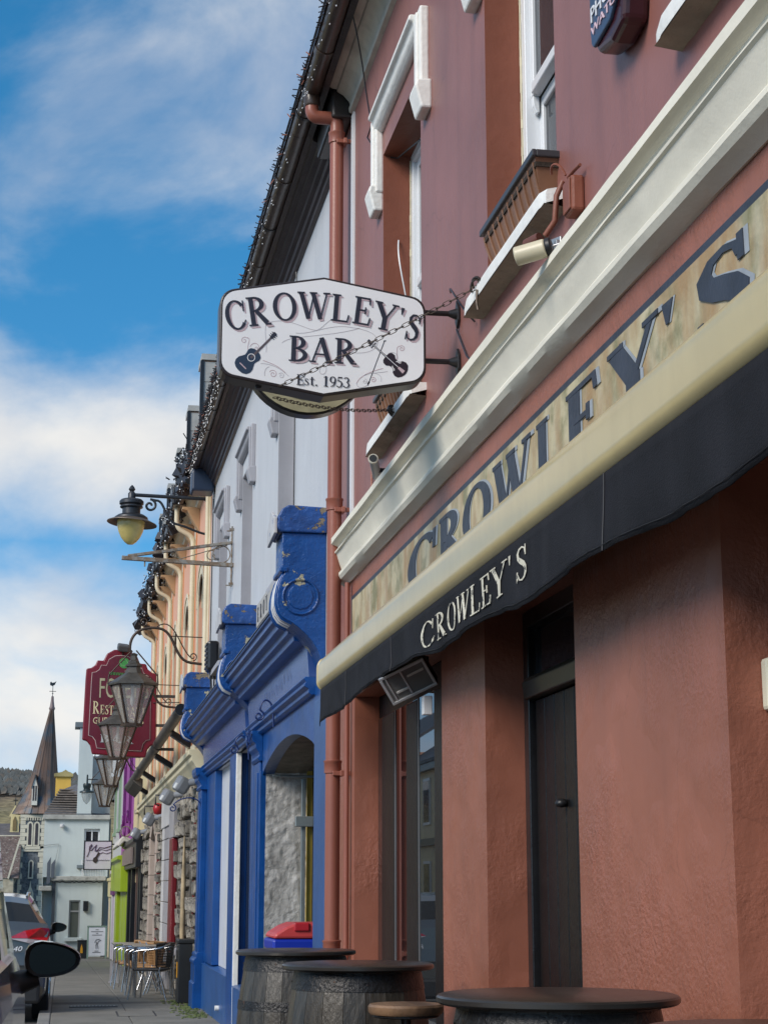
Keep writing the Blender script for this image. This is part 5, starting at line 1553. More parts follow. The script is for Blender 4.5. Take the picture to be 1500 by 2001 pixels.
M_purpd = mat('deep purple trim', (.13, .012, .14), .45)
M_lime = mat('lime green gloss', (.36, .50, .02), .35, var=.06)
M_sage = mat('sage green paint', (.24, .36, .24), .5, var=.08)
M_lilac = mat('lilac white paint', (.62, .58, .66), .5, var=.05)
M_lgr = mat('light grey render', (.48, .50, .50), .6, var=.06, streak=.15)
s1 = simple_shop('black_shop', 'cream fronted building over a black shopfront beside the stone restaurant', 41.62, 49.5, 6.2, M_cream2, M_crm, [(41.7, 42.0, .1, M_black), (43.2, 43.5, .08, M_black), (45.0, 45.2, .06, mat('brown post', (.10, .06, .05), .5)), (47.0, 47.4, .1, M_black), (49.0, 49.5, .12, M_black)], (1.85, 2.55, M_black, .30))
box('sign_panel', mat('pinkish grey sign panel', (.24, .19, .17), .4, var=.2, vsc=1), s1, 1.60, 1.66, 43, 49.2, 1.95, 2.35)
s2 = simple_shop('lime_shop', 'purple building over the bright lime green shopfront', 49.52, 59.5, 6.1, M_lime, M_purpd, [(49.6, 52.0, .14, M_lime), (53.5, 56.0, .10, M_lime), (57.5, 59.4, .16, M_lime)], (1.25, 2.25, M_lime, .42), upper=M_purp)
for k in range(5):
    tubes('iron_scroll', M_purpd, s2, spiral((1.80, 50 + k * 1.9, 3.0 + .4 * (k % 2)), .25, .06, 0, 1.2, 'YZ'), .03, 5)
s3 = simple_shop('lilac_shop', 'narrow lilac and white shop with a purple sign strip', 59.52, 64.5, 5.6, M_lilac, M_sage, [(59.6, 60.6, .16, M_lilac), (61.4, 62.2, .1, M_lilac), (63.4, 64.4, .14, M_lilac)], (1.35, 1.95, M_lilac, .22), upper=M_lgr)
box('purple_strip', M_purpd, s3, 1.70, 1.73, 59.7, 64.2, 1.10, 1.33)
s4 = simple_shop('sage_shop', 'sage green and cream shop in the street corner', 64.52, 69.9, 5.2, M_sage, M_sage, [(64.6, 65.6, .14, M_sage), (66.4, 67.0, .1, M_crm), (68.0, 68.6, .1, M_crm), (69.3, 69.85, .1, M_crm)], (1.0, 1.7, mat('yellow cream sign', (.62, .56, .30), .5), .2), upper=M_lgr)
cb = MB()
cb.prism([(1.86, 2.62), (1.58, 2.75), (1.50, 2.70), (1.40, 2.50), (1.46, 2.45), (1.60, 2.60), (1.86, 2.50)], 'Y', 47.5, 52.5)
t = thing('folded_white_awning', 'folded white awning over the join of black and lime shops', 'awning', (1.7, 50, 2.6))
cb.build('canvas_roll', mat('dirty white canvas', (.58, .56, .52), .6, var=.12, bump=.2), t, bevel=.03)
tubes('arm', M_rust, t, [(1.88, 48.5, 2.9), (1.55, 48.5, 2.66)], .03, 6)
tubes('hoop', M_rust, t, [(1.62 + .14 * math.cos(a * .5236), 47.4, 2.86 + .14 * math.sin(a * .5236)) for a in range(13)], .015, 5)

# ------------------------------------------------------------------ grey rendered building closing the street
M_gb = mat('pale blue grey render', (.56, .635, .63), .6, var=.05, vsc=.8, bump=.08, streak=.15, streakc=(.3, .34, .33))
M_gbt = mat('weathered parapet', (.42, .43, .40), .7, var=.2, vsc=3, col2=(.22, .22, .2), col2t=(.55, .7), bump=.3)
gb_ = thing('end_building', 'pale grey rendered corner house closing the end of the street', 'building', (.4, 70, gz(70)))
def front_wall(Y0, x0, x1, z0, z1, holes, depth=.2):
    b = wall_mesh(Y0, x0, x1, z0, z1, holes, depth)     # built in (Y,X,Z) then swapped
    b.v = [(y, x, z) for x, y, z in b.v]
    return b
front_wall(70, -.83, 1.72, 1.76, 4.10, [(.74, 1.36, 2.24, 3.66)]).build('upper_wall', M_gb, gb_)
front_wall(70.0, -.42, 1.55, -1.8, 1.64, [(.26, .70, -.58, .86)]).build('lower_wall', M_gb, gb_)
MB().box(-.83, -.42, 70.6, 70.7, -1.8, 1.76).box(-.83, -.81, 70.02, 80, -1.8, 4.1).box(-.82, 1.8, 70.45, 80, -1.8, 4.1).build('body', M_gb, gb_)
box('band_course', M_gbt, gb_, -.5, 1.66, 69.85, 70.05, 1.62, 1.80, bevel=.02)
box('parapet', M_gbt, gb_, -.9, 1.75, 69.86, 70.1, 4.02, 4.20, bevel=.02)
MB().add([(-.9, 70.1, 4.22), (1.72, 70.1, 4.15), (1.72, 75, 5.6), (-.25, 75, 5.45), (.35, 75, 5.7)], [(0, 1, 2, 4, 3)]).build('roof', M_slate, gb_)
for r_ in range(11):
    z0 = 4.22 + r_ * .12
    yy = 70.1 + (z0 - 4.2) * 3.6
    x0 = -.88 + r_ * .055
    MB().box(x0, .50, yy, yy + .5, z0, z0 + .055).build('slate_course', mat('brown grey slate', (.17, .15, .135), .7, var=.3, vsc=7), gb_)
ck = MB().box(.42, .98, 69.98, 70.9, 4.12, 7.70).build('chimney_stack', M_gb, gb_)
box('chimney_cap', mat('slate blue cap', (.15, .18, .2), .6), ck, .22, 1.02, 69.9, 71, 7.70, 7.92, bevel=.02)
box('stack_foot', mat('slate blue cap', (.15, .18, .2), .6), ck, .40, 1.0, 69.95, 70.95, 4.2, 4.26)
MB().box(.98, 1.75, 70.6, 74, 4.1, 6.6).build('side_gable', mat('white gable render', (.60, .61, .58), .6, var=.08, streak=.3, streakc=(.4, .4, .36)), gb_)
w = MB().box(.74, .82, 70.12, 70.18, 2.24, 3.66).box(1.30, 1.36, 70.12, 70.18, 2.24, 3.66).box(.82, 1.30, 70.12, 70.18, 3.55, 3.66).box(1.03, 1.08, 70.12, 70.18, 2.24, 3.55).build('window', M_upvc, gb_)
box('pane', M_pane, w, .82, 1.30, 70.15, 70.16, 2.24, 3.55)
box('sill', mat('blue grey sill', (.16, .20, .22), .6), w, .50, 1.40, 69.86, 70.1, 2.10, 2.235, bevel=.01)
w = MB().box(.26, .32, 70.06, 70.14, -.58, .86).box(.64, .70, 70.06, 70.14, -.58, .86).box(.32, .64, 70.06, 70.14, .40, .46).box(.32, .64, 70.06, 70.14, .80, .86).build('window', mat('grey window frame', (.30, .31, .31), .5), gb_)
box('pane', glass('netted pane', (.10, .115, .10), .1), w, .32, .64, 70.10, 70.11, -.55, .80)
box('sill', M_gb, w, .12, .80, 69.84, 70.1, -.72, -.585, bevel=.01)
for k in range(13):
    tubes('baluster', M_upvc, gb_, [(.72 + k * .066, 69.9, 1.80), (.72 + k * .066, 69.9, 2.32)], .008, 5)
tubes('handrail', M_upvc, gb_, [(.66, 69.9, 2.33), (1.6, 69.9, 2.33)], .015, 6)
tubes('rail_post', M_upvc, gb_, [(.74, 69.9, 1.79), (.70, 69.9, 2.42)], .025, 6)
for k in range(26):
    pass
cabl = [(-.45 + k * .08, 69.83, 1.58 + random.uniform(-.025, .02)) for k in range(26)]
tubes('sagging_cable', M_black, gb_, cabl, .022, 5)
tubes('cable', M_black, gb_, [(-.42, 69.9, 1.9), (-.24, 69.95, 3.05), (-1.8, 69.9, 2.9)], .008, 5)
box('side_door', mat('dark blue door strip', (.05, .06, .075), .4), gb_, -.42, -.30, 69.93, 69.99, -1.5, 1.55)
for (x0, x1, z0, z1, sl_) in ((-.66, -.52, 1.55, 2.55, .25), (-.50, -.36, 1.75, 2.45, .2)):
    MB().prism([(x0, z0 - sl_ * .3), (x1, z0), (x1, z1), (x0, z1 - sl_)], 'Y', 69.80, 69.86).build('slate_plate', mat('blue slate plate', (.10, .12, .15), .5), gb_)
box('side_canopy', M_gbt, gb_, -.95, -.45, 69.7, 70.6, 1.22, 1.42, bevel=.03)
t = thing('dome_camera', 'small white security camera high on the grey corner house', 'camera', (-.14, 69.9, 3.75))
MB().lathe([(0, -.08), (.06, -.06), (.085, 0), (.085, .07), (0, .08)], (-.14, 69.88, 3.75), 12).build('dome', M_upvc, t, smooth=60)
box('mount', M_upvc, t, -.18, -.10, 69.9, 69.99, 3.78, 3.84)
t = thing('wall_letter_box', 'small black box on the grey wall beside the ground floor window', 'box', (.9, 69.9, .6))
box('box', M_black, t, .81, 1.0, 69.84, 69.98, .44, .80, bevel=.015)
box('lid', M_black, t, .80, 1.01, 69.82, 69.98, .805, .83)
t = thing('yellow_house_chimney', 'yellow painted chimney rising behind the grey corner house', 'chimney', (-.2, 79, 5))
box('stack', mat('sunny yellow render', (.70, .44, .08), .6, var=.06), t, -.52, .16, 78.6, 79.4, 4.5, 6.25, bevel=.01)
MB().prism([(-.60, 6.25), (.24, 6.25), (.24, 6.38), (.05, 6.46), (-.10, 6.56), (-.25, 6.46), (-.60, 6.38)], 'Y', 78.5, 79.5).build('cap', mat('mossy chimney cap', (.36, .30, .13), .8, var=.3), t)

# ------------------------------------------------------------------ church
M_cop = mat('copper sheet', (.085, .058, .045), .45, metal=.2, var=.35, vsc=.35, col2=(.035, .060, .085), col2t=(.46, .60), grain=(1.4, (1, 1, .06), (.135, .080, .055)), bump=.1)
M_chs = mat('dark church rubble', (.145, .16, .17), .8, var=.35, vsc=2.4, bump=.9, bsc=5, col2=(.07, .08, .09), col2t=(.5, .62))
M_dre = mat('pale limestone dressings', (.58, .54, .42), .7, var=.14, vsc=1.5)
M_chr = mat('brown tile roof', (.12, .085, .075), .75, var=.45, vsc=3, bump=.7, bsc=9, col2=(.26, .25, .22), col2t=(.56, .66))
chu = thing('church', 'stone church with a tall copper spire at the end of the street', 'church', (-2.6, 182, -3))
cx, cy = -2.62, 182.0
hb = 2.02
sb, st_ = 8.70, 19.75
def rotp(x, y, a=R(22)):
    return (cx + x * math.cos(a) - y * math.sin(a), cy + x * math.sin(a) + y * math.cos(a))
spv, spf = [], []
NSEG = 14
for i in range(NSEG + 1):
    t_ = i / NSEG
    r = (hb * 1.06) * (1 - t_) ** 1.0 + .17 * t_
    r *= 1 + .18 * max(0, .25 - t_) / .25
    for k in range(8):
        a = math.pi / 8 + k * math.pi / 4
        sq = 1 / max(abs(math.cos(a + R(22))), abs(math.sin(a + R(22))))
        m_ = max(0, 1 - t_ / .35)
        rr_ = r * (1 + m_ * (sq - 1) * .55)
        spv.append((cx + .72 * t_ + rr_ * math.cos(a), cy + rr_ * math.sin(a), sb + (st_ - sb) * t_))
for i in range(NSEG):
    for k in range(8):
        spf.append((i * 8 + k, i * 8 + (k + 1) % 8, i * 8 + 8 + (k + 1) % 8, i * 8 + 8 + k))
spf.append(tuple(range(7, -1, -1)))
sp_o = MB().add(spv, spf).build('spire', M_cop, chu)
for k in range(8):
    a = math.pi / 8 + k * math.pi / 4
    tubes('spire_rib', M_cop, sp_o, [spv[i * 8 + k] for i in range(NSEG + 1)], .05, 5)
for k in range(8):
    for f_ in (.33, .66):
        tubes('standing_seam', M_cop, sp_o, [Vector(spv[i * 8 + k]).lerp(Vector(spv[i * 8 + (k + 1) % 8]), f_) for i in range(NSEG + 1)], .03, 4)
tx = cx + .72
MB().lathe([(.20, -.3), (.30, -.1), (.33, 0), (.24, .2), (.16, .8), (.13, 1.25), (0, 1.35)], (tx, cy, 19.75), 10).build('finial', mat('lead finial', (.16, .12, .12), .5), sp_o, smooth=40)
vn = MB().tube([(tx, cy, 21.0), (tx, cy, 22.2)], .035, 5).tube([(tx - .35, cy, 21.55), (tx + .35, cy, 21.55)], .03, 4).tube([(tx, cy, 21.3), (tx, cy, 21.35)], .1, 6)
vn.prism([(tx - .3, 22.2), (tx - .05, 22.1), (tx + .2, 22.25), (tx + .35, 22.65), (tx + .15, 22.5), (tx - .1, 22.45), (tx - .2, 22.6), (tx - .32, 22.45)], 'Y', cy - .02, cy + .02)
vn.build('weathervane', M_black, sp_o)
tw = MB().box(-4.50, -.75, 180.05, 184, -6, 8.62).build('tower', M_chs, chu)
def quoins(x0, x1, z0, z1, nm, big=.62, flip=False):
    z = z0
    k = 0
    while z < z1:
        ext = .16 if k % 2 else 0
        if flip:
            box(nm, M_dre, tw, x0 - ext, x1, 179.97, 180.2, z, z + big * .94)
        else:
            box(nm, M_dre, tw, x0, x1 + ext, 179.97, 180.2, z, z + big * .94)
        z += big
        k += 1
quoins(-4.55, -4.05, 5.2, 8.2, 'quoin', .4)
quoins(-2.45, -2.10, 5.2, 8.2, 'quoin', .4, True)
quoins(-4.75, -4.35, -5, 5.0, 'quoin', .55)
quoins(-2.5, -2.05, -5, 5.0, 'quoin', .55, True)
box('string_course', M_dre, tw, -4.7, -.7, 179.9, 180.2, 4.88, 5.10)
box('corbel_band', M_dre, tw, -4.6, -.7, 179.92, 180.2, 8.30, 8.60)
for k in range(12):
    box('corbel', M_dre, tw, -4.1 + k * .24, -3.98 + k * .24, 179.88, 180.2, 8.02, 8.30)
def lancet(x0, x1, z0, z1, fr_=.16):
    w_ = x1 - x0
    xm = (x0 + x1) / 2
    zs_ = z1 - w_ * .8
    o = [(x0 - fr_, z0 - fr_), (x1 + fr_, z0 - fr_), (x1 + fr_, zs_)]
    o += [(xm + (w_ / 2 + fr_) * math.cos(a), zs_ + (w_ * .8 + fr_) * math.sin(a)) for a in [math.pi * i / 10 for i in range(1, 10)]] + [(x0 - fr_, zs_)]
    i_ = [(x0, z0), (x1, z0), (x1, zs_)] + [(xm + w_ / 2 * math.cos(a), zs_ + w_ * .8 * math.sin(a)) for a in [math.pi * i / 10 for i in range(1, 10)]] + [(x0, zs_)]
    f = MB().prism(o, 'Y', 179.93, 180.1).build('window', M_dre, tw)
    MB().prism(i_, 'Y', 179.915, 179.93).build('louvre', mat('dark louvres', (.04, .035, .04), .6), tw)
lancet(-3.72, -3.42, 5.55, 7.75)
lancet(-3.05, -2.75, 5.55, 7.75)
box('window_sill', M_dre, tw, -4.0, -2.5, 179.85, 180.1, 5.12, 5.42)
lancet(-3.45, -3.2, 2.3, 3.9, .14)
MB().prism([(-3.65, -3), (-2.95, -3), (-2.95, .7), (-3.2, 1.3), (-3.3, 2.0), (-3.4, 1.3), (-3.65, .7)], 'Y', 179.85, 180.05).build('niche', M_dre, tw)
box('statue_recess', M_chs, tw, -3.45, -3.15, 179.83, 179.85, -.3, .9)
MB().prism([(-4.6, 1.9), (-4.6, 2.6), (-5.3, 1.0), (-5.3, -3), (-4.6, -3)], 'Y', 179.9, 180.6).build('buttress', M_chs, tw)
MB().prism([(-4.45, 2.7), (-4.75, 2.5), (-5.6, .4), (-5.45, .3)], 'Y', 179.8, 180.7).build('buttress_coping', M_dre, tw)
# spire dormer with louvred lancet
dm = MB().prism([(-3.55, 9.55), (-2.98, 9.55), (-2.98, 11.4), (-3.26, 12.4), (-3.55, 11.4)], 'Y', 179.55, 181.5).build('spire_dormer', mat('white dormer frame', (.62, .60, .52), .5), chu)
MB().prism([(-3.62, 11.3), (-3.26, 12.75), (-2.88, 11.3), (-2.95, 11.25), (-3.26, 12.45), (-3.58, 11.25)], 'Y', 179.45, 181.5).build('dormer_roof', M_cop, dm)
for a, b in ((-3.46, -3.30), (-3.22, -3.06)):
    box('dormer_light', mat('dark louvres', (.04, .035, .04)), dm, a, b, 179.53, 179.56, 10.0, 11.5)
# nave roofs and the bellcote
def gable_roof(nm, x0, x1, y0, y1, ze, zr, m):
    """ridge along X, slope facing the street"""
    ym = (y0 + y1) / 2
    return MB().add([(x0, y0, ze), (x1, y0, ze), (x1, ym, zr), (x0, ym, zr), (x1, y1, ze), (x0, y1, ze)], [(0, 1, 2, 3), (3, 2, 4, 5), (1, 4, 2), (0, 3, 5)]).build(nm, m, chu)
gable_roof('nave_roof', -14, -4.4, 176, 186, 2.2, 6.45, M_chr)
gable_roof('rear_roof', -14, -4.3, 184, 194, 5.6, 8.0, mat('dark slate church roof', (.10, .095, .10), .7, var=.3, vsc=2, bump=.4))
box('nave_wall', mat('pale rubble wall', (.40, .36, .26), .8, var=.25, vsc=2, bump=.6, bsc=8), chu, -14, -4.9, 176.1, 180, -6, 2.25)
tubes('ridge_tile', M_dre, chu, [(-14, 181, 6.47), (-4.4, 181, 6.47)], .07, 5)
MB().prism([(-4.5, 6.1), (-4.35, 6.0), (-5.35, 2.1), (-5.5, 2.2)], 'Y', 175.8, 176.2).build('verge', M_dre, chu)
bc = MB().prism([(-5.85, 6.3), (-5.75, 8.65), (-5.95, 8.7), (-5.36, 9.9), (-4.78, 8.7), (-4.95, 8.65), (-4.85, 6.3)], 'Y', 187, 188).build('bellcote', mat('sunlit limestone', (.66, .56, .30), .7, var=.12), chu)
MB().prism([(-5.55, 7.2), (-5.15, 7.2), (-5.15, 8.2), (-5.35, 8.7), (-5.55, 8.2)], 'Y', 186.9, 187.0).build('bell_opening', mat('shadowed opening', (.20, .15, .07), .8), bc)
MB().tube([(-5.36, 187.5, 9.85), (-5.36, 187.5, 10.7)], .05, 5).tube([(-5.6, 187.5, 10.4), (-5.1, 187.5, 10.4)], .05, 4).build('cross', M_black, bc)

# ------------------------------------------------------------------ hills
vs_, fs = [], []
NXH, NYH = 150, 70
for i in range(NXH + 1):
    for j in range(NYH + 1):
        x = -420 + 840 * i / NXH
        y = 420 + 700 * j / NYH
        t_ = j / NYH
        rise = min(1, t_ / .62) ** 1.15
        top = 53 - .020 * x + 6 * noise.noise(Vector((x * .006, 0, 1))) + 2 * noise.noise(Vector((x * .03, 2, 1)))
        h = -8 + (top + 8) * rise + (t_ > .7) * -(t_ - .7) * 60
        h += noise.noise(Vector((x * .05, y * .05, 3))) * 2.0 + noise.noise(Vector((x * .16, y * .16, 5))) * 1.6 * rise
        vs_.append((x, y, h))
k = NYH + 1
fs = [(i * k + j, (i + 1) * k + j, (i + 1) * k + j + 1, i * k + j + 1) for i in range(NXH) for j in range(NYH)]
M_hill = bpy.data.materials.new('wooded hillside')
M_hill.use_nodes = True
t = M_hill.node_tree
b = t.nodes['Principled BSDF']
b.inputs['Roughness'].default_value = .95
tcn = t.nodes.new('ShaderNodeTexCoord')
sp3 = t.nodes.new('ShaderNodeSeparateXYZ')
t.links.new(tcn.outputs['Object'], sp3.inputs[0])
nzz = t.nodes.new('ShaderNodeTexNoise')
nzz.inputs['Scale'].default_value = .03
nzz.inputs['Detail'].default_value = 6
t.links.new(tcn.outputs['Object'], nzz.inputs['Vector'])
mul = t.nodes.new('ShaderNodeMath')
mul.operation = 'MULTIPLY_ADD'
mul.inputs[1].default_value = 14
t.links.new(nzz.outputs[0], mul.inputs[0])
t.links.new(sp3.outputs[2], mul.inputs[2])
mrr = t.nodes.new('ShaderNodeMapRange')
mrr.inputs[1].default_value = 10
mrr.inputs[2].default_value = 66
t.links.new(mul.outputs[0], mrr.inputs[0])
rp = t.nodes.new('ShaderNodeValToRGB')
rp.color_ramp.elements[0].color = (.26, .22, .09, 1)
rp.color_ramp.elements[1].color = (.045, .06, .06, 1)
for p, c in ((.40, (.24, .20, .09)), (.56, (.20, .16, .085)), (.66, (.17, .115, .07)), (.74, (.055, .06, .06)), (.9, (.05, .062, .07))):
    e = rp.color_ramp.elements.new(p)
    e.color = (*c, 1)
t.links.new(mrr.outputs[0], rp.inputs[0])
n4 = t.nodes.new('ShaderNodeTexNoise')
n4.inputs['Scale'].default_value = .35
n4.inputs['Detail'].default_value = 5
t.links.new(tcn.outputs['Object'], n4.inputs['Vector'])
mxh = t.nodes.new('ShaderNodeMixRGB')
mxh.blend_type = 'MULTIPLY'
mxh.inputs[0].default_value = .8
t.links.new(rp.outputs[0], mxh.inputs[1])
cr4 = t.nodes.new('ShaderNodeValToRGB')
cr4.color_ramp.elements[0].position = .35
cr4.color_ramp.elements[0].color = (.45, .45, .45, 1)
cr4.color_ramp.elements[1].position = .65
cr4.color_ramp.elements[1].color = (1.4, 1.4, 1.4, 1)
t.links.new(n4.outputs[0], cr4.inputs[0])
t.links.new(cr4.outputs[0], mxh.inputs[2])
t.links.new(mxh.outputs[0], b.inputs['Base Color'])
struct(MB().add(vs_, fs).build('hills', M_hill))
# woodland on the upper slope: many small crowns that read as one mass
wd = MB()
rnd = random.Random(3)
for i in range(5200):
    x = rnd.uniform(-210, 60)
    y = rnd.uniform(768, 872)
    t_ = (y - 420) / 700
    rise = min(1, t_ / .62) ** 1.15
    top = 53 - .020 * x + 6 * noise.noise(Vector((x * .006, 0, 1)))
    h = -8 + (top + 8) * rise
    s = rnd.uniform(.8, 1.9)
    wd.add([(x - s, y, h), (x + s * .5, y - s, h + .3), (x + s * .9, y + s, h), (x + rnd.uniform(-.5, .5), y, h + s * 2.1), (x - s * .7, y + s * .3, h + s * 1.3), (x + s * .8, y - s * .3, h + s * 1.2)], [(0, 1, 5, 3), (0, 4, 3), (1, 2, 5), (2, 3, 5), (2, 0, 4, 3)])
tag(wd.build('hill_woodland', mat('bare hazy woodland', (.095, .105, .105), .95, var=.4, vsc=.08, col2=(.12, .105, .09), col2t=(.5, .65))), 'dark bare hazy woodland covering the top of the far hill', 'woodland', kind='stuff')  # distance haze is mixed into the crown colour
bu = MB()
for i in range(700):
    a = Vector((rnd.gauss(0, 1), rnd.gauss(0, 1), rnd.gauss(0, 1))).normalized() * rnd.uniform(.5, 1.0)
    c = Vector((-6.2 + a.x * .9, 160 + a.y, .6 + a.z * 2.0))
    s = rnd.uniform(.12, .28)
    u = Vector((rnd.gauss(0, 1), rnd.gauss(0, 1), rnd.gauss(0, 1))).normalized() * s
    v = u.orthogonal().normalized() * s * .6
    bu.add([c - u, c + v, c + u, c - v], [(0, 1, 2, 3)])
t = thing('green_bush', 'bright green bush at the left edge below the church roof', 'bush', (-6.2, 160, -3))
bu.build('crown', mat('spring foliage', (.12, .20, .02), .7, var=.4, vsc=.8), t)
MB().tube([(-6.2, 160, -4), (-6.2, 160, .2)], [.12, .06], 6).build('trunk', M_rust, t)

# ------------------------------------------------------------------ street lamp on the peach corner
M_lampm = mat('dark bronze lamp metal', (.045, .048, .055), .4, metal=.5, var=.25, vsc=6)
M_lens = mat('amber lamp lens', (.55, .45, .16), .22, var=.15, vsc=4, spec=.6)
LY = 24.15
lp = thing('bracket_street_lamp', 'bell shaped street lamp on a scrolled arm high on the peach corner', 'street lamp', (.76, LY, 6.2))
lx = .755
M_pan = mat('weathered bronze pan', (.14, .11, .09), .5, metal=.4, var=.25)
MB().lathe([(0, .90), (.03, .87), (.05, .83), (.03, .80), (.055, .77), (.055, .68), (.04, .67)], (lx, LY, 6.2), 14).build('finial', M_lampm, lp, smooth=40)
MB().lathe([(.0, .68), (.15, .675), (.175, .65), (.175, .61), (.145, .595), (.165, .575), (.165, .56), (.13, .54), (.13, .46), (.19, .445), (.24, .41), (.245, .37), (.12, .36)], (lx, LY, 6.2), 24).build('housing', M_lampm, lp, smooth=40)
pan = MB().lathe([(.15, .215), (.24, .225), (.36, .17), (.362, .16), (.24, .205), (.15, .20)], (0, 0, 0), 28)
pan.moved(Matrix.Translation((lx, LY, 6.36)) @ Matrix.Rotation(R(5), 4, 'Y'))
pan.build('pan', M_pan, lp, smooth=40)
MB().lathe([(.20, .36), (.20, .33), (.195, .27), (.175, .19), (.14, .11), (.09, .045), (.045, .008), (0, 0)], (lx, LY, 6.21), 24).build('lens', M_lens, lp, smooth=60)
tubes('arm', M_lampm, lp, [(lx, LY, 6.95), (1.90, LY, 6.93)], .027, 10)
tubes('brace', M_lampm, lp, spiral((1.02, LY, 6.80), .02, .095, 0, 1.25)[:] + bez((1.10, LY, 6.88), (1.25, LY, 6.9), (1.22, LY, 6.55), (1.45, LY, 6.53)) + bez((1.45, LY, 6.53), (1.65, LY, 6.48), (1.7, LY, 6.42), (1.89, LY, 6.40)), .018, 8)
tubes('scroll', M_lampm, lp, bez((1.75, LY, 6.93), (1.9, LY, 6.92), (1.92, LY, 6.75), (1.84, LY, 6.7)), .012, 6)
box('wall_plate', M_lampm, lp, 1.86, 1.90, LY - .05, LY + .05, 6.3, 7.0, bevel=.006)

# ------------------------------------------------------------------ hexagonal lanterns on scroll brackets
M_lan = mat('aged lantern metal', (.085, .078, .068), .5, metal=.5, var=.3, vsc=9)
M_lfr = mat('brown lantern frame', (.060, .040, .030), .5, metal=.3, var=.3)
M_lgl = glass('milky lantern pane', (.55, .52, .48), .62, .08)
def hexring(r, z, ph=0):
    return [(r * math.cos(ph + k * math.pi / 3), r * math.sin(ph + k * math.pi / 3), z) for k in range(6)]
def lantern(label, loc, arm_to, first=True):
    t = thing('hexagonal_lantern', label, 'lantern', loc, 'hexagonal lanterns over the restaurant')
    R1, R0, z1, z0 = .315, .125, .0, -.55
    ph = R(-8)
    top, bot = hexring(R1, z1, ph), hexring(R0, z0, ph)
    for k in range(6):
        j = (k + 1) % 6
        tubes('frame_bar', M_lfr, t, [Vector(top[k]) + Vector(loc), Vector(bot[k]) + Vector(loc)], .018, 4, 10)
        q = [Vector(top[k]), Vector(top[j]), Vector(bot[j]), Vector(bot[k])]
        c = sum(q, Vector()) / 4
        q = [c + (p - c) * .93 for p in q]
        mb = MB().add([p + Vector(loc) for p in q], [(0, 1, 2, 3)])
        mb.build('pane', M_lgl, t)
    rf = MB()
    prof = [(R1 + .045, -.005), (R1 + .045, .02), (R1 - .0, .05), (.15, .155), (.125, .17), (.10, .23), (.095, .26), (.12, .265), (.12, .29), (.08, .31), (.08, .34), (.05, .36), (.045, .42), (.06, .44), (.0, .47)]
    vs_, fs = [], []
    for r_, z in prof:
        vs_ += [(p[0] + loc[0], p[1] + loc[1], p[2] + loc[2]) for p in hexring(r_, z, ph)]
    for i in range(len(prof) - 1):
        for k in range(6):
            fs.append((i * 6 + k, i * 6 + (k + 1) % 6, i * 6 + 6 + (k + 1) % 6, i * 6 + 6 + k))
    fs.append(tuple(range(5, -1, -1)))
    rf.add(vs_, fs).build('roof', M_lan, t)
    MB().add([(p[0] + loc[0], p[1] + loc[1], p[2] + loc[2] - .03) for p in hexring(R0 + .03, z0 + .03, ph)] + [(p[0] + loc[0], p[1] + loc[1], p[2] + loc[2]) for p in hexring(R0 + .025, z0 - .035, ph)],
             [(0, 1, 2, 3, 4, 5), (11, 10, 9, 8, 7, 6)] + [(k, (k + 1) % 6, 6 + (k + 1) % 6, 6 + k) for k in range(6)]).build('base', M_lfr, t)
    MB().lathe([(.0, -.3), (.03, -.27), (.035, -.2), (.02, -.12), (.025, -.1), (.025, 0)], loc, 10).build('bulb', mat('frosted bulb', (.6, .6, .58), .3), t, smooth=60)
    # stirrup from rim to hook
    x, y, z = loc
    for s in (-1, 1):
        tubes('stirrup', M_lfr, t, [(x + s * (R1 + .04), y, z + .01), (x + s * (R1 + .03), y, z + .14), (x + s * .10, y, z + .42), (x + s * .03, y, z + .50)], .011, 6)
    hk = [(x - .03, y, z + .47)] + bez((x - .06, y, z + .50), (x - .08, y, z + .75), (x + .1, y, z + .86), (x + .34, y, z + .83), 12) + bez((x + .34, y, z + .83), (x + .6, y, z + .8), (x + .55, y, z + .36), (x + .82, y, z + .34), 12) + [(arm_to, y, z + .32)]
    tubes('bracket_arm', M_lfr, t, hk, .020, 8)
    tubes('bracket_scroll', M_lfr, t, spiral((x + .12, y, z + .92), .07, .02, 3.4, 1.3), .009, 5)
    tubes('bracket_scroll', M_lfr, t, spiral((x + .84, y, z + .43), .06, .015, -1.5, 1.3), .009, 5)
    tubes('bracket_scroll', M_lfr, t, bez((x + .30, y, z + .84), (x + .55, y, z + 1.05), (x + .62, y, z + .6), (x + .80, y, z + .42)), .009, 5)
    tubes('tie_rod', M_lfr, t, [(x + .50, y, z + .72), (arm_to, y, z + .71)], .008, 5)
    return t
lantern('hexagonal lantern nearest the blue shop, in front of the maroon sign', (.865, 24.3, 4.20), 1.88)
lantern('second hexagonal lantern, covering the lower maroon sign', (.82, 29.5, 4.10), 1.88)
lantern('third hexagonal lantern, hanging just below the maroon sign', (.90, 36.4, 4.02), 1.9)
lantern('smallest and lowest hexagonal lantern, against the grey chimney stack', (.98, 45.6, 4.02), 1.9)
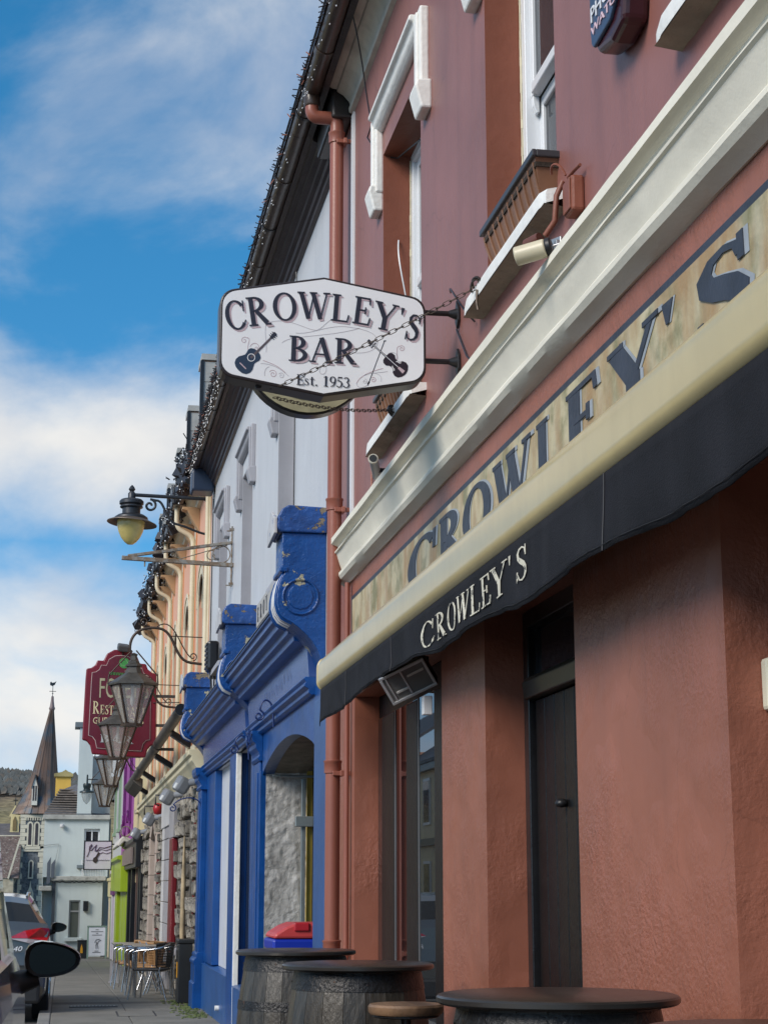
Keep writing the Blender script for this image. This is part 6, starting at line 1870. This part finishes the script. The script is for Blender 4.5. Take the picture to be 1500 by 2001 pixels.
# far lamp of the bell shaped kind
fl = thing('far_street_lamp', 'small black bell lamp on an arm before the grey chimney stack', 'street lamp', (.70, 64, 4.6))
fx, fy = .72, 64
MB().lathe([(0, .72), (.03, .70), (.035, .40), (.13, .39), (.15, .34), (.14, .25), (.12, .22), (.13, .14), (.26, .10), (.27, .05), (0, .04)], (fx, fy, 4.72), 14).build('housing', mat('teal black lamp metal', (.02, .035, .04), .4), fl, smooth=40)
MB().lathe([(.20, .04), (.19, -.06), (.12, -.26), (0, -.38)], (fx, fy, 4.72), 14).build('lens', glass('clear lamp lens', (.45, .5, .5), .5, .1), fl, smooth=60)
tubes('arm', M_lampm, fl, [(fx, fy, 5.26), (1.88, fy, 5.24)], .022, 6)
tubes('scroll', M_lampm, fl, spiral((1.10, fy, 5.12), .10, .02, 1.5, 1.4), .016, 6)

# ------------------------------------------------------------------ maroon restaurant sign
MS = thing('maroon_sign', 'shaped maroon sign with gold lettering hanging behind the lanterns', 'sign', (.87, 30.4, 4.5))
sy = 30.4
M_mar = mat('maroon sign paint', (.17, .008, .020), .32, var=.12, vsc=2)
M_marp = mat('plum sign panel', (.115, .010, .022), .3, var=.15, vsc=2)
M_gold = mat('gold sign print', (.60, .40, .10), .4)
M_gold2 = mat('pale gold print', (.66, .58, .36), .45)
M_silv = mat('silver print', (.42, .46, .48), .4)
M_grn = mat('green print', (.05, .26, .06), .45)
def S2(px_, py_):
    return (.243 + (px_ - 165) / 140 * 1.255 + 0.0, 4.42 - (py_ - 1390) / 204 * 1.862 + (px_ - 235) / 70 * -.035)
half = [(0, 1267), (16, 1269), (30, 1278), (36, 1292), (48, 1292), (52, 1302), (60, 1308), (69, 1310), (70, 1330), (72, 1448), (63, 1450), (56, 1458), (52, 1474), (0, 1475)]
def sgn_poly(ins):
    k = 1 - ins / 72
    pr = [(235 + a * k, 1372 + (b - 1372) * (1 - ins / 104)) for a, b in half]
    pl_ = [(235 - a * k, 1372 + (b - 1372) * (1 - ins / 104)) for a, b in reversed(half)]
    return [S2(*p) for p in pr + pl_[1:-1]]
MB().prism(sgn_poly(0), 'Y', sy, sy + .12).build('board', M_mar, MS, bevel=.02)
pan = MB().prism(sgn_poly(11.5), 'Y', sy - .012, sy + .01).build('panel', M_mar, MS)
MB().prism(sgn_poly(11.5), 'Y', sy - .016, sy - .0125).build('keyline', mat('cream keyline', (.55, .45, .42), .5), pan)
MB().prism(sgn_poly(12.6), 'Y', sy - .022, sy - .0165).build('field', M_marp, pan)
def spt(px_, py_):
    a, b = S2(px_, py_)
    return (a, sy - .024, b)
def serif_word(text, px_, py_, hpx, wpx, m, first=1.):
    tot = sum(GL[c][0] * (first if i == 0 else 1) for i, c in enumerate(text))
    x = px_
    for i, c in enumerate(text):
        k = first if i == 0 else 1
        h = hpx * k / 204 * 1.862
        wp = wpx * GL[c][0] * k / tot
        wx = (wp * .95 / 140 * 1.255) / (GL[c][0] * h)
        glyph(c, frame(spt(x, py_), UX, VZ, NY_, h, wx), 0, .003).build('letter', m, pan)
        x += wp
sans("FOLEY'S", 'lettering', M_gold, pan, spt(191, 1365), UX, VZ, NY_, .36, .50, .004)
serif_word('RESTAURANT', 181, 1397, 18, 104, M_gold2, 1.35)
sans('GUEST ROOMS', 'lettering', M_gold2, pan, spt(182, 1416), UX, VZ, NY_, .115, .82, .004)
serif_word('BAR', 197, 1451, 15, 68, M_silv, 1.0)
for q_ in range(7):
    a_ = spt(211 + q_ * 5.2, 1319)
    tubes('script_print', M_grn, pan, [(a_[0], sy - .026, a_[2] - (.03 if q_ == 0 else 0)), (a_[0] + .008, sy - .026, a_[2] + .05), (a_[0] + .03, sy - .026, a_[2] + .045), (a_[0] + .032, sy - .026, a_[2])], .006, 4)
em = MB()
e0 = spt(240, 1294)
em.prism([(e0[0] + .095 * math.cos(i * .2618), e0[2] + .095 * math.sin(i * .2618)) for i in range(24)], 'Y', sy - .027, sy - .023)
em.build('emblem', M_grn, pan)
tubes('emblem_ring', mat('pale green print', (.16, .42, .18), .45), pan, [(e0[0] + .06 * math.cos(i * .2618), sy - .028, e0[2] + .06 * math.sin(i * .2618)) for i in range(22)], .008, 4)
MB().obox((.885, sy - .08, 5.56), (.20, .2, .12), (.35, .1, .1)).build('flood_hood', mat('grey hood', (.07, .075, .08), .5), MS, bevel=.025)
tubes('hood_stay', M_black, MS, [(.885, sy, 5.44), (.885, sy - .08, 5.52)], .015, 6)
for z in (4.72, 4.20, 3.78):
    MB().box(1.46, 1.89, sy + .03, sy + .08, z - .025, z + .025).build('arm', mat('black iron arm', (.04, .035, .032), .5), MS)
tubes('stay_wire', M_black, MS, [(1.4, sy + .06, 4.60), (1.89, sy - .5, 4.56)], .008, 5)

# ------------------------------------------------------------------ white guitar sign in front of the end building
vsn = thing('white_hanging_sign', 'white hanging sign with purple script in front of the grey corner house', 'sign', (1.2, 56, 2.6))
vy = 56.0
x0, x1, z0, z1 = .62, 1.48, 1.93, 2.82
box('board', mat('lilac white board', (.62, .60, .66), .4), vsn, x0, x1, vy, vy + .06, z0, z1)
for a in ((x0 - .015, x0 + .012, z0 - .015, z1 + .015), (x1 - .012, x1 + .015, z0 - .015, z1 + .015), (x0 + .012, x1 - .012, z1 - .012, z1 + .015), (x0 + .012, x1 - .012, z0 - .015, z0 + .012)):
    box('frame_bar', M_black, vsn, a[0], a[1], vy - .012, vy + .075, a[2], a[3])
M_scr = mat('plum script', (.055, .012, .05), .4)
sc1 = [(.70, 2.32), (.74, 2.40), (.80, 2.58), (.86, 2.68), (.84, 2.72), (.78, 2.64), (.77, 2.54), (.84, 2.52), (.92, 2.62), (1.0, 2.70), (.98, 2.62), (.95, 2.50), (1.02, 2.52), (1.10, 2.62), (1.25, 2.60), (1.45, 2.66)]
tubes('script', M_scr, vsn, [(x, vy - .012, z) for x, z in sc1], .012, 5)
tubes('script', M_scr, vsn, [(x, vy - .012, z) for x, z in ((1.0, 2.48), (1.15, 2.56), (1.3, 2.52), (1.46, 2.58))], .009, 5)
tubes('script', M_scr, vsn, [(x, vy - .012, z) for x, z in ((1.05, 2.40), (1.2, 2.46), (1.32, 2.42), (1.46, 2.47))], .009, 5)
MB().prism([(.90, 2.18), (.98, 2.12), (1.06, 2.20), (1.04, 2.28), (1.12, 2.44), (1.06, 2.48), (.98, 2.33), (.91, 2.28)], 'Y', vy - .02, vy - .001).build('figure_print', mat('dark figure print', (.05, .035, .03), .4), vsn)
tubes('script', mat('grey script', (.16, .14, .18), .5), vsn, [(.68 + k * .022, vy - .008, 2.215 + .022 * math.sin(k * 2.3)) for k in range(35)], .006, 4)
MB().box(x1, 1.9, vy + .01, vy + .05, 2.70, 2.74).build('arm', M_black, vsn)

# ------------------------------------------------------------------ pavement clutter
ab = thing('a_board', 'green framed pavement board with a grey printed figure', 'sign board', (1.25, 64.5, gz(64.5)))
zb = gz(64.5)
M_abf = mat('grey green board frame', (.17, .25, .20), .5)
yy = 64.4
for a in ((.93, .985), (1.575, 1.63)):
    MB().add([(a[0], yy - .30, zb), (a[1], yy - .30, zb), (a[1], yy - .24, zb), (a[0], yy - .24, zb), (a[0], yy - .03, zb + 1.14), (a[1], yy - .03, zb + 1.14), (a[1], yy + .03, zb + 1.14), (a[0], yy + .03, zb + 1.14)], [(0, 3, 2, 1), (4, 5, 6, 7), (0, 1, 5, 4), (1, 2, 6, 5), (2, 3, 7, 6), (3, 0, 4, 7)]).build('leg', M_abf, ab)
    MB().add([(a[0], yy + .24, zb), (a[1], yy + .24, zb), (a[1], yy + .30, zb), (a[0], yy + .30, zb), (a[0], yy + .031, zb + 1.13), (a[1], yy + .031, zb + 1.13), (a[1], yy + .09, zb + 1.13), (a[0], yy + .09, zb + 1.13)], [(0, 3, 2, 1), (4, 5, 6, 7), (0, 1, 5, 4), (1, 2, 6, 5), (2, 3, 7, 6), (3, 0, 4, 7)]).build('leg', M_abf, ab)
box('top_rail', M_abf, ab, .92, 1.64, yy - .05, yy + .05, zb + 1.12, zb + 1.17)
def abp(x, z):     # point on the sloping front
    return (x, yy - .285 + (z - zb) * .225, z)
MB().add([abp(.985, zb + .12), abp(1.575, zb + .12), abp(1.575, zb + 1.12), abp(.985, zb + 1.12)], [(0, 1, 2, 3)]).build('poster', mat('pale poster', (.55, .58, .60), .4, var=.12, vsc=2), ab)
M_ink = mat('grey ink', (.16, .17, .18), .6)
for z_, w_ in ((1.02, .10), (.95, .44), (.89, .08), (.83, .36), (.22, .30), (.27, .14)):
    MB().add([abp(1.28 - w_ / 2, zb + z_), abp(1.28 + w_ / 2, zb + z_), abp(1.28 + w_ / 2, zb + z_ + .025), abp(1.28 - w_ / 2, zb + z_ + .025)], [(0, 1, 2, 3)]).moved(Matrix.Translation((0, -.01, 0))).build('print_line', M_ink, ab)
tubes('figure_print', M_ink, ab, [Vector(abp(x, zb + z)) + Vector((0, -.01, 0)) for x, z in ((1.20, .58), (1.26, .68), (1.36, .69), (1.42, .66), (1.34, .62), (1.30, .52), (1.33, .36))], .014, 4)
tubes('figure_print', M_ink, ab, [Vector(abp(x, zb + z)) + Vector((0, -.01, 0)) for x, z in ((1.28, .60), (1.25, .48), (1.26, .36))], .014, 4)
def ash_bin(label, x, y, w_, d_, h_):
    t = thing('ash_bin', label, 'bin', (x, y, gz(y)), 'black ash bins')
    zb = gz(y)
    box('body', mat('black bin plastic', (.018, .019, .020), .4, var=.2, bump=.05), t, x - w_ / 2, x + w_ / 2, y - d_ / 2, y + d_ / 2, zb, zb + h_ - .06, bevel=.015)
    box('hood', mat('black bin plastic', (.018, .019, .020)), t, x - w_ / 2 - .012, x + w_ / 2 + .012, y - d_ / 2 - .012, y + d_ / 2 + .012, zb + h_ - .058, zb + h_, bevel=.015)
    return t, zb
t, zb = ash_bin('black ash bin between the aluminium chairs and the blue pilaster', 1.79, 24.62, .36, .42, .86)
MB().box(1.602, 1.61, 24.52, 24.59, zb + .34, zb + .55).build('flame_sticker', mat('orange sticker', (.75, .36, .02), .5), t)
t, zb = ash_bin('black ash bin with an orange flame beside the green framed board', .78, 65.2, .36, .36, .66)
MB().prism([(.70, zb + .20), (.80, zb + .20), (.79, zb + .38), (.75, zb + .52), (.71, zb + .38)], 'Y', 65.0, 65.012).build('flame_sticker', mat('orange sticker', (.75, .36, .02), .5), t)

# ------------------------------------------------------------------ bistro chairs and tables
M_alu = mat('polished aluminium', (.62, .62, .63), .18, metal=1., var=.05)
M_tan = mat('tan wicker', (.36, .20, .085), .55, var=.2, vsc=9, bump=.5, bsc=60)
M_blw = mat('black wicker', (.016, .016, .017), .5, var=.3, vsc=9, bump=.5, bsc=60)
def chair_proto(wick, label):
    t = thing('bistro_chair', label, 'chair', (0, 0, 0), 'bistro chairs outside the restaurant')
    r = .0125
    for s in (-1, 1):
        tubes('front_leg', M_alu, t, [(s * .27, -.27, 0), (s * .24, -.22, .42), (s * .255, -.23, .60)] + bez((s * .255, -.23, .60), (s * .265, -.24, .68), (s * .265, -.16, .70), (s * .265, .02, .705), 6) + bez((s * .265, .02, .705), (s * .26, .16, .715), (s * .25, .24, .74), (s * .20, .27, .77), 6), r, 8)
        tubes('rear_leg', M_alu, t, [(s * .25, .30, 0), (s * .20, .17, .40), (s * .19, .18, .46)], r, 8)
    tubes('back_rail', M_alu, t, bez((-.20, .27, .77), (-.10, .31, .80), (.10, .31, .80), (.20, .27, .77), 8), r, 8)
    tubes('seat_rail', M_alu, t, [(-.22, -.21, .415), (.22, -.21, .415), (.20, .19, .405), (-.20, .19, .405), (-.22, -.21, .415)], r, 6)
    # woven seat
    vs_, fs = [], []
    for i in range(9):
        for j in range(9):
            u, v = i / 8 - .5, j / 8 - .5
            vs_.append((u * (.46 - .05 * (v + .5)), v * .43 - .01, .435 - .02 * (1 - 4 * u * u) * (1 - 3 * v * v)))
    fs = [(i * 9 + j, (i + 1) * 9 + j, (i + 1) * 9 + j + 1, i * 9 + j + 1) for i in range(8) for j in range(8)]
    st = MB().add(vs_, fs).build('seat', wick, t, smooth=180)
    st.modifiers.new('s', 'SOLIDIFY').thickness = .022
    # curved woven back: vertical strands and horizontal bands
    def bp(a, z):
        k = .20 + .04 * (z - .45) / .33
        return Vector((k * math.sin(a) * 1.12, .10 + (.155 + .05 * (z - .45) / .33) * math.cos(a), z))
    bk = MB()
    N_ = 26
    for i in range(N_ + 1):
        a = -1.35 + 2.7 * i / N_
        bk.tube([bp(a, .45), bp(a, .55), bp(a, .66), bp(a, .775)], .0045, 4)
    for j in range(9):
        z = .46 + j * .038
        bk.tube([bp(-1.35 + 2.7 * i / N_, z) + Vector((0, .006 * (-1) ** (i + j), 0)) for i in range(N_ + 1)], .0055, 4)
    bk.build('backrest', wick, t)
    tubes('backrest_edge', wick, t, [bp(-1.35 + 2.7 * i / 14, .785) for i in range(15)], .018, 6)
    tubes('backrest_edge', wick, t, [bp(-1.35, .785), bp(-1.35, .45)], .012, 6)
    tubes('backrest_edge', wick, t, [bp(1.35, .785), bp(1.35, .45)], .012, 6)
    return t
tan0 = chair_proto(M_tan, 'tan wicker bistro chair')
blk0 = chair_proto(M_blw, 'black wicker aluminium bistro chair nearest the ash bin')
blk0.location = (1.33, 25.75, gz(25.75))
blk0.rotation_euler.z = R(-112)
spots = [(1.32, 27.7, -100, 'second nearest the camera'), (1.30, 29.2, -96, 'third from the ash bin'), (1.24, 30.8, -100, 'fourth from the ash bin'), (1.20, 32.6, -92, 'farthest down the street'), (1.62, 27.6, 80, 'tucked against the stone wall near the timber post'), (1.62, 30.2, 85, 'tucked against the stone wall by the ashlar column')]
for i, (x, y, a, lab) in enumerate(spots):
    o = tan0 if i == 0 else copy_tree(tan0)
    o.location = (x, y, gz(y))
    o.rotation_euler.z = R(a)
    o['label'] = 'tan wicker aluminium bistro chair ' + lab
def bistro_table(label, x, y, w_, d_):
    t = thing('bistro_table', label, 'table', (x, y, gz(y)), 'bistro tables outside the restaurant')
    zb = gz(y)
    box('top', mat('grey tan table top', (.33, .28, .22), .3, var=.15), t, x - w_ / 2, x + w_ / 2, y - d_ / 2, y + d_ / 2, zb + .735, zb + .755, bevel=.006)
    box('edge', M_alu, t, x - w_ / 2 - .006, x + w_ / 2 + .006, y - d_ / 2 - .006, y + d_ / 2 + .006, zb + .738, zb + .751)
    for sx_ in (-1, 1):
        for sy_ in (-1, 1):
            tubes('leg', M_alu, t, [(x + sx_ * (w_ / 2 - .05), y + sy_ * (d_ / 2 - .05), zb), (x + sx_ * (w_ / 2 - .05), y + sy_ * (d_ / 2 - .05), zb + .735)], .018, 8)
    return t
bistro_table('aluminium edged bistro table nearest the camera among the chairs', 1.40, 26.75, .66, .70)
bistro_table('aluminium edged bistro table in the middle of the row', 1.36, 29.7, .66, .72)
bistro_table('aluminium edged bistro table at the far end of the row', 1.30, 32.8, .72, .72)
mc = thing('menu_holder', 'low grey board leaning at the far end of the chairs', 'board', (.98, 34.2, gz(34.2)))
box('panel', M_ash, mc, .95, 1.10, 34.15, 34.2, gz(34.2) + .02, gz(34.2) + .40)
box('foot', M_ash, mc, .93, 1.12, 34.1, 34.3, gz(34.2), gz(34.2) + .019)

# ------------------------------------------------------------------ cars
M_tyre = mat('tyre rubber', (.012, .012, .013), .8)
M_cglass = glass('car glass', (.012, .014, .016), .10, .02)
M_plas = mat('black car plastic', (.018, .018, .019), .5)
def paint(nm, c):
    return mat(nm, c, .28, metal=.75, var=.03, coat=1.0)
def car(name, label, loc, m, kind, hscale=1.0, mirror_z=None):
    t = thing(name, label, 'car', loc)
    W = .90
    # stations along the car from tail (0) to nose: y, half-width, bumper z, belt z, roof half-width, top z
    if kind == 'wagon':
        ST = [(0.00, .72, .36, .62, .60, .66), (0.03, .80, .30, .78, .70, .80), (0.055, .85, .28, 1.0, .78, 1.05), (0.09, .87, .25, 1.09, .76, 1.15), (0.30, .885, .22, 1.09, .64, 1.37), (0.55, .895, .21, 1.08, .61, 1.435), (1.2, .90, .20, 1.05, .62, 1.465), (2.0, .90, .20, 1.0, .62, 1.47), (2.6, .90, .20, .96, .61, 1.44), (2.95, .90, .20, .955, .60, 1.36), (3.55, .895, .20, .95, .68, 1.03), (4.1, .88, .22, .86, .70, .93), (4.5, .82, .25, .74, .62, .80), (4.68, .70, .32, .58, .5, .62)]
    else:
        ST = [(0.00, .72, .36, .66, .60, .70), (0.05, .82, .28, .90, .72, .92), (0.25, .87, .24, 1.03, .76, 1.30), (0.5, .89, .21, 1.05, .76, 1.44), (1.2, .90, .20, 1.05, .77, 1.49), (1.9, .90, .20, 1.045, .77, 1.47), (2.2, .90, .20, 1.04, .76, 1.40), (2.85, .90, .20, 1.02, .74, 1.10), (3.2, .90, .20, .97, .72, 1.03), (3.6, .885, .22, .88, .68, .93), (3.9, .80, .26, .72, .58, .76), (4.02, .70, .32, .55, .5, .60)]
    P = []
    for (y, w, zb, zl, wr, zt) in ST:
        q = [(w * .90, zb), (w * .985, zb + .12), (w, (zb + zl) / 2), (w * .99, zl - .10), (w * .965, zl), (w * .94, zl + .015), (wr + .03, zt - .09), (wr - .02, zt - .03), (wr * .6, zt), (0, zt + .008)]
        if zt - zl < .15:
            q = [(w * .90, zb), (w * .985, zb + .12), (w, (zb + zl) / 2), (w * .99, zl - .10), (w * .965, zl - .03), (w * .94, zl), (wr + .10, zl + (zt - zl) * .4), (wr, zl + (zt - zl) * .7), (wr * .6, zt), (0, zt + .008)]
        P.append([(x, y, z * hscale) for x, z in q])
    NJ = 10
    body, gl_s, gl_r, gl_f = MB(), MB(), MB(), MB()
    def quad(i, j, sgn):
        a, b_, c_, d_ = P[i][j], P[i][j + 1], P[i + 1][j + 1], P[i + 1][j]
        return [(sgn * p[0], p[1], p[2]) for p in (a, b_, c_, d_)]
    for i in range(len(P) - 1):
        tall = ST[i][5] - ST[i][3] > .15 or ST[i + 1][5] - ST[i + 1][3] > .15
        roofi = ST[i][5] > 1.3 and ST[i + 1][5] > 1.3
        rear_w = (ST[i + 1][5] - ST[i][5] > .12) and tall
        front_w = (ST[i][5] - ST[i + 1][5] > .2) and tall
        for j in range(NJ - 1):
            for s in (-1, 1):
                q = quad(i, j, s)
                dest = body
                if j == 5 and roofi:
                    dest = gl_s
                elif j >= 7 and rear_w and ST[i][5] > .9:
                    dest = gl_r
                elif j >= 7 and front_w:
                    dest = gl_f
                dest.add(q, [(0, 1, 2, 3)])
    for i in (0, len(P) - 1):
        body.add([(p[0], p[1], p[2]) for p in P[i]] + [(-p[0], p[1], p[2]) for p in reversed(P[i])], [tuple(range(20))])
    bo = body.build('body', m, t, smooth=38, local=True)
    for s_, nm in ((-1, 'side_window'), (1, 'side_window')):
        h_ = MB()
        for q in gl_s.f:
            if gl_s.v[q[0]][0] * s_ > 0:
                h_.add([gl_s.v[i] for i in q], [(0, 1, 2, 3)])
        h_.build(nm, M_cglass, t, smooth=38, local=True)
    if gl_r.v:
        gl_r.build('rear_window', M_cglass, t, smooth=38, local=True)
    if gl_f.v:
        gl_f.build('windscreen', M_cglass, t, smooth=38, local=True)
    L_ = ST[-1][0]
    for wy in (.85, L_ - .88):
        for s in (-1, 1):
            wl_ = MB().tube([(s * .70, wy, .32), (s * .905, wy, .32)], .32, 28).build('wheel', M_tyre, t, smooth=40, local=True, bevel=.02)
            MB().tube([(s * .90, wy, .32), (s * .915, wy, .32)], .22, 20).build('rim', M_alu, wl_, smooth=40, local=True)
            MB().prism([(wy + .38 * math.cos(a), .32 + .38 * math.sin(a)) for a in [math.pi * k / 14 for k in range(15)]], 'X', s * .80, s * .903).build('wheel_arch', M_plas, t, local=True)
    box_ = MB().box(-.80, .80, -.03, .10, .24, .46 * hscale).build('lower_bumper', M_plas, t, local=True, bevel=.04)
    for s in (-1, 1):
        # door mirror
        my = L_ * .66 if kind == 'wagon' else 2.42
        mz = mirror_z or 1.02 * hscale
        sh = MB()
        ring0, ring1, ring2 = [], [], []
        for k in range(20):
            a = 2 * math.pi * k / 20
            ca, sa = math.cos(a), math.sin(a)
            u = .108 * (abs(ca) ** .75) * (1 if ca > 0 else -1)
            v = .076 * (abs(sa) ** .75) * (1 if sa > 0 else -1)
            v *= (1 - .52 * ((u / .115 + 1) / 2) ** 1.6) if v > 0 else 1 - .35 * ((u / .115 + 1) / 2) ** 2
            ring0.append((s * (1.005 + u), my, mz + v))
            ring1.append((s * (1.005 + u * 1.03), my + .05, mz + v * 1.05))
            ring2.append((s * (.99 + u * .7), my + .13, mz + v * .65))
        vs_ = ring0 + ring1 + ring2
        fs = [(k, (k + 1) % 20, 20 + (k + 1) % 20, 20 + k) for k in range(20)] + [(20 + k, 20 + (k + 1) % 20, 40 + (k + 1) % 20, 40 + k) for k in range(20)] + [tuple(40 + k for k in range(20))]
        mo = sh.add(vs_, fs).build('door_mirror', m, t, smooth=60, local=True)
        c0_ = Vector((s * 1.005, my, mz))
        inner = [c0_ + (Vector(p) - c0_) * .97 + Vector((0, -.004, 0)) for p in ring0]
        inner2 = [c0_ + (Vector(p) - c0_) * .84 + Vector((0, .010, 0)) for p in ring0]
        MB().add(inner + inner2, [(k, (k + 1) % 20, 20 + (k + 1) % 20, 20 + k) for k in range(20)]).build('mirror_rim', M_plas, mo, smooth=60, local=True)
        MB().add([p + Vector((0, -.001, 0)) for p in inner2], [tuple(range(20))]).build('mirror_glass', mat('mirror glass', (.055, .075, .08), .03, metal=1., var=0), mo, local=True)  # dark teal tint carries the dark reflection in the mirror
        MB().tube([(s * .86, my + .06, .95 * hscale), (s * .95, my + .07, .97 * hscale)], [.05, .035], 8).build('mirror_stalk', M_plas, mo, smooth=50, local=True)
    return t, P, ST
wg, P, ST = car('parked_estate_car', 'bronze grey estate car with a red tail light parked at the kerb', (-1.04, 22.6, gz(22.6) - .12), paint('bronze grey car paint', (.15, .13, .11)), 'wagon', 1.09)
hsx = 1.08
M_tl = mat('red tail light', (.42, .008, .014), .12, var=.25, vsc=14, coat=1.)
M_tw = mat('clear tail light band', (.42, .36, .36), .12, coat=1.)
for s in (-1, 1):
    def tl(pts, m_, nm, y_=-.0):
        mb = MB()
        n = len(pts)
        fr_ = []
        for u, z, y in pts:
            fr_.append((s * u * 1.012, y - .045, z))
        bk_ = [(x * .97, y + .06, z) for x, y, z in fr_]
        mb.add(fr_ + bk_, [tuple(range(n))] + [(k, (k + 1) % n, n + (k + 1) % n, n + k) for k in range(n)])
        return mb.build(nm, m_, wg, local=True)
    tl([(.38, 1.05, .0), (.58, 1.14, .01), (.78, 1.175, .03), (.875, 1.165, .12), (.885, 1.07, .13), (.85, 1.01, .04), (.62, 1.045, .0)], M_tl, 'tail_light')
    tl([(.38, 1.045, -.002), (.62, 1.04, -.002), (.85, 1.005, .035), (.882, 1.06, .13), (.86, .94, .06), (.78, .94, .01), (.60, .995, -.005)], M_tw, 'tail_light_band')
sans('i40', 'badge', M_wht, wg, (.42, -.03, .885), (1, 0, .03), (.25, 0, 1), (0, -1, 0), .062, 1.3, .01)
for o in wg.children:
    if o.name.startswith('badge'):
        for v_ in o.data.vertices:
            v_.co += ORG[wg.name]
box_ = MB().box(-.78, .78, -.022, .05, .70, .712).build('boot_seam', M_plas, wg, local=True)
for s in (-1, 1):
    tubes_ = MB().tube([(s * .58, .55, 1.555), (s * .585, .8, 1.60), (s * .58, 2.3, 1.60), (s * .57, 2.5, 1.555)], .018, 6).build('roof_rail', M_alu, wg, smooth=60, local=True)
nc, P, ST = car('parked_near_car', 'silver grey car at the lower left edge with its door mirror showing', (-1.035, 4.60, gz(6) - .12), paint('silver grey car paint', (.30, .29, .27)), 'hatch', 1.25, 1.285)

# ------------------------------------------------------------------ the other side of the street (seen in the pub window and car paint)
M_yel = mat('pale yellow render', (.66, .54, .26), .6, var=.06, streak=.1)
def left_house(name, label, y0, y1, m, zt):
    t = thing(name, label, 'building', (-9, (y0 + y1) / 2, gz(min(90, y0)) - .1))
    zb = gz(min(90, y1)) - .5
    c = MB().box(-18, -9, y0, y1, zb, zt).build('wall', m, t)
    MB().prism([(-18.3, zt), (-13.5, zt + 3), (-8.7, zt), (-8.7, zt + .12), (-13.5, zt + 3.15), (-18.3, zt + .12)], 'Y', y0, y1).build('roof', M_slate, t)
    box('eaves', M_black, t, -8.999, -8.75, y0, y1, zt - .25, zt)
    n = int((y1 - y0) / 2.6)
    for k in range(n):
        yc = y0 + (k + .5) * (y1 - y0) / n
        for z0 in (.6, 3.6):
            w = box('window', M_upvc, t, -8.999, -8.94, yc - .6, yc + .6, z0, z0 + 1.7)
            box('pane', M_pane, w, -8.94, -8.93, yc - .5, yc + .5, z0 + .1, z0 + 1.6)
    box('string_course', M_black, t, -8.999, -8.85, y0, y1, 2.85, 3.1)
    return t
left_house('yellow_house', 'yellow house across the street mirrored in the pub window', 36, 52, M_yel, 6.2)
left_house('cream_house', 'cream house across the street farther down', 52.1, 66, M_cream2, 5.8)
left_house('orange_house', 'terracotta house across the street mirrored beside the yellow one', 66.1, 84, M_peach, 6.6)
r1, _, _ = car('parked_red_car', 'red hatchback parked across the street, mirrored in the pub window', (-6.2, 30.5, gz(30.5) - .12), paint('red car paint', (.40, .01, .012)), 'hatch', 1.05)
r2, _, _ = car('parked_blue_car', 'blue hatchback parked across the street, mirrored in the pub window', (-6.2, 36.0, gz(36) - .12), paint('blue car paint', (.03, .10, .26)), 'hatch', 1.05)
